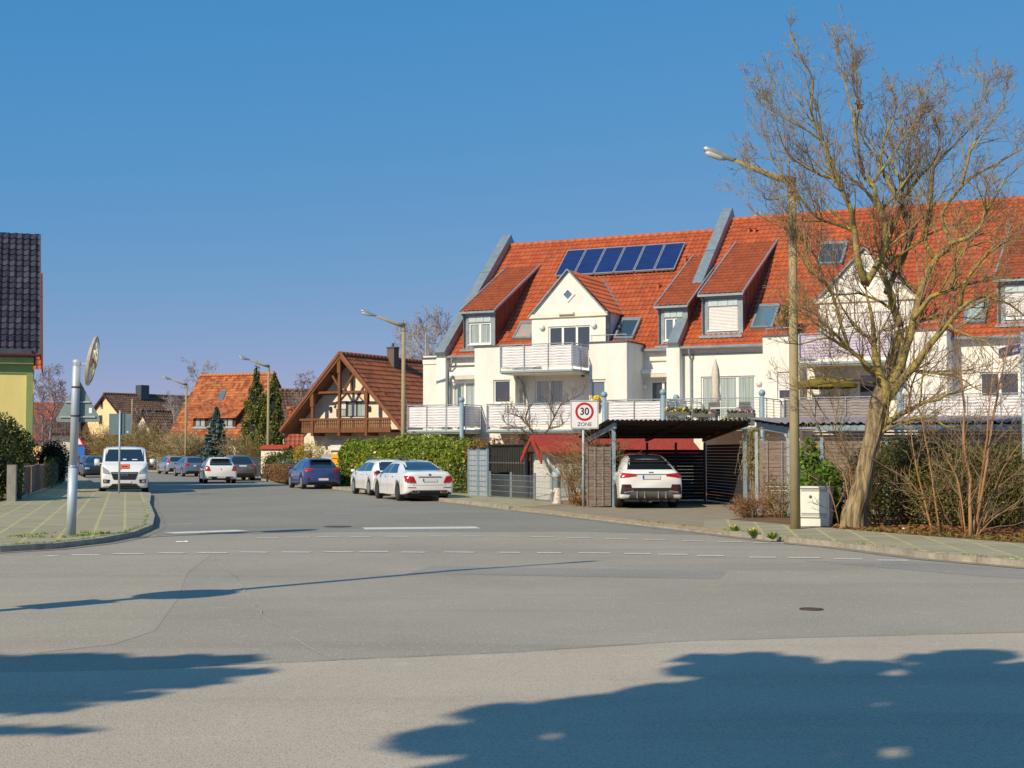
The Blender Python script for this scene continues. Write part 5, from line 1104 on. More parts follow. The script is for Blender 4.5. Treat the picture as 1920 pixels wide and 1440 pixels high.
# small things by the hedge
t = thing('parcel_cabinet', 'grey cabinet left of the laurel hedge', 'cabinet', (AT(617, 850, 80).x, 80, .1), R_(-20)); MB().box(-.35, -.25, 0, .35, .25, 1.55).build('body', M['galv'], t); MB().box(-.3, -.262, .2, .3, -.251, 1.4).build('door', M['mesh_panel'], t)
t = thing('yellow_post_box', 'yellow box beside the grey cabinet at the hedge', 'post box', (AT(631, 850, 79).x, 79, .1), R_(-20)); MB().box(-.22, -.2, .7, .22, .2, 1.55).build('body', M['postbox'], t); MB().box(-.04, -.04, 0, .04, .04, .7).build('leg', M['galv'], t); MB().box(-.15, -.21, 1.3, .15, -.2005, 1.34).build('slot', M['black'], t)
b0 = None
for px, lab in ((485, 'dark waste bin left of the third street lamp'), (507, 'dark waste bin half hidden behind the third street lamp')):
    x = AT(px, 850, 98).x
    if b0 is None:
        b0 = thing('waste_bin', lab, 'waste bin', (x, 98, .1), R_(-20), 'waste bins by the third lamp')
        MB().add([(-.34, -.35, .08), (.34, -.35, .08), (.34, .35, .08), (-.34, .35, .08), (-.42, -.42, 1.25), (.42, -.42, 1.25), (.42, .42, 1.25), (-.42, .42, 1.25)], [(0, 1, 5, 4), (1, 2, 6, 5), (2, 3, 7, 6), (3, 0, 4, 7), (3, 2, 1, 0)]).build('body', M['bin'], b0)
        MB().box(-.45, -.45, 1.251, .45, .47, 1.36).build('lid', M['bin'], b0)
        for sx_ in (-.28, .28): MB().lathe((sx_ - .03, .36, .12), (1, 0, 0), [(0, .12), (.06, .12)], 12).build('wheel', M['rubber'], b0)
    else: c = copy_tree(b0); c.location = (x, 98, .1); c['label'] = lab
t = thing('fence', 'grey mesh fence with posts behind the far parked cars', 'fence', (AT(296, 850, 134.5).x, 134.5, .1), math.atan2(-28, 12.5)); b = MB(); L = 30
for i in range(60): b.box(i * .5, 0, .05, i * .5 + .42, .03, 1.25)
b.build('boards', mat('grey_board', (.18, .19, .15), .8, .3, 4), t)
for i in range(8): MB().box(i * 4 - .08, -.08, 0, i * 4 + .08, .001 - .002, 1.4).build('post', M['galv'], t)
# left garden wall: concrete end post and lattice panels with creeper
wa, wb = V((*gp(24, 939, .12), 0)), V((*gp(117, 905, .12), 0)); ang = math.atan2((wb - wa).y, (wb - wa).x)
GWL = thing('lattice_fence', 'weathered lattice garden fence with concrete post and creeper on the left', 'fence', (wa.x, wa.y, .1), ang); L = (wb - wa).length
MB().box(-.5, -.12, 0, 0, .16, 1.22).build('concrete_post', M['concrete_grey'], GWL); MB().box(L - .2, -.12, 0, L + .2, .16, 1.25).build('end_post', M['concrete_grey'], GWL)
b = MB(); n = 8
for i in range(n):
    x0 = .05 + (L - .3) * i / n; x1 = x0 + (L - .3) / n - .12; MB
    for k in range(9): b.box(x0, -.02, .12 + k * .115, x1, .02, .12 + k * .115 + .075)
    for k in range(8): xx = x0 + (x1 - x0) * k / 8; b.box(xx, -.05, .08, xx + .09, -.021, 1.15)
b.build('lattice', M['wood_grey'], GWL); MB().box(0, -.06, 0, L, .08, .10).build('plinth', M['concrete_grey'], GWL)
t = thing('lattice_fence', 'white diamond lattice panel at the far left edge beside the concrete post', 'fence', (*gp(-90, 951, .12), .1), math.atan2(.8, 2.2)); b = MB()
for i in range(-6, 4): b.beam((i * .14, 0, .05), (i * .14 + .9, 0, .95), .03, .012); b.beam((i * .14 + .9, -.014, .05), (i * .14, -.014, .95), .03, .012)
b.build('lattice', M['white_frame'], t)
t = thing('garden_gate', 'dark slatted gate at the far end of the left fence', 'gate', (*gp(120, 903, .12), .1), ang + .1); b = MB()
for i in range(16): b.box(i * .16, -.02, .08, i * .16 + .13, .02, 1.35)
b.build('slats', M['slat_inner'], t); MB().box(-.02, -.06, 0, .1, -.021, 1.45).box(2.5, -.06, 0, 2.6, -.021, 1.45).build('post', M['steel_dark'], t)

# ================================================================== VEHICLES
def catmull(P, t):
    n = len(P) - 1; i = min(int(t), n - 1); f_ = t - i; p0 = P[max(0, i - 1)]; p1 = P[i]; p2 = P[i + 1]; p3 = P[min(n, i + 2)]
    return [.5 * (2 * b + (c - a) * f_ + (2 * a - 5 * b + 4 * c - d) * f_ ** 2 + (-a + 3 * b - 3 * c + d) * f_ ** 3) for a, b, c, d in zip(p0, p1, p2, p3)]
def car(name, label, cat, stations, wheels, wr, paint, loc, head, patches, group=None, rim='rim', extras=None, track=None, tyre_w=.21):
    """stations: (y, half width, z bottom, z belt, roof half width, z top) from tail (y=0) to nose; heading = direction the nose points"""
    t = thing(name, label, cat, tuple(loc) if len(loc) == 3 else (*loc, 0.0), math.atan2(-head[0], head[1]), group)
    n = len(stations) - 1; S = []; N = 96; L = stations[-1][0]
    ts = [n * k / N for k in range(N + 1)]
    for q in ts: S.append(catmull(stations, q))
    b = MB(); K = 0; rings = []
    for (y, hw, zb, zbelt, hr, zt) in S:
        ar = zb
        for wy in wheels:
            d = abs(y - wy); R2 = wr * 1.16
            if d < R2: ar = max(ar, wr + math.sqrt(R2 * R2 - d * d))
        ar = min(ar, zbelt - .12); pts = [(0, max(zb, ar - .02)), (hw * .7, max(zb, ar - .02)), (hw * .94, ar), (hw * .985, ar + .03), (hw, max(ar + .05, zb + (zbelt - zb) * .5)), (hw * .985, zbelt - .07), (hw * .95, zbelt)]
        up = [(hw * .95 + (hr - hw * .95) * .5, zbelt + (zt - zbelt) * .52), (hr, zbelt + (zt - zbelt) * .86), (hr * .86, zbelt + (zt - zbelt) * .965), (hr * .5, zt), (0, zt + .008)]
        pts += up; ring = [(x, y, z) for x, z in pts] + [(-x, y, z) for x, z in pts[-2:0:-1]]; rings.append(ring)
    K = len(rings[0])
    for r in rings: b.v += r
    for i in range(N):
        for k in range(K): b.f.append((i * K + k, i * K + (k + 1) % K, (i + 1) * K + (k + 1) % K, (i + 1) * K + k))
    b.f.append(tuple(range(K))[::-1]); b.f.append(tuple(N * K + k for k in range(K)))
    body = b.build('body', paint, t, smooth=True)
    try: body.data.set_sharp_from_angle(angle=R_(42))
    except Exception: pass
    bvh = BVHTree.FromPolygons([V(v) for v in b.v], b.f)
    dirs = {'rear': (V((0, 1, 0)), lambda u, v: V((u, -3, v))), 'front': (V((0, -1, 0)), lambda u, v: V((u, L + 3, v))), 'left': (V((1, 0, 0)), lambda u, v: V((-3, u, v))), 'right': (V((-1, 0, 0)), lambda u, v: V((3, u, v))), 'top': (V((0, 0, -1)), lambda u, v: V((u, v, 4)))}
    def patch(nm, m, dr, c, off=.008, nu=14, nv=8, parent=None):
        d, o = dirs[dr]; g_ = MB(); idx = {}; q = [V(p) for p in c]
        for j in range(nv + 1):
            for i in range(nu + 1):
                u, v = i / nu, j / nv; p = q[0] * (1 - u) * (1 - v) + q[1] * u * (1 - v) + q[2] * u * v + q[3] * (1 - u) * v
                h, nrm, _, _ = bvh.ray_cast(o(p.x, p.y), d)
                if h is not None:
                    idx[i, j] = len(g_.v); w_ = h - d * off; g_.v.append((w_.x, w_.y, w_.z))
        for j in range(nv):
            for i in range(nu):
                k = [idx.get(a) for a in ((i, j), (i + 1, j), (i + 1, j + 1), (i, j + 1))]
                if None not in k: g_.f.append(tuple(k) if dr in ('rear', 'right') else tuple(k[::-1]))
        if g_.f: return g_.build(nm, M[m] if isinstance(m, str) else m, parent or t, smooth=True)
    for p in patches:
        nm, m, dr, c = p[:4]; off = p[4] if len(p) > 4 else .008
        if dr == 'sides':
            patch(nm, m, 'left', c, off); patch(nm, m, 'right', c, off)
        elif dr in ('rear2', 'front2'):
            patch(nm, m, dr[:-1], c, off); patch(nm, m, dr[:-1], [(-x, z) for x, z in c], off)
        else: patch(nm, m, dr, c, off)
    hwm = track or max(s[1] for s in stations)
    for wy in wheels:
        for sg in (-1, 1):
            x = sg * (hwm - tyre_w / 2 - .015); w_ = MB(); w_.lathe((x - tyre_w / 2, wy, wr), (1, 0, 0), [(0, wr * .66), (.0, wr * .93), (.03, wr), (tyre_w - .03, wr), (tyre_w, wr * .93), (tyre_w, wr * .66)], 26)
            wo = w_.build('wheel', M['rubber'], t, smooth=False); r_ = MB(); xo = x + sg * (tyre_w / 2 + .002); r_.lathe((xo, wy, wr), (sg, 0, 0), [(0, wr * .68), (.008, wr * .68), (.009, wr * .60)], 24)
            for k in range(10):
                a_ = R_(36 * k + 9 * (wy > 2)); r_.beam((xo + sg * .006, wy + wr * .08 * math.cos(a_), wr + wr * .08 * math.sin(a_)), (xo + sg * .006, wy + wr * .62 * math.cos(a_), wr + wr * .62 * math.sin(a_)), .03, .012, up=(sg, 0, 0))
            r_.build('rim', M[rim], wo); MB().lathe((xo - sg * .02, wy, wr), (sg, 0, 0), [(0, wr * .6), (.015, wr * .6)], 20).build('brake_disc', M['black'], wo)
    ub = MB().box(-hwm * .8, wheels[0] - .9 if wheels[0] > .95 else .1, .2, hwm * .8, wheels[-1] + .55, .42); ub.build('underbody', M['black'], t)
    for sg in (-1, 1):
        my, mz = (extras or {}).get('mirror', (L * .66, .98)); mw_ = (extras or {}).get('mw', .10); mh = (extras or {}).get('mh', .07)
        m_ = MB(); bx_ = (extras or {}).get('box')
        if bx_: m_.prism([(sg * (hwm + .03), my - .1, mz - .10), (sg * (hwm + .24), my - .1, mz - .13), (sg * (hwm + .25), my - .1, mz + .13), (sg * (hwm + .21), my - .1, mz + .17), (sg * (hwm + .05), my - .1, mz + .16)], (0, .15, 0)); MB().box(sg * (hwm + .02), my - .09, mz - .19, sg * (hwm + .23), my + .03, mz - .12).build('mirror_base', M['black'], t)
        else: m_.ball((sg * (hwm + .11), my, mz), mw_, 10, 6, mh / mw_)
        m_.beam((sg * (hwm - .12), my, mz - .03), (sg * (hwm + .05), my, mz - .02), .06, .04); m_.build('wing_mirror', (extras or {}).get('mm', paint), t, smooth=True)
    return t, patch
def paint(name, c, rough=.25, coat=1.0): return mat(name, c, rough, .02, 2, coat=coat)
WHITE = paint('white_car_paint', (.80, .80, .79)); BLUE = paint('dark_blue_car_paint', (.035, .06, .20)); SILV = mat('silver_car_paint', (.42, .45, .50), .3, .03, 2, metal=.5, coat=1.0)
GREYC = mat('grey_car_paint', (.17, .17, .165), .3, .03, 2, metal=.4, coat=1.0); BGREY = mat('blue_grey_car_paint', (.16, .22, .33), .3, .03, 2, metal=.4, coat=1.0); REDC = paint('red_car_paint', (.5, .01, .015)); LBLUE = paint('bright_blue_car_paint', (.03, .17, .45)); NAVY = paint('navy_car_paint', (.012, .018, .05))
sedan = [(0, .74, .40, .74, .58, .93), (.05, .86, .30, .82, .68, 1.02), (.25, .915, .25, .90, .72, 1.07), (.7, .925, .22, .94, .70, 1.11), (1.15, .925, .20, .95, .63, 1.27), (1.6, .925, .2, .95, .59, 1.40), (2.2, .925, .2, .95, .58, 1.455), (2.9, .925, .2, .94, .58, 1.44), (3.35, .92, .2, .93, .62, 1.30), (3.8, .92, .2, .91, .74, 1.05), (4.3, .91, .22, .84, .70, .94), (4.7, .86, .26, .72, .62, .82), (4.85, .78, .32, .66, .55, .74), (4.92, .62, .38, .58, .42, .64)]
def estate_st(L, W, H, zb=.22, steep=.28):
    h = W / 2; k = L / 4.3; return [(0, h * .84, .42, .80, h * .68, .96), (.05, h * .96, .30, .86, h * .76, 1.02), (.16, h * .99, .26, .92, h * .72, 1.10), (steep + .1, h, zb, .95, h * .66, H - .22), (steep + .32, h, zb, .96, h * .64, H - .06), (.95, h, zb, .96, h * .64, H - .01), (1.8 * k, h, zb, .95, h * .64, H), (2.4 * k, h, zb, .94, h * .64, H - .03), (2.85 * k, h, zb, .93, h * .70, H - .20), (3.3 * k, h * .99, zb, .92, h * .80, 1.03), (3.8 * k, h * .97, zb + .02, .84, h * .76, .93), (4.1 * k, h * .90, .27, .74, h * .66, .80), (4.24 * k, h * .80, .33, .66, h * .56, .71), (L, h * .64, .40, .58, h * .42, .61)]
def stdpatch(L, W, H, rw=None, plate_z=.80, lamp=None, bump='black', bz=.42, suv=0):
    h = W / 2; k = L / 4.3; P = []
    P.append(('rear_window', 'carglass', 'rear', rw or [(-h * .70, 1.02), (h * .70, 1.02), (h * .60, H - .10), (-h * .60, H - .10)], .010))
    P.append(('side_window', 'carglass', 'sides', [(.62, 1.0), (1.62 * k, .98), (1.62 * k, H - .12), (.85, H - .16)])); P.append(('side_window', 'carglass', 'sides', [(1.69 * k, .98), (2.95 * k, .97), (2.55 * k, H - .17), (1.69 * k, H - .12)]))
    P.append(('windscreen', 'carglass', 'front', [(h * .72, 1.06), (-h * .72, 1.06), (-h * .62, H - .10), (h * .62, H - .10)]))
    P.append(('tail_light', 'red_light', 'rear2', lamp or [(-h * .96, .80), (-h * .62, .82), (-h * .60, .93), (-h * .95, .96)], .014))
    P.append(('bumper_insert', bump, 'rear', [(-h * .80, .24), (h * .80, .24), (h * .74, bz), (-h * .74, bz)], .012))
    P.append(('number_plate', 'plate', 'rear', [(-.26, plate_z - .055), (.26, plate_z - .055), (.26, plate_z + .055), (-.26, plate_z + .055)], .018)); P.append(('plate_band', 'plate_blue', 'rear', [(-.26, plate_z - .055), (-.215, plate_z - .055), (-.215, plate_z + .055), (-.26, plate_z + .055)], .022))
    P.append(('headlight', 'head_lamp', 'front2', [(h * .86, .60), (h * .52, .60), (h * .50, .70), (h * .84, .74)], .01)); P.append(('grille', 'black', 'front', [(.4, .42), (-.4, .42), (-.36, .66), (.36, .66)], .01))
    P.append(('door_gap', 'black', 'sides', [(1.655 * k, .32), (1.665 * k, .32), (1.665 * k, .95), (1.655 * k, .95)], .003)); P.append(('door_gap', 'black', 'sides', [(2.78 * k, .36), (2.79 * k, .36), (2.79 * k, .92), (2.78 * k, .92)], .003))
    P.append(('door_handle', 'chrome', 'sides', [(.98 * k, .84), (1.12 * k, .84), (1.12 * k, .87), (.98 * k, .87)], .02)); P.append(('door_handle', 'chrome', 'sides', [(1.80 * k, .83), (1.95 * k, .83), (1.95 * k, .86), (1.80 * k, .86)], .02)); P.append(('sill', 'black', 'sides', [(1.15 * k, .22), (2.95 * k, .22), (2.95 * k, .27), (1.15 * k, .27)], .006))
    return P
# sedan
hd = (-.335, .942); sp = AT(806, 850, 50.9)
P = [('rear_window', 'carglass', 'rear', [(-.69, 1.10), (.69, 1.10), (.54, 1.42), (-.54, 1.42)], .012),
 ('side_window', 'carglass', 'sides', [(1.25, 1.0), (2.35, .985), (2.35, 1.33), (1.75, 1.32)]), ('side_window', 'carglass', 'sides', [(2.42, .985), (3.62, .97), (3.15, 1.27), (2.42, 1.33)]), ('windscreen', 'carglass', 'front', [(.70, 1.08), (-.70, 1.08), (-.54, 1.36), (.54, 1.36)]),
 ('tail_light', 'red_light', 'rear2', [(-.88, .70), (-.50, .68), (-.60, .89), (-.89, .92)], .014), ('lamp_strip', 'chrome', 'rear2', [(-.84, .665), (-.50, .655), (-.50, .675), (-.84, .69)], .016),
 ('boot_trim', 'chrome', 'rear', [(-.46, .855), (.46, .855), (.40, .885), (-.40, .885)], .02), ('number_plate', 'plate', 'rear', [(-.26, .70), (.26, .70), (.26, .81), (-.26, .81)], .02), ('plate_band', 'plate_blue', 'rear', [(-.26, .70), (-.21, .70), (-.21, .81), (-.26, .81)], .024),
 ('reflector', 'red_dark', 'rear2', [(-.80, .49), (-.50, .485), (-.50, .505), (-.80, .51)], .012), ('diffuser', 'black', 'rear', [(-.86, .25), (.86, .25), (.62, .40), (-.62, .40)], .012), ('exhaust', 'chrome', 'rear2', [(-.68, .30), (-.40, .30), (-.38, .37), (-.66, .36)], .03), ('exhaust_opening', 'black', 'rear2', [(-.65, .315), (-.43, .315), (-.42, .355), (-.63, .35)], .036),
 ('boot_gap', 'zinc_dark', 'rear', [(-.62, .575), (.62, .575), (.62, .583), (-.62, .583)], .004), ('boot_gap', 'zinc_dark', 'rear2', [(-.625, .58), (-.618, .58), (-.50, .68), (-.508, .68)], .004),
 ('door_gap', 'black', 'sides', [(2.38, .32), (2.39, .32), (2.39, .95), (2.38, .95)], .003), ('door_gap', 'black', 'sides', [(3.42, .36), (3.43, .36), (3.43, .92), (3.42, .92)], .003), ('door_handle', 'chrome', 'sides', [(1.55, .85), (1.72, .85), (1.72, .88), (1.55, .88)], .02), ('door_handle', 'chrome', 'sides', [(2.56, .83), (2.73, .83), (2.73, .86), (2.56, .86)], .02),
 ('headlight', 'head_lamp', 'front2', [(.80, .58), (.48, .58), (.46, .70), (.78, .72)], .01), ('grille', 'black', 'front', [(.42, .40), (-.42, .40), (-.36, .66), (.36, .66)], .01), ('roof_glass', 'carglass', 'top', [(-.46, 1.75), (.46, 1.75), (.46, 2.7), (-.46, 2.7)], .006), ('fuel_flap', 'zinc_dark', 'right', [(.95, .78), (.955, .78), (.955, .92), (.95, .92)], .003)]
SED, pf = car('parked_car', 'white saloon car parked nearest on the kerb, rear facing the camera', 'car', sedan, (1.06, 4.0), .335, WHITE, (sp.x, 50.9), hd, P, 'parked and passing cars', rim='rim_dark', extras=dict(mirror=(3.35, 1.0), mm=M['black']))
pf('badge', 'chrome', 'rear', [(-.045, .915), (.045, .915), (.045, .985), (-.045, .985)], .012)
# estate in front of the saloon
ep = AT(742, 850, 57.6); PE = stdpatch(4.55, 1.82, 1.46, plate_z=.80, lamp=[(-.90, .83), (-.30, .80), (-.36, .92), (-.89, .98)], bz=.40)
PE += [('reflector', 'red_dark', 'rear2', [(-.82, .46), (-.52, .45), (-.52, .48), (-.82, .49)], .014)]
EST, _ = car('parked_car', 'white estate car half hidden ahead of the white saloon', 'car', estate_st(4.55, 1.82, 1.46), (.88, 3.52), .33, WHITE, (ep.x, 57.6), hd, PE, 'parked and passing cars', extras=dict(mirror=(3.05, .98)))
b = MB()
for sg in (-.58, .58): b.tube([(sg, .6, 1.45), (sg, .8, 1.50), (sg, 2.2, 1.52), (sg, 2.5, 1.47)], .018, 6)
b.build('roof_rails', M['zinc_dark'], EST)
def spoiler(t, H, hw, m, y=.36): MB().box(-hw, y, H - .085, hw, y + .30, H - .06).build('roof_spoiler', m, t)
hp = AT(606, 850, 68.3); PH = stdpatch(4.3, 1.78, 1.47, plate_z=.47, lamp=[(-.87, .83), (-.46, .86), (-.50, .97), (-.85, 1.00)], bz=.34)
PH += [('fog_lamp', 'red_dark', 'rear2', [(-.76, .44), (-.62, .44), (-.64, .54), (-.76, .53)], .014)]
BH, pbh = car('parked_car', 'dark blue hatchback parked at the hedge end', 'car', estate_st(4.3, 1.78, 1.47, steep=.30), (.80, 3.42), .325, BLUE, (hp.x, 68.3), (-.35, .937), PH, 'parked and passing cars', extras=dict(mirror=(2.95, 1.0))); spoiler(BH, 1.47, .52, BLUE)
pbh('badge', 'chrome', 'rear', [(-.05, .84), (.05, .84), (.05, .90), (-.05, .90)], .012)
pp = AT(415, 850, 80.8); PP = stdpatch(4.28, 1.80, 1.49, plate_z=.36, lamp=[(-.90, .72), (-.58, .72), (-.66, .98), (-.86, 1.02)], bz=.40)
PG, ppg = car('driving_car', 'white hatchback driving away in the middle of the street', 'car', estate_st(4.28, 1.80, 1.49, steep=.34), (.80, 3.40), .325, WHITE, (pp.x, 80.8), (-.30, .954), PP, 'parked and passing cars', extras=dict(mirror=(2.95, 1.0))); spoiler(PG, 1.49, .52, WHITE)
ppg('badge', 'galv', 'rear', [(-.03, .77), (.03, .77), (.03, .85), (-.03, .85)], .012)
for sgn in (-1, 1): MB().box(sgn * .62 - .10, -.03, .26, sgn * .62 + .10, .04, .36).build('bumper_lamp', M['chrome'], PG)
gp_ = AT(455, 850, 89); PR = stdpatch(4.5, 1.84, 1.60, plate_z=.92, lamp=[(-.90, .88), (-.50, .90), (-.50, 1.00), (-.89, 1.03)], bz=.48)
GC, _ = car('parked_car', 'dark grey suv partly hidden by the white driving hatchback', 'car', estate_st(4.5, 1.84, 1.60, zb=.28, steep=.30), (.86, 3.5), .35, GREYC, (gp_.x, 89), (-.38, .925), PR, 'parked and passing cars', extras=dict(mirror=(3.1, 1.1)))
bp_ = AT(368, 850, 105); PB = stdpatch(4.2, 1.76, 1.47, lamp=[(-.86, .80), (-.50, .80), (-.54, .98), (-.84, 1.0)])
BG, _ = car('parked_car', 'blue grey hatchback between the silver car and the white hatchback', 'car', estate_st(4.2, 1.76, 1.47), (.80, 3.35), .32, BGREY, (bp_.x, 105), (-.42, .907), PB, 'parked and passing cars')
sv = AT(334, 850, 117); PS = stdpatch(4.25, 1.77, 1.50, lamp=[(-.87, .90), (-.66, .90), (-.58, 1.40), (-.70, 1.40)], bz=.50)
SV, _ = car('parked_car', 'silver hatchback with tall tail lights, farthest of the right hand row', 'car', estate_st(4.25, 1.77, 1.50), (.80, 3.38), .325, SILV, (sv.x, 117), (-.44, .898), PS, 'parked and passing cars')
# cars behind the van: both facing the camera
for px, Y, m_, lab, hd_ in [(181, 101, NAVY, 'navy car parked behind the white van, its front facing the camera', (.33, -.944)), (172, 111, LBLUE, 'bright blue car peeking out behind the navy car', (.36, -.93))]:
    c_ = AT(px, 850, Y); nose = V((c_.x, Y)); L = 4.3; base = nose - V(hd_) * L
    car('parked_car', lab, 'car', estate_st(4.3, 1.8, 1.52), (.80, 3.42), .325, m_, (base.x, base.y), hd_, stdpatch(4.3, 1.8, 1.52), 'parked and passing cars', extras=dict(mirror=(2.95, 1.0)))
rc = AT(155, 850, 135); car('parked_car', 'distant red car seen above the end of the left fence', 'car', estate_st(4.1, 1.75, 1.5), (.8, 3.25), .32, REDC, (rc.x, 135), (-.3, .95), stdpatch(4.1, 1.75, 1.5), 'parked and passing cars')
# coupe suv in the carport
qp = AT(1221, 850, 41.7); ST_Q = [(0, .78, .42, .86, .66, 1.00), (.05, .89, .32, .92, .72, 1.05), (.15, .925, .28, .98, .70, 1.13), (.45, .93, .26, 1.0, .66, 1.30), (.8, .93, .25, 1.0, .62, 1.45), (1.2, .93, .25, 1.0, .61, 1.54), (1.9, .93, .25, .99, .61, 1.57), (2.5, .93, .25, .98, .61, 1.54), (3.0, .93, .25, .97, .68, 1.35), (3.45, .93, .26, .96, .76, 1.10), (4.0, .91, .28, .90, .72, 1.0), (4.35, .84, .33, .78, .62, .88), (4.5, .66, .42, .62, .44, .68)]
QD = mat('satin_grey_diffuser', (.10, .095, .09), .5)
PQ = [('rear_window', 'carglass', 'rear', [(-.68, 1.13), (.68, 1.13), (.52, 1.42), (-.55, 1.42)], .012), ('side_window', 'carglass', 'sides', [(.8, 1.04), (1.7, 1.03), (1.7, 1.42), (1.2, 1.38)]), ('side_window', 'carglass', 'sides', [(1.78, 1.03), (3.15, 1.01), (2.7, 1.36), (1.78, 1.42)]), ('windscreen', 'carglass', 'front', [(.7, 1.14), (-.7, 1.14), (-.55, 1.46), (.55, 1.46)]),
 ('tail_light', 'red_light', 'rear2', [(-.90, .88), (-.44, .94), (-.42, 1.0), (-.89, 1.04)], .015), ('light_bar', 'black', 'rear', [(-.60, .985), (.60, .985), (.60, 1.0), (-.60, 1.0)], .012), ('number_plate', 'plate', 'rear', [(-.26, .85), (.26, .85), (.26, .965), (-.26, .965)], .02), ('plate_band', 'plate_blue', 'rear', [(-.26, .85), (-.21, .85), (-.21, .965), (-.26, .965)], .024),
 ('bumper_band', 'black', 'rear', [(-.74, .50), (.74, .50), (.74, .60), (-.74, .60)], .012), ('bumper_frame', 'black', 'rear2', [(-.90, .42), (-.52, .42), (-.60, .70), (-.86, .70)], .014), ('reflector', 'red_dark', 'rear2', [(-.82, .54), (-.52, .56), (-.52, .59), (-.82, .60)], .02), ('diffuser', QD, 'rear', [(-.66, .29), (.66, .29), (.60, .50), (-.60, .50)], .016),
 ('bumper_corner', 'sign_back', 'rear2', [(-.80, .44), (-.52, .49), (-.52, .53), (-.80, .49)], .02), ('roof_glass', mat('black_roof', (.02, .035, .06), .08, coat=1.0), 'top', [(-.55, .72), (.55, .72), (.55, 2.5), (-.55, 2.5)], .006), ('door_gap', 'black', 'sides', [(1.74, .36), (1.75, .36), (1.75, 1.0), (1.74, 1.0)], .003), ('sill', 'black', 'sides', [(1.1, .27), (3.2, .27), (3.2, .34), (1.1, .34)], .006),
 ('headlight', 'head_lamp', 'front2', [(.82, .72), (.5, .72), (.5, .80), (.8, .84)], .01), ('grille', 'black', 'front', [(.45, .45), (-.45, .45), (-.4, .75), (.4, .75)], .01)]
Q, pq = car('parked_car', 'white coupe suv parked inside the open carport', 'car', ST_Q, (.92, 3.55), .36, WHITE, (qp.x, 41.7, .105), (-.09, .996), PQ, 'parked and passing cars', rim='rim_dark', extras=dict(mirror=(3.05, 1.12)))
MB().box(-.56, .42, 1.335, .56, .80, 1.375).build('roof_spoiler', M['black'], Q); b = MB()
for x in (-.42, -.2, .2, .42): b.box(x - .012, -.045, .30, x + .012, .02, .50)
b.build('diffuser_fins', M['galv'], Q); pq('badge', 'chrome', 'rear', [(-.07, 1.03), (.07, 1.03), (.07, 1.06), (-.07, 1.06)], .012)
MB().tube([(0, 1.35, 1.56), (0, 1.25, 1.62)], [.03, .008], 6).build('aerial', M['black'], Q)
# van
vst = [(0, .93, .34, 1.1, .82, 1.86), (.06, .985, .26, 1.2, .86, 1.95), (1.2, .99, .24, 1.22, .87, 1.99), (2.6, .99, .24, 1.22, .87, 1.99), (3.25, .99, .24, 1.22, .87, 1.98), (3.62, .99, .24, 1.22, .85, 1.90), (3.98, .99, .24, 1.22, .87, 1.62), (4.32, .985, .24, 1.20, .88, 1.34), (4.62, .97, .24, 1.08, .84, 1.20), (4.85, .94, .25, .92, .76, 1.05), (4.95, .90, .28, .84, .70, .95), (5.0, .82, .34, .76, .62, .86)]
vh = (.262, -.965); nose = V((AT(234, 850, 60.3).x, 60.3)); vb = nose - V(vh) * 5.0
PV = [('windscreen', 'carglass', 'front', [(.80, 1.36), (-.80, 1.36), (-.77, 1.87), (.77, 1.87)], .010), ('side_window', 'carglass', 'sides', [(3.0, 1.24), (4.0, 1.22), (3.62, 1.72), (3.0, 1.75)]),
 ('headlight', 'head_lamp', 'front2', [(.88, .86), (.56, .84), (.66, 1.0), (.89, 1.16)], .014), ('grille', 'black', 'front', [(.44, .60), (-.44, .60), (-.56, .92), (.56, .92)], .016), ('lower_grille', 'black', 'front', [(.66, .25), (-.66, .25), (-.48, .43), (.48, .43)], .014),
 ('fog_lamp', 'black', 'front2', [(.86, .46), (.62, .46), (.58, .60), (.87, .62)], .014), ('fog_lens', 'head_lamp', 'front2', [(.83, .49), (.70, .49), (.70, .57), (.83, .58)], .018), ('number_plate', 'plate', 'front', [(.27, .46), (-.27, .46), (-.27, .57), (.27, .57)], .03), ('plate_band', 'plate_blue', 'front', [(.27, .46), (.22, .46), (.22, .57), (.27, .57)], .034),
 ('hazard_panel', 'orange_dk', 'front', [(.21, 1.055), (-.21, 1.055), (-.21, 1.235), (.21, 1.235)], .016), ('hazard_panel_field', 'orange_plate', 'front', [(.195, 1.07), (-.195, 1.07), (-.195, 1.22), (.195, 1.22)], .020), ('hazard_marks', 'orange_dk', 'front', [(.10, 1.12), (.01, 1.12), (.01, 1.17), (.10, 1.17)], .024), ('hazard_marks', 'orange_dk', 'front', [(-.02, 1.12), (-.11, 1.12), (-.11, 1.17), (-.02, 1.17)], .024),
 ('badge', 'chrome', 'front', [(.12, .78), (-.12, .78), (-.12, .86), (.12, .86)], .024), ('badge_field', 'sign_blue', 'front', [(.105, .79), (-.105, .79), (-.105, .85), (.105, .85)], .028), ('door_gap', 'zinc_dark', 'sides', [(2.95, .35), (2.96, .35), (2.96, 1.7), (2.95, 1.7)], .003), ('dash_paper', 'paper', 'front', [(-.30, 1.42), (-.52, 1.42), (-.52, 1.455), (-.30, 1.455)], .016), ('dash_paper', 'paper', 'front', [(.08, 1.43), (-.08, 1.43), (-.06, 1.47), (.06, 1.47)], .016), ('bonnet_lettering', 'sign_red', 'front', [(.22, 1.0), (.12, 1.0), (.12, 1.03), (.22, 1.03)], .012)]
VAN, _ = car('van', 'white panel van with orange plate on its bonnet, facing the camera', 'van', vst, (.95, 4.05), .34, WHITE, (vb.x, vb.y), vh, PV, None, rim='rim_dark', extras=dict(mirror=(3.95, 1.30), box=True))
b = MB()
for z in (.68, .77, .855): b.box(-.50, 4.985, z, .50, 5.012, z + .022)
b.build('grille_bars', M['galv'], VAN)

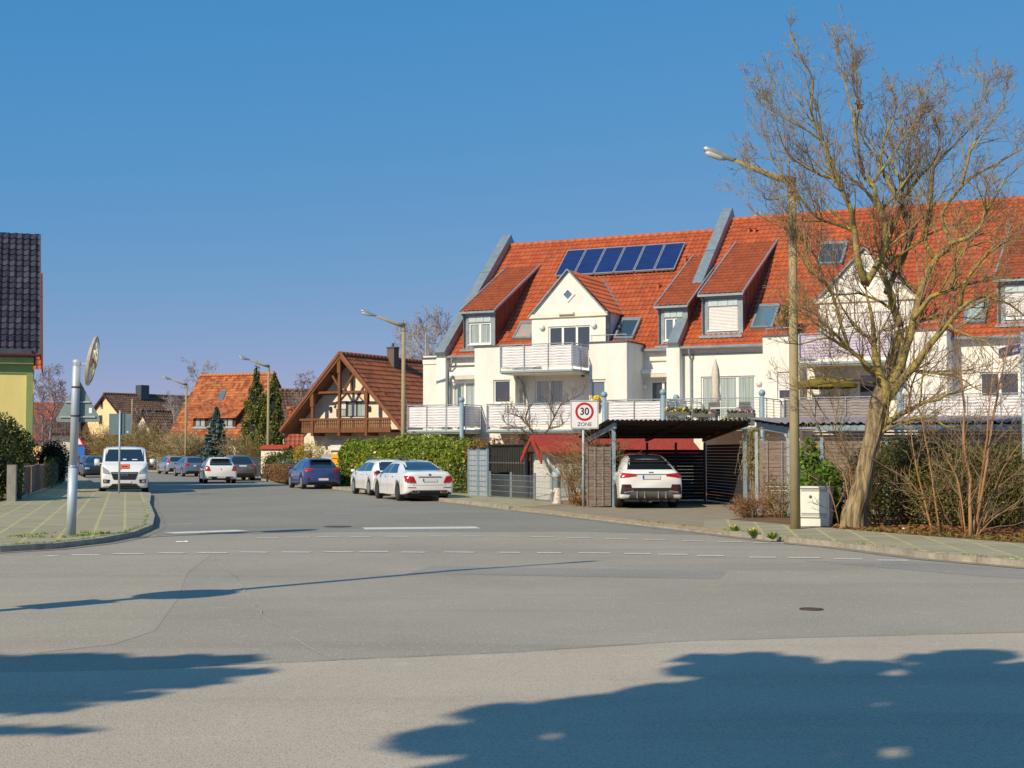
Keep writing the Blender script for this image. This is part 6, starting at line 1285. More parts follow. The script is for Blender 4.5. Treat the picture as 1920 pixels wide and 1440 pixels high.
# ================================================================== VEGETATION
def rnd_unit(r):
    while True:
        v = V((r.uniform(-1, 1), r.uniform(-1, 1), r.uniform(-1, 1)))
        if .05 < v.length < 1: return v.normalized()
def leaf(mb, p, s, r, asp=.6, bias=None):
    n = rnd_unit(r)
    if bias is not None: n = (n + bias).normalized()
    a = n.orthogonal().normalized(); a = Matrix.Rotation(r.uniform(0, 6.28), 3, n) @ a; b = n.cross(a); a *= s; b *= s * asp
    mb.add([p - a, p - b * .9, p + a, p + b * .9], [(0, 1, 2, 3)])
def hedge(name, label, cat, line, width, h, n, m, core, leafs=.05, z0=.1, seed=1, wob=.12, group=None, stuff=False):
    """leafy hedge following a ground polyline: lumpy dark core and many separate leaves in the outer shell"""
    r = random.Random(seed); o = V((*line[0], z0)); t = thing(name, label, cat, o, 0, group); P = [V(p) for p in line]; seg = [(P[i + 1] - P[i]).length for i in range(len(P) - 1)]; T_ = sum(seg)
    def pt(u):
        d = u * T_
        for i, s_ in enumerate(seg):
            if d <= s_ or i == len(seg) - 1: q = P[i] + (P[i + 1] - P[i]) * (d / s_); tt = (P[i + 1] - P[i]).normalized(); return q, tt
            d -= s_
    lump = lambda u, a: 1 + wob * (math.sin(u * T_ * 1.7 + a * 2) * .5 + math.sin(u * T_ * 4.3 + a * 5 + 1) * .35 + math.sin(u * T_ * .6 + 2) * .5)
    c = MB(); NU = max(6, int(T_ / .4)); K = 12
    def shell(u, a, k):
        q, tt = pt(u); nn_ = V((-tt.y, tt.x)); ca, sa = math.cos(a), math.sin(a); e = .45
        x = math.copysign(abs(ca) ** e, ca) * width / 2; z = max(0, math.copysign(abs(sa) ** e, sa)) * h; L_ = lump(u, a) * k
        endf = min(1, (min(u, 1 - u) * T_ / (width * .5)) ** .5 if min(u, 1 - u) * T_ < width * .5 else 1); x *= max(.25, endf); z *= (.86 + .14 * endf)
        return V((q.x + nn_.x * x * L_ - o.x, q.y + nn_.y * x * L_ - o.y, z * (L_ if z > h * .5 else 1)))
    for i in range(NU + 1):
        for k in range(K): c.v.append(tuple(shell(i / NU, math.pi * k / (K - 1), .86)))
    for i in range(NU):
        for k in range(K - 1): c.f.append((i * K + k, i * K + k + 1, (i + 1) * K + k + 1, (i + 1) * K + k))
    c.f.append(tuple(range(K))); c.f.append(tuple(NU * K + k for k in range(K))[::-1]); c.build('branches', core, t)
    b = MB()
    for i in range(n):
        u, a = r.random(), r.uniform(0, math.pi) if r.random() < .6 else r.choice((0, math.pi)) + r.uniform(-.5, .5); a = abs(a) if a < math.pi else 2 * math.pi - a
        if r.random() < .04: u = r.choice((.0, 1.0))
        p = shell(u, a, r.uniform(.84, 1.04))
        if abs(math.sin(a)) < .35: p.z = r.uniform(.02, h * .8)
        leaf(b, p, leafs * r.uniform(.6, 1.4), r)
    b.build('foliage', m, t); return t
def blob_shrub(name, label, cat, x, y, rx, ry, h, n, m, core, ls=.05, z0=.1, seed=1, group=None, base=.0, squash=.5, corek=.72):
    r = random.Random(seed); t = thing(name, label, cat, (x, y, z0), 0, group); lumps = [(rnd_unit(r), r.uniform(.12, .3)) for _ in range(9)]
    def rad(d): return 1 + sum(a * max(0, d.dot(q)) ** 6 for q, a in lumps) - .1
    c = MB(); n1, m1_ = 16, 10
    for i in range(m1_ + 1):
        for k in range(n1):
            th = math.pi * i / m1_; ph = 2 * math.pi * k / n1; d = V((math.sin(th) * math.cos(ph), math.sin(th) * math.sin(ph), math.cos(th))); q = rad(d) * corek
            c.v.append((d.x * rx * q, d.y * ry * q, base + (h - base) * (.5 + .5 * d.z * q)))
    for i in range(m1_):
        for k in range(n1): c.f.append((i * n1 + k, (i + 1) * n1 + k, (i + 1) * n1 + (k + 1) % n1, i * n1 + (k + 1) % n1))
    c.build('branches', core, t); b = MB()
    for i in range(n):
        d = rnd_unit(r); q = rad(d) * r.uniform(.70, 1.05); p = V((d.x * rx * q, d.y * ry * q, base + (h - base) * (.5 + .5 * d.z * q)))
        if p.z < 0: continue
        leaf(b, p, ls * r.uniform(.6, 1.4), r)
    b.build('foliage', m, t)
    if base > .2: MB().tube([(0, 0, 0), (0, 0, base + .3)], [.07, .05], 8).build('trunk', M['wood_dark'], t)
    return t
def conifer(name, label, x, y, h, r0, tiers, m, ls, n, seed, droop=.25, col=False, group=None):
    r = random.Random(seed); t = thing(name, label, 'conifer', (x, y, .1), 0, group); MB().tube([(0, 0, 0), (0, 0, h * .95)], [r0 * .09, .02], 8).build('trunk', M['wood_dark'], t); b = MB(); c = MB()
    if col:
        n1 = 14; lm = [[r.uniform(.7, 1.1) for _ in range(n1)] for _ in range(13)]
        for i in range(13):
            z = h * i / 12.5; rr = r0 * .62 * (1 - (i / 12.8) ** 1.7)
            for k in range(n1): a = 2 * math.pi * k / n1; c.v.append((rr * lm[i][k] * math.cos(a), rr * lm[i][k] * math.sin(a), z))
        for i in range(12):
            for k in range(n1): c.f.append((i * n1 + k, i * n1 + (k + 1) % n1, (i + 1) * n1 + (k + 1) % n1, (i + 1) * n1 + k))
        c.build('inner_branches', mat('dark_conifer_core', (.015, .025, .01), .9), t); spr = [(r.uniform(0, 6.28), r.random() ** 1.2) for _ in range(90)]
        for a0, u0 in spr:
            rr = r0 * (1 - u0 ** 1.7) * r.uniform(.8, 1.12) + .06
            for _ in range(n // 90):
                a = a0 + r.gauss(0, .22); dz = r.gauss(0, .035) * h; k = r.uniform(.62, 1.0); p = V((rr * k * math.cos(a), rr * k * math.sin(a), max(.05, u0 * h + dz + rr * k * .3))); leaf(b, p, ls * r.uniform(.6, 1.3), r, .45, V((math.cos(a) * .8, math.sin(a) * .8, .3)))
    else:
        br = MB()
        for k in range(tiers):
            u = k / (tiers - 1); z = h * (.05 + .93 * u); rr = r0 * (1 - u) ** .9 * r.uniform(.85, 1.1) + .08; nb = max(4, int(11 * (1 - u * .6)))
            for j in range(nb):
                a = 2 * math.pi * (j + r.random() * .6) / nb + k * .7; L = rr * r.uniform(.75, 1.12); e = V((L * math.cos(a), L * math.sin(a), z + L * (.12 - droop * (1 - u)))); s0 = V((0, 0, z)); br.tube([s0, s0.lerp(e, .5) + V((0, 0, .06 * L)), e], [.025, .015, .005], 4)
                for q in range(max(8, int(n / (tiers * nb)))):
                    f_ = r.random() ** .6; p = s0.lerp(e, f_); wd = .20 * L * (1.1 - f_) + .05; p += V((-math.sin(a), math.cos(a), 0)) * r.gauss(0, wd * .7) + V((0, 0, r.gauss(0, .05) - .04)); leaf(b, p, ls * r.uniform(.6, 1.3), r, .5, V((math.cos(a) * .3, math.sin(a) * .3, .7)))
        br.build('branch', M['wood_dark'], t)
    b.build('foliage', m, t); return t
# recursive bare branches
def grow(mb, p, d, L, r0, lev, r, up=.25, curl=.35, kids=(5, 4, 3), minr=.004, sides=(7, 5, 4, 3), fine=None):
    n = max(3, int(L / .22)) if lev < 2 else 3; pts = [p.copy()]; rs = [r0]; q = p.copy(); dd = d.copy()
    for i in range(n):
        dd = (dd + rnd_unit(r) * curl * .5 + V((0, 0, up * .3))).normalized(); q = q + dd * (L / n); pts.append(q.copy()); rs.append(max(minr, r0 * (1 - .75 * (i + 1) / n)))
    mb.tube(pts, rs, sides[min(lev, 3)], cap=False)
    if lev < len(kids):
        for k in range(kids[lev]):
            u = r.uniform(.25, 1.0) * n; i = min(n - 1, int(u)); a = pts[i].lerp(pts[i + 1], u - i); td = (pts[i + 1] - pts[i]).normalized(); side = (td.cross(rnd_unit(r))).normalized(); nd = (td * .75 + side * r.uniform(.5, .95)).normalized()
            grow(fine or mb, a, nd, L * r.uniform(.35, .62) * (1.15 - u / n * .4), rs[i] * .6, lev + 1, r, up, curl, kids, minr, sides)
def bare_tree(name, label, x, y, h, m, seed, kids=(7, 6, 5, 3), spread=.5, trunk=.15, minr=.012, group=None, cat='tree', up=.25, z0=.1, stems=1):
    r = random.Random(seed); t = thing(name, label, cat, (x, y, z0), 0, group); tr = MB(); br = MB()
    for s_ in range(stems):
        P0_ = V((r.uniform(-.1, .1) * (stems > 1), r.uniform(-.1, .1) * (stems > 1), 0)); lean = V((r.uniform(-.25, .25), r.uniform(-.25, .25), 0)) * (stems > 1); pts = [P0_ + (V((0, 0, 1)) + lean) * (h * .93 * i / 6) + V((r.uniform(-.03, .03), r.uniform(-.03, .03), 0)) * h * (i > 0) for i in range(7)]; rs = [trunk * (1 - .85 * i / 6) for i in range(7)]; tr.tube(pts, rs, 8)
        for k in range(kids[0] * 2):
            u = r.uniform(.18, .98) * 6; i = min(5, int(u)); a = pts[i].lerp(pts[i + 1], u - i); ang = r.uniform(0, 6.28); d = V((math.cos(ang) * spread, math.sin(ang) * spread, r.uniform(.35, .9))).normalized(); grow(br, a, d, h * r.uniform(.22, .40) * (1.1 - .55 * u / 6), rs[i] * .45, 0, r, up, .4, kids[1:], minr, (5, 4, 3, 3))
    tr.build('trunk', m, t, smooth=True); br.build('branch', m, t, smooth=True); return t
def twig_bush(name, label, x, y, rx, h, stems, m, seed, kids=(5, 3), minr=.006, ry=None, leafm=None, nl=0, ls=.03, z0=.1, group=None, r0=.014, fan=.5, cat='shrub', up=.1):
    r = random.Random(seed); ry = ry or rx; t = thing(name, label, cat, (x, y, z0), 0, group); b = MB()
    for k in range(stems):
        a = r.uniform(0, 6.28); q = math.sqrt(r.random()) * .55; p = V((rx * q * math.cos(a), ry * q * math.sin(a), 0)); d = V((math.cos(a) * fan * q * 1.6 * rx / max(rx, .1), math.sin(a) * fan * q * 1.6, 1)).normalized(); grow(b, p, d, h * r.uniform(.6, 1.0), r0 * r.uniform(.7, 1.3), 0, r, up, .45, kids, minr, (4, 3, 3, 3))
    b.build('stems', m, t)
    if nl:
        l = MB()
        for i in range(nl): u = rnd_unit(r); q = r.random() ** .33; leaf(l, V((u.x * rx * q, u.y * ry * q, h * (.45 + .5 * u.z * q))), ls * r.uniform(.6, 1.4), r)
        l.build('foliage', leafm, t)
    return t
BARK = mat('lichen_bark', (.20, .15, .08), .95, .3, 8, col2=(.42, .34, .06), bump=.9, bscale=14, lo=.40, hi=.66)
TRUNKB = mat('furrowed_trunk_bark', (.34, .26, .15), .95, .4, 2.2, col2=(.12, .095, .05), bump=1.0, bscale=5, streak=(6, 6, .55), lo=.42, hi=.60)
TWIG = mat('reddish_twig', (.25, .16, .12), .9, .3, 3, col2=(.32, .25, .08), lo=.45, hi=.62)
PALEB = mat('pale_birch_bark', (.45, .40, .38), .9, .3, 4); REDST = mat('red_brown_stem', (.38, .18, .075), .85, .35, 5, col2=(.28, .17, .09), streak=(1, 1, .3)); TANTW = mat('tan_twigs', (.26, .19, .075), .9, .3, 3); STRAW = mat('straw_twigs', (.34, .26, .13), .9, .3, 4); BROWN_T = mat('brown_twigs', (.24, .13, .055), .9, .3, 4); GREYT = mat('grey_brown_twigs', (.25, .17, .10), .9, .3, 4); VIO = mat('violet_grey_twigs', (.30, .23, .23), .9, .3, 3)
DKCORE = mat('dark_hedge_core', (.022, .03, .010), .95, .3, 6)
LAUREL = leaf_mat('laurel_leaf', (.10, .16, .018), (.28, .34, .035), (.48, .48, .08), rough=.3); YEW = leaf_mat('yew_leaf', (.035, .055, .010), (.11, .12, .022), (.22, .20, .04), rough=.5); SPRUCE = leaf_mat('blue_spruce_needles', (.05, .10, .085), (.12, .20, .18), (.20, .29, .28), rough=.6, transl=.05); THUJA = leaf_mat('thuja_leaf', (.06, .085, .012), (.16, .17, .03), (.30, .28, .06), rough=.6, transl=.1)
IVY = leaf_mat('ivy_leaf', (.05, .08, .012), (.14, .17, .03), rough=.35); GRASS = leaf_mat('grass_blade', (.10, .18, .02), (.28, .36, .03), rough=.5); DEADLEAF = leaf_mat('dead_leaf', (.20, .09, .035), (.36, .17, .06), rough=.8); OLIVEL = leaf_mat('olive_scrub_leaf', (.06, .07, .015), (.24, .20, .05), (.16, .24, .03), rough=.6); YELL = leaf_mat('forsythia_blossom', (.35, .27, .03), (.55, .40, .04), rough=.6); BLOSS = leaf_mat('pink_blossom', (.45, .28, .26), (.62, .45, .42), rough=.6)

def atg(px, Y): return AT(px, 850, Y).x
# --- laurel hedge, left yews, creepers
hl = [tuple(AT(636, 850, 72.2).xy), tuple(AT(700, 850, 66.5).xy), tuple(AT(790, 850, 61.6).xy), tuple(AT(878, 850, 57.0).xy)]
hl = [(p[0] + .55, p[1] + .4) for p in hl]
hedge('laurel_hedge', 'tall yellow green laurel hedge behind the parked white cars', 'hedge', hl, 1.7, 2.2, 26000, LAUREL, DKCORE, .075, seed=11, wob=.09)
hedge('brown_hedge', 'low brownish hedge top behind the mesh panels', 'hedge', [tuple(AT(880, 850, 58).xy), tuple(AT(1000, 850, 54).xy)], .9, 2.15, 3500, DEADLEAF, DKCORE, .05, seed=12, wob=.05)
x_, y_ = AT(8, 850, 50.5).xy; blob_shrub('yew_bush', 'dark green yew bush above the fence at the left edge', 'shrub', atg(6, 57.5), 57.5, 1.15, 1.2, 2.95, 8000, YEW, DKCORE, .06, seed=21)
x_, y_ = AT(-60, 850, 49).xy; blob_shrub('yew_bush', 'yew bush cut off by the left edge of the photo', 'shrub', x_, 49, 1.6, 1.6, 3.2, 5000, YEW, DKCORE, .07, seed=22)
x_ = atg(92, 73); blob_shrub('clipped_yew', 'very dark clipped round shrub right of the yellow house', 'shrub', x_, 73.6, .78, .9, 2.3, 5000, leaf_mat('dark_yew_leaf', (.012, .02, .006), (.04, .045, .012)), DKCORE, .05, seed=23)
b = MB(); r = random.Random(8)
for i in range(800):
    u = r.choice((r.uniform(.9, 2.0), r.uniform(14, 26.0))); leaf(b, V((u, -.10 + r.gauss(0, .05), r.uniform(.02, 1.25) if r.random() < .8 else r.uniform(1.1, 1.45))), .06 * r.uniform(.6, 1.3), r)
cr = thing('ivy_creeper', 'ivy creeper growing over the lattice fence on the left', 'creeper', (wa.x, wa.y, .1), math.atan2((wb - wa).y, (wb - wa).x)); b.build('foliage', IVY, cr)
b = MB()
for i in range(9): x0 = r.uniform(.8, 2.2) if i < 4 else r.uniform(5, 25); b.tube([(x0, -.08, 0), (x0 + r.uniform(-.3, .3), -.1, .6), (x0 + r.uniform(-.5, .5), -.09, 1.2)], .012, 5)
b.build('stems', BROWN_T, cr)
# --- conifers
x_ = AT(405, 850, 115).x; conifer('blue_spruce', 'blue spruce with spreading tiers before the rust roofed house', x_, 115, f(763, 115) - .1, 1.75, 19, SPRUCE, .11, 16000, 31, droop=.15)
x_ = AT(480, 850, 108).x; conifer('columnar_conifer', 'left columnar conifer beside the third street lamp', x_, 108, f(700, 108) - .1, 1.5, 10, THUJA, .12, 10000, 32, col=True, group='columnar conifers')
x_ = AT(512, 850, 107).x; conifer('columnar_conifer', 'right, slightly lower columnar conifer behind the third street lamp', x_, 107, f(711, 107) - .1, 1.45, 10, THUJA, .12, 10000, 33, col=True, group='columnar conifers')
# --- garden shrubs near the chalet
def atg(px, Y): return AT(px, 850, Y).x
blob_shrub('yellow_shrub', 'round yellow flowering shrub before the half timbered house', 'shrub', atg(577, 84), 84, .95, .95, 2.25, 1500, YELL, TANTW, .05, seed=41, base=.9, corek=.3); twig_bush('bare_bush', 'straw coloured bare bush right of the yellow shrub', atg(603, 82), 82, .9, 1.9, 22, STRAW, 42)
blob_shrub('grey_juniper', 'low grey green juniper in the chalet garden', 'shrub', atg(545, 86), 86, 1.3, 1.0, 1.25, 2200, leaf_mat('juniper_leaf', (.12, .16, .12), (.24, .27, .20)), DKCORE, .06, seed=43); blob_shrub('dark_evergreen', 'dark evergreen in front of the cream wall right of the third lamp', 'shrub', atg(519, 91), 91, .9, .6, 1.7, 1800, THUJA, DKCORE, .06, seed=48); blob_shrub('dark_evergreen', 'small dark evergreen beside the red coped wall', 'shrub', atg(545, 90), 90, .8, .8, 1.9, 1800, THUJA, DKCORE, .06, seed=44)
hedge('brown_hedge', 'low reddish brown clipped hedge along the pavement by the third lamp', 'hedge', [(atg(505, 90), 90), (atg(548, 78), 78.5)], .9, .95, 4200, DEADLEAF, mat('brown_core', (.06, .03, .015), .9), .045, seed=45, wob=.04)
twig_bush('bare_bush', 'tan bare bush between the spruce and the columnar conifers', atg(448, 104), 104, 1.1, 2.8, 34, TANTW, 46, minr=.012)
for i, (px, Y, h_, rr, m_, lab) in enumerate([(226, 152, 4.2, 2.8, TANTW, 'tan bare bush behind the white van'), (262, 146, 4.4, 3.0, TANTW, 'wide olive tan willow bush right of the wooden pole'), (297, 139, 3.8, 2.5, TANTW, 'tan bare bush left of the fourth street lamp'), (338, 131, 3.3, 2.1, STRAW, 'pale bare bush right of the fourth street lamp'), (373, 124, 3.0, 1.9, STRAW, 'pale bare bush left of the blue spruce'), (196, 160, 4.0, 2.4, BROWN_T, 'brown bare bush before the yellow gabled house')]):
    twig_bush('bare_bush', lab, atg(px, Y), Y, rr, h_, 80, m_, 50 + i, kids=(5, 4), minr=.014, r0=.03, fan=.7, leafm=OLIVEL if i < 3 else STRAW and OLIVEL, nl=900 if i < 4 else 300, ls=.07, group='bare bushes along the far gardens')
hedge('green_hedge', 'thin green hedge line under the yellow gabled house', 'hedge', [(atg(140, 170), 170), (atg(205, 163), 163)], 1.3, 2.2, 2500, IVY, DKCORE, .08, seed=61)
bare_tree('blossom_tree', 'small tree with pinkish blossom before the brown roof', atg(264, 149), 149, 5.8, VIO, 62, trunk=.12, minr=.02, kids=(6, 5, 4), spread=.8); r = random.Random(63); b = MB()
for i in range(900): u = rnd_unit(r); q = r.random() ** .4; leaf(b, V((u.x * 2.0 * q, u.y * 2 * q, 3.6 + u.z * 1.6 * q)), .06, r)
tb = [o for o in bpy.data.objects if o.name.startswith('blossom_tree')][0]; b.build('blossom', BLOSS, tb)
# --- background bare trees
for i, (px, Y, h_, m_, lab, sp_, sd) in enumerate([(100, 120, f(690, 120), VIO, 'bare greyish tree rising behind the triangular sign', .75, 71), (78, 135, f(705, 135), VIO, 'bare tree between the yellow house and the mirror post', .7, 72), (365, 165, f(692, 165), PALEB, 'pale bare tree behind the rust roofed house', .5, 73), (328, 150, f(745, 150), PALEB, 'small leaning bare tree left of the fourth lamp', .6, 74),
        (566, 120, f(705, 120), VIO, 'bare tree top behind the left eave of the half timbered house', .6, 75), (795, 105, f(602, 105), PALEB, 'pale birch behind the chimney of the half timbered house', .6, 76), (828, 110, f(598, 110), VIO, 'bare tree at the left end of the apartment roof', .7, 77), (770, 115, f(625, 115), PALEB, 'slender birch behind the second street lamp', .5, 78)]):
    bare_tree('bare_tree', lab, atg(px, Y), Y, h_ - .1, m_, sd, kids=(8, 6, 5, 3), spread=sp_, trunk=.16, minr=.013, group='bare trees behind the houses')
# --- bare fruit tree in front of the apartment building
r = random.Random(81); ft = thing('fruit_tree', 'low spreading bare fruit tree behind the garden shed', 'tree', (atg(1012, 54), 54, .1), 0); tr = MB(); br = MB(); bs = V((atg(1012, 54), 54, .1))
def lp(px, py, Y): return AT(px, py, Y) - bs
tr.tube([(0, 0, 0), lp(1012, 840, 54), lp(1005, 822, 54)], [.10, .085, .075], 8); tr.build('trunk', BARK, ft, smooth=True)
for pts in ([(1008, 825), (992, 800), (975, 782), (958, 775), (945, 770)], [(1008, 828), (1028, 805), (1040, 780), (1052, 757), (1075, 747), (1095, 738)], [(992, 800), (985, 785), (992, 760), (985, 735)], [(1005, 830), (980, 805), (950, 795), (940, 785)], [(1030, 803), (1048, 800), (1062, 790)], [(1040, 780), (1030, 760), (1040, 735)], [(1000, 830), (975, 822), (955, 830)]):
    P = [lp(x, y, 54 + r.uniform(-.6, .6)) for x, y in pts]; br.tube(P, [.038 * (1 - .75 * k / (len(P) - 1)) for k in range(len(P))], 6)
    for k in range(len(P) - 1):
        for j in range(4): a = P[k].lerp(P[k + 1], r.random()); d = ((P[k + 1] - P[k]).normalized() * .5 + rnd_unit(r) * .7 + V((0, 0, .5))).normalized(); grow(br, a, d, r.uniform(.35, .8), .011, 1, r, .5, .4, (4, 3, 2), .0045)
br.build('branch', mat('dark_fruit_twig', (.19, .14, .10), .9, .3, 5), ft)
# --- shrubs by the zone sign and the carport
twig_bush('bare_bush', 'brown bare bush between the hydrant and the speed zone sign', 2.1, 45.0, .6, 1.95, 34, BROWN_T, 91, kids=(4, 4), minr=.005, leafm=DEADLEAF, nl=260, ls=.025, ry=.5, fan=.3); twig_bush('bare_bush', 'olive brown creeper bush behind the speed zone sign post', 2.5, 43.4, .3, 2.1, 26, TANTW, 92, kids=(5, 4), minr=.005, leafm=OLIVEL, nl=500, ls=.025, ry=.4)
blob_shrub('ground_ivy', 'low brown leafy growth at the foot of the speed zone sign', 'shrub', 2.35, 43.9, .55, .4, .45, 700, DEADLEAF, BROWN_T, .04, seed=93)
r = random.Random(94); vb_ = V((*AT(1413, 850, 38.6).xy, .1)); vt = thing('climbing_vine', 'pale hanging climber on the left post of the second carport', 'climber', vb_, 0); b = MB()
for i in range(26):
    x0 = r.uniform(-.12, .12); zt = r.uniform(1.6, 2.35); sg = r.choice((-1, -1, 1)); b.tube([(x0, 0, .0 if i % 3 == 0 else r.uniform(.6, 1.5)), (x0 + r.uniform(-.1, .1), -.05, zt * .6), (x0, -.08, zt), (x0 + sg * r.uniform(.1, .35), -.12, zt - r.uniform(.05, .3)), (x0 + sg * r.uniform(.2, .5), -.12, zt - r.uniform(.5, 1.0))], [.016, .012, .009, .007, .004], 4)
b.build('stems', STRAW, vt); b = MB()
for i in range(700): leaf(b, V((r.gauss(0, .14), r.gauss(-.06, .06), r.uniform(.9, 2.3))), .05, r, .3)
b.build('foliage', leaf_mat('pale_vine_leaf', (.20, .20, .05), (.36, .32, .09)), vt)
twig_bush('bare_bush', 'dry rusty brown bush at the foot of the second carport', *AT(1408, 850, 36.2).xy, .6, .5, 34, BROWN_T, 95, kids=(5, 3), minr=.005, fan=.9, leafm=DEADLEAF, nl=500, ls=.025, ry=.5)
twig_bush('dark_bush', 'thin olive bush against the slat wall beside the nearest lamp', *AT(1462, 850, 35.9).xy, .4, 1.1, 11, BROWN_T, 96, kids=(4, 3), minr=.005, leafm=OLIVEL, nl=500, ls=.025, ry=.3)
hedge('cherry_laurel', 'glossy bright green laurel behind the white utility cabinet', 'shrub', [tuple(AT(1500, 850, 32.7).xy), tuple(AT(1576, 850, 32.3).xy)], .5, 1.35, 1900, leaf_mat('glossy_laurel', (.05, .12, .012), (.16, .29, .03), (.32, .42, .06), rough=.25), DKCORE, .065, seed=97, wob=.2)
blob_shrub('cherry_laurel', 'upright narrow laurel shoot rising above the left of the utility cabinet', 'shrub', *AT(1516, 850, 32.8).xy, .28, .25, 2.0, 700, MATS.get('glossy_laurel') or bpy.data.materials['glossy_laurel'], DKCORE, .065, seed=98, corek=.5)
# thicket behind the big tree
SC_ = [(1590, 32.9, .6, .9), (1672, 32.9, 1.1, 2.1), (1725, 32.2, 1.1, 2.2), (1785, 31.7, 1.1, 2.0), (1845, 31.1, 1.1, 1.95), (1905, 30.6, 1.1, 2.0), (1970, 30.2, 1.1, 2.1)]
labs = ['low scrub left of the big trunk', 'olive scrub directly right of the big trunk', 'dense olive scrub behind the left red stemmed saplings', 'dense scrub between the two groups of red stems', 'dark scrub behind the tall red stemmed sapling', 'scrub by the street name post', 'scrub cut off by the right edge']
for i, (px, Y, rr, h_) in enumerate(SC_):
    twig_bush('scrub_bush', labs[i], atg(px, Y), Y, rr, h_, 17 if i else 12, mat('scrub_twig', (.19, .15, .07), .9, .4, 3), 100 + i, kids=(6, 4), minr=.0045, r0=.012, fan=.8, leafm=OLIVEL, nl=10000 if i else 900, ls=.03, ry=1.0, group='scrub bushes under the big tree')
r = random.Random(120)
def sapling(name, label, px, Y, stems, seed):
    rr = random.Random(seed); bs_ = V((*AT(px, 850, Y).xy, .1)); t = thing(name, label, 'sapling', bs_, 0, 'red stemmed saplings'); b = MB(); tw = MB()
    for pts, r0 in stems:
        P = [AT(x, y, Y + rr.uniform(-.25, .25) + k * .05) - bs_ for k, (x, y) in enumerate(pts)]; P[0].z = 0; b.tube([V(catmull([tuple(p) for p in P], k / 3)) + rnd_unit(rr) * .012 for k in range((len(P) - 1) * 3 + 1)], [r0 * .68 * (1 - .8 * k / ((len(P) - 1) * 3)) + .003 for k in range((len(P) - 1) * 3 + 1)], 7)
        for k in range(len(P) - 1):
            for j in range(3): a = P[k].lerp(P[k + 1], rr.random()); d = ((P[k + 1] - P[k]).normalized() * .9 + rnd_unit(rr) * .7).normalized(); grow(tw, a, d, rr.uniform(.5, 1.3), .009, 1, rr, .25, .35, (4, 3, 2), .0035)
    b.build('stem', REDST, t, smooth=True); tw.build('twigs', GREYT, t); return t
sapling('sapling', 'tall multi stemmed sapling with orange brown stems', 1822, 27.6, [([(1818, 1000), (1818, 900), (1808, 830), (1808, 760), (1800, 690), (1798, 620)], .05), ([(1826, 1000), (1845, 900), (1858, 810), (1870, 740), (1880, 690), (1895, 620)], .045), ([(1824, 1000), (1838, 905), (1850, 820), (1858, 740), (1862, 660)], .035), ([(1830, 1000), (1850, 940), (1890, 900), (1935, 860)], .02), ([(1835, 960), (1880, 880), (1940, 800)], .018), ([(1812, 1000), (1795, 900), (1770, 850), (1740, 790)], .02), ([(1830, 995), (1870, 965), (1925, 950)], .016)], 121)
sapling('sapling', 'slim pair of orange brown stems right of the big trunk', 1750, 28.3, [([(1748, 992), (1732, 930), (1715, 860), (1706, 790), (1704, 720)], .030), ([(1762, 990), (1748, 900), (1735, 820), (1722, 760), (1700, 690)], .026), ([(1806, 990), (1798, 930), (1790, 880), (1775, 830)], .018), ([(1795, 985), (1760, 950), (1720, 920), (1690, 880)], .014)], 122)
sapling('sapling', 'arching reddish stems leaning left beside the big trunk', 1590, 31.2, [([(1598, 985), (1585, 900), (1560, 860), (1535, 800), (1510, 740)], .022), ([(1600, 985), (1592, 880), (1568, 790), (1545, 700)], .020), ([(1604, 985), (1600, 905), (1580, 830), (1540, 770), (1500, 690)], .016), ([(1575, 985), (1560, 930), (1540, 890)], .02)], 123)

# --- the big bare tree
TB = V((*AT(1608, 850, 30.8).xy, .1)); BT = thing('bare_tree', 'large bare tree with yellow lichen on its limbs at the right', 'tree', TB, 0); r = random.Random(7)
def TP(px, py, dy=0.): return AT(px, py, 30.8 + dy) - TB
tk = MB(); pts = [(1598, 992), (1601, 962), (1612, 925), (1622, 885), (1629, 850), (1637, 815), (1643, 780), (1651, 748), (1658, 722)]
P = [TP(*q) for q in pts]; P[0].z = -.05; TR = [.27, .24, .205, .185, .175, .18, .195, .205, .19]; from mathutils import noise as NZ
NS, NR = 56, 90
for i in range(NR + 1):
    u = 8 * i / NR; c = V(catmull([tuple(p) for p in P], u)); rr_ = catmull([(q,) for q in TR], u)[0]; zz = c.z
    for k in range(NS):
        a = 2 * math.pi * k / NS; fl = max(0, 1 - zz / .9) ** 2 * .16 * max(0, math.cos(5 * a + 1)) ; f1 = NZ.noise(V((math.cos(a) * 3.2, math.sin(a) * 3.2, zz * .55))); f2 = abs(NZ.noise(V((math.cos(a) * 7, math.sin(a) * 7, zz * 1.3 + 5)))); q = rr_ * (1 + fl + .16 * f1 + .26 * (f2 - .2)); tk.v.append((c.x + math.cos(a) * q, c.y + math.sin(a) * q, c.z))
for i in range(NR):
    for k in range(NS): tk.f.append((i * NS + k, i * NS + (k + 1) % NS, (i + 1) * NS + (k + 1) % NS, (i + 1) * NS + k))
tk.f.append(tuple(NR * NS + k for k in range(NS)))
tk.build('trunk', TRUNKB, BT, smooth=True)
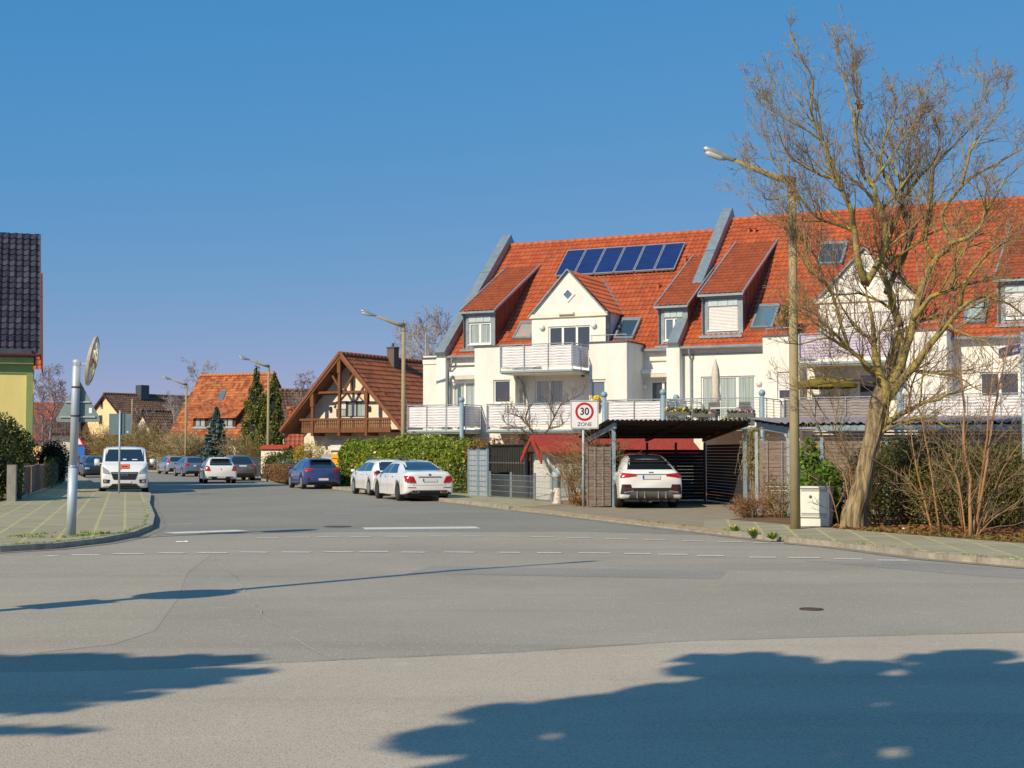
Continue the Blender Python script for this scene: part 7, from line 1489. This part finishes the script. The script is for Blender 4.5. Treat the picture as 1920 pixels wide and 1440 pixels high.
limbs = [  # (points, depth shift at the end, base radius)
 ([(1648, 772), (1660, 735), (1648, 690), (1640, 630), (1627, 570), (1622, 531)], -.6, .135), ([(1622, 531), (1608, 490), (1604, 430), (1587, 387), (1574, 339), (1545, 265), (1523, 210), (1523, 155), (1500, 110), (1487, 62)], -1.8, .085), ([(1622, 535), (1645, 500), (1660, 455), (1650, 400), (1632, 350), (1623, 323), (1603, 232), (1590, 181), (1581, 136), (1565, 87)], .2, .085), ([(1603, 232), (1612, 180), (1598, 120), (1593, 40)], .3, .03),
 ([(1648, 772), (1662, 730), (1672, 680), (1684, 624), (1678, 583), (1663, 548), (1655, 500), (1668, 440), (1690, 380), (1675, 320), (1650, 270)], 1.0, .155), ([(1663, 548), (1690, 500), (1700, 440), (1692, 390), (1715, 340), (1752, 300), (1760, 240), (1735, 190)], 1.6, .08), ([(1690, 380), (1660, 330), (1655, 280), (1680, 200), (1665, 150)], .8, .05),
 ([(1648, 772), (1662, 740), (1684, 690), (1700, 650), (1712, 600), (1722, 545), (1751, 484), (1780, 458), (1765, 404), (1804, 345), (1865, 307), (1913, 284)], .6, .14), ([(1751, 484), (1735, 440), (1750, 390), (1752, 323), (1775, 291), (1830, 220), (1800, 129)], 1.2, .06), ([(1780, 458), (1820, 440), (1850, 400), (1880, 340), (1930, 300)], -.4, .06), ([(1804, 345), (1815, 290), (1840, 250), (1880, 200), (1890, 160)], .4, .04), ([(1712, 600), (1740, 560), (1790, 540), (1850, 525), (1930, 520)], -1.2, .07),
 ([(1648, 772), (1664, 745), (1704, 700), (1739, 650), (1775, 605), (1800, 575), (1840, 560), (1890, 570), (1940, 600)], -1.2, .125), ([(1775, 605), (1800, 620), (1850, 640), (1900, 690)], -1.6, .05), ([(1800, 575), (1810, 530), (1850, 480), (1900, 450), (1940, 440)], -.8, .06), ([(1790, 545), (1800, 480), (1850, 450), (1935, 470)], .2, .05),
 ([(1652, 715), (1625, 690), (1611, 676), (1590, 650), (1564, 624), (1545, 605), (1529, 592), (1510, 580), (1480, 570)], -1.0, .075), ([(1590, 650), (1570, 580), (1545, 530), (1520, 505), (1505, 450), (1494, 371), (1440, 375), (1423, 360), (1390, 316)], -1.5, .045), ([(1634, 691), (1593, 653), (1547, 639), (1497, 647), (1465, 640)], -1.6, .05), ([(1545, 530), (1530, 480), (1490, 440), (1450, 420), (1410, 400)], -1.0, .025),
 ([(1668, 745), (1695, 700), (1739, 694), (1797, 706), (1832, 732), (1880, 745)], -.8, .055), ([(1655, 795), (1690, 775), (1725, 758), (1760, 745), (1797, 729), (1835, 712)], -.6, .075), ([(1650, 815), (1666, 805), (1695, 790), (1739, 782), (1775, 798), (1820, 800), (1860, 815)], -1.0, .05), ([(1640, 720), (1600, 712), (1560, 716), (1520, 722), (1490, 735)], -.9, .035),
 ([(1604, 430), (1560, 415), (1520, 400), (1485, 350), (1450, 300), (1440, 250), (1425, 180)], -.8, .04), ([(1574, 339), (1530, 320), (1480, 290), (1450, 230), (1425, 165)], -1.4, .035), ([(1545, 265), (1500, 230), (1450, 200), (1420, 140)], -.5, .03), ([(1632, 350), (1660, 310), (1700, 260), (1730, 200), (1745, 120)], .5, .04), ([(1650, 400), (1690, 350), (1720, 300), (1712, 240), (1700, 160)], 1.3, .04),
 ([(1715, 340), (1700, 290), (1715, 230), (1760, 190), (1775, 130)], 1.8, .035), ([(1830, 220), (1850, 180), (1870, 150)], 1.2, .02), ([(1684, 624), (1730, 600), (1780, 590), (1850, 600)], .9, .05), ([(1678, 583), (1640, 560), (1590, 550), (1550, 560), (1520, 590)], 1.2, .04), ([(1722, 545), (1690, 520), (1660, 480), (1600, 460), (1560, 470)], 1.4, .045), ([(1655, 500), (1700, 470), (1760, 430), (1820, 420), (1900, 400)], 1.0, .05), ([(1640, 640), (1600, 610), (1570, 560), (1560, 500), (1540, 440)], .6, .04)]
lm = MB(); tw = MB()
for pts, dep, r0 in limbs:
    n = len(pts) - 1; P = []
    big = r0 >= .08
    for k, (x, y) in enumerate(pts):
        start = 0.0
        P.append(TP(x, y, dep * (k / n) ** 1.0 if pts[0][1] > 700 else dep * (.35 + .65 * k / n)) + (V((r.uniform(-.03, .03), r.uniform(-.2, .2), r.uniform(-.03, .03))) if k else V((0, 0, 0))))
    Q = []
    for k in range(n * 3 + 1): q = catmull([tuple(p) for p in P], k / 3); Q.append(V(q) + (rnd_unit(r) * .02 if k else V((0, 0, 0))))
    RS = [max(.006, r0 * (1 - .90 * (k / (len(Q) - 1)) ** .75)) for k in range(len(Q))]; lm.tube(Q, RS, 9 if big else 6)
    Ltot = sum((Q[k + 1] - Q[k]).length for k in range(len(Q) - 1)); nk = int(Ltot * 3.5) + 2
    for j in range(nk):
        u = (r.uniform(.12, 1.0)) * (len(Q) - 1); k = min(len(Q) - 2, int(u)); a = Q[k].lerp(Q[k + 1], u - k); td = (Q[k + 1] - Q[k]).normalized(); outw = (a - V((.5, 0, 4.5))); outw.z *= .5; outw = outw.normalized()
        d = (td * .75 + rnd_unit(r) * .55 + V((0, 0, .30)) + outw * .15).normalized(); grow(tw, a, d, r.uniform(.5, 1.35) * (1.0 if a.z > 3 else .8) * (1 if u < len(Q) * .7 else .75) * (.6 if a.z > 8.3 else 1), max(.007, min(.022, RS[k] * .4)), 0, r, .45, .20, (4, 3, 1), .0042, (4, 3, 3, 3))
    for j in range(2 + int(Ltot * .8) if r0 < .12 else 1):
        u = r.uniform(.10, .68) * (len(Q) - 1); k = min(len(Q) - 2, int(u)); td = (Q[k + 1] - Q[k]).normalized(); d = (td * .7 + rnd_unit(r) * .6 + V((0, 0, .2))).normalized(); grow(lm, Q[k], d, r.uniform(.9, 1.7), min(.032, RS[k] * .6), 0, r, .35, .38, (6, 3, 2), .004, (6, 4, 3, 3), fine=tw)
lm.build('limb', BARK, BT, smooth=True); tw.build('twigs', TWIG, BT)
bn = thing('bird_nest_twigs', 'small clump of dead leaves caught high in the bare tree', 'leaf clump', TB + TP(1612, 197, 0), 0); b = MB()
for i in range(60): leaf(b, rnd_unit(r) * r.uniform(0, .12), .04, r)
b.build('foliage', DEADLEAF, bn)
# --- verge: litter, leaves, grass, dandelions
def scatter(poly, n, z0, s, m, name, seed, label, upright=False):
    rr = random.Random(seed); b = MB(); xs = [p[0] for p in poly]; ys = [p[1] for p in poly]
    def ins(x, y):
        c = False
        for i in range(len(poly)):
            (x1, y1), (x2, y2) = poly[i], poly[(i + 1) % len(poly)]
            if (y1 > y) != (y2 > y) and x < (x2 - x1) * (y - y1) / (y2 - y1) + x1: c = not c
        return c
    k = 0
    while k < n:
        x, y = rr.uniform(min(xs), max(xs)), rr.uniform(min(ys), max(ys))
        if not ins(x, y): continue
        k += 1
        if upright:
            for j in range(4): a = rr.uniform(0, 6.28); h = s * rr.uniform(.5, 1.4); bx, by = x + rr.gauss(0, .03), y + rr.gauss(0, .03); dx, dy = math.cos(a) * .008, math.sin(a) * .008; tx, ty_ = rr.gauss(0, .03), rr.gauss(0, .03); b.add([(bx - dx, by - dy, z0), (bx + dx, by + dy, z0), (bx + tx, by + ty_, z0 + h)], [(0, 1, 2)])
        else: leaf(b, V((x, y, z0 + rr.uniform(.0, .05))), s * rr.uniform(.6, 1.4), rr, .6, V((0, 0, 1.5)))
    o = b.build(name, m); tag(o, label, name.replace('_', ' '), kind='stuff'); return o
verge = [(6.9, 30.4), (8.2, 27.9), (9.3, 25.7), (10.2, 24.6), (12.2, 24.5), (11.5, 30.5), (7.0, 32.6)]
scatter(verge, 5200, .10, .05, DEADLEAF, 'dead_leaves', 130, 'reddish dead leaves and needles under the big tree')
scatter([(9.25, 25.75), (10.2, 24.65), (12.5, 24.5), (12.0, 26.6), (9.6, 27.2)], 900, .105, .09, GRASS, 'grass', 131, 'bright green grass tufts at the verge by the right edge', True)
scatter([(7.2, 29.9), (8.6, 27.2), (9.2, 25.9), (9.5, 26.0), (7.6, 30.2)], 120, .11, .07, GRASS, 'grass_tufts', 132, 'sparse grass tufts between pavement and leaf litter', True)
kg = MB(); rr = random.Random(133)
def kerb_grass(line, cnt, z0=.09, s=.05):
    for i in range(cnt):
        k = rr.randrange(len(line) - 1); a, b_ = V(line[k]), V(line[k + 1]); p = a.lerp(b_, rr.random()); 
        for j in range(3): x, y = p.x + rr.gauss(0, .03), p.y + rr.gauss(0, .03); h = s * rr.uniform(.4, 1.4); kg.add([(x - .012, y, z0), (x + .012, y + .004, z0), (x + rr.gauss(0, .03), y + rr.gauss(0, .03), z0 + h)], [(0, 1, 2)])
kerb_grass(offset(rk[:9], .17), 200, .095, .03); kerb_grass(offset(lk[1:9], -.17), 200, .10, .04); kerb_grass(offset(rk[8:12], -.02), 50, .0, .025)
kerb_grass([(-9.6, 27.4), (-8.4, 27.2), (-8.0, 28.6), (-9.0, 28.9), (-9.6, 27.4)], 90, .112, .05); tag(kg.build('kerb_grass', GRASS), 'grass and moss growing in the kerb joints', 'grass', kind='stuff')
for i, (px, py, s) in enumerate([(1377, 1000, .22), (1411, 1006, .22), (1449, 1012, .22)]):
    x, y = G(px, py, .05); t = thing('dandelion', ['leftmost dandelion clump on the right kerb', 'middle dandelion clump on the right kerb, with a yellow flower', 'rightmost dandelion clump on the right kerb'][i], 'weed', (x, y, .05), 0, 'dandelions on the right kerb'); b = MB()
    for j in range(70):
        a = rr.uniform(0, 6.28); d = V((math.cos(a), math.sin(a), rr.uniform(.3, 1.6))).normalized() * s * rr.uniform(.5, 1.1); sd = V((-math.sin(a), math.cos(a), 0)) * .018; b.add([V((0, 0, 0)) - sd * .4, d * .6 + sd, d, d * .6 - sd], [(0, 1, 2, 3)])
    b.build('leaves', GRASS, t)
    if i < 2: MB().ball((.02, -.05, .16), .022, 8, 5).ball((-.05, 0, .13), .018, 8, 5).build('flower', M['flower_y'], t)
for i, (px, py, s) in enumerate([(1637, 943, .10), (1470 + 172, 1500, 0), (1694, 989, .05), (1848, 979, .09)]):
    if s == 0: continue
    x, y = G(px, py + (32 if i == 0 else 4), .11); z = .11 if i else .38; t = thing('litter_scrap', ['crumpled white plastic scrap hanging in the scrub right of the trunk', '', 'small white paper scrap on the leaf litter', 'white crumpled bag under the red stemmed sapling'][i], 'litter', (x, y, z), 0, 'white litter scraps'); b = MB()
    for j in range(14): leaf(b, rnd_unit(rr) * s * .5, s * .7, rr, .8)
    b.build('crumpled_film', M['paper'], t)
x, y = G(340, 1017); t = thing('paper_scrap', 'tiny white paper scrap on the asphalt by the left corner', 'litter', (x, y, .01), 0); MB().box(-.09, -.04, 0, .05, .04, .012).box(.06, -.02, 0, .13, .05, .02).build('paper', M['paper'], t)
# --- evergreens behind the camera: only their shadows reach the picture
def shade_tree(label, x, y, h, lobes, n, seed):
    rr = random.Random(seed); t = thing('evergreen_tree', label, 'tree', (x, y, 0), 0, 'evergreen trees behind the camera'); MB().tube([(0, 0, 0), (.1, .1, h * .5), (0, 0, h)], [.28, .2, .08], 10).build('trunk', TRUNKB, t, smooth=True); b = MB(); br = MB()
    for (cx_, cy_, cz_, rx_, ry_, rz_) in lobes:
        br.tube([(0, 0, h * .45), (cx_, cy_, cz_)], [.10, .03], 6)
        for i in range(int(n * (.15 + min(1.6, rx_ * ry_)) / sum(.15 + min(1.6, q[3] * q[4]) for q in lobes))):
            u = rnd_unit(rr) * (rr.random() ** .35)
            if u.length > .5 and NZ.noise(V((cx_ + u.x * rx_, cy_ + u.y * ry_, cz_ + u.z * rz_)) * 1.7) < -.05: continue
            leaf(b, V((cx_ + u.x * rx_, cy_ + u.y * ry_, cz_ + u.z * rz_)), .13 * rr.uniform(.6, 1.4), rr, .6)
    br.build('branch', TRUNKB, t); b.build('crown', YEW, t)
sx_, sy_ = -SUN_AZ[0] / math.tan(R_(SUN_EL)), -SUN_AZ[1] / math.tan(R_(SUN_EL))
def lobe(tx, ty_, z, rx_, ry_, rz_, bx, by): return (tx - sx_ * z - bx, ty_ - sy_ * z - by, z, rx_, ry_, rz_)
bx, by = -3.0, -2.2
LB = [(.35, 7.3, .9), (.75, 8.5, .75), (.55, 9.3, .3), (1.25, 9.5, .7), (1.2, 10.3, .35), (2.1, 10.5, .75), (2.3, 11.35, .3), (1.75, 11.3, .2), (3.2, 10.7, .75), (3.5, 11.5, .25), (4.4, 10.8, .8), (5.6, 11.0, .8), (6.8, 11, .9), (3.0, 9.2, 1.1), (2.0, 7.4, 1.2), (4.7, 8.6, 1.5), (4.0, 6.6, 1.5)]
rb = random.Random(77)
for k in range(34):
    u = rb.random(); x = -.3 + 4.8 * u; y = 8.0 + 3.6 * min(1, u * 2.3) ** .8 + .35 * math.sin(u * 17); q = rb.uniform(.10, .26); LB.append((x + rb.uniform(-.25, .25), y + rb.uniform(-.15, .25), q))
shade_tree('broad evergreen tree behind the camera, its shadow fills the lower right', bx, by, 8.5, [lobe(x, y, 7.2 + .3 * (k % 3), r_ * 1.15, r_, .45 * r_ + .05, bx, by) for k, (x, y, r_) in enumerate(LB)], 80000, 201)
bx, by = -13.0, 1.5
shade_tree('evergreen tree outside the left edge, its shadow lies on the lower left road', bx, by, 8.0, [lobe(x, y, 7.0, a, b_, c, bx, by) for x, y, a, b_, c in [(-4.7, 11.5, 1.3, .6, .4), (-3.6, 11.75, 1.1, .42, .3), (-2.7, 11.9, .85, .22, .14), (-3.3, 11.2, 1.0, .35, .25), (-2.5, 11.25, .6, .12, .08), (-3.7, 10.9, 1.3, .6, .4), (-2.9, 10.75, .8, .2, .12), (-3.7, 10.25, .95, .42, .26), (-3.0, 10.2, .5, .12, .08), (-3.5, 9.65, .6, .18, .1), (-3.2, 8.9, .55, .09, .05), (-6.3, 10.8, 1.6, 1.2, .8)]], 36000, 202)
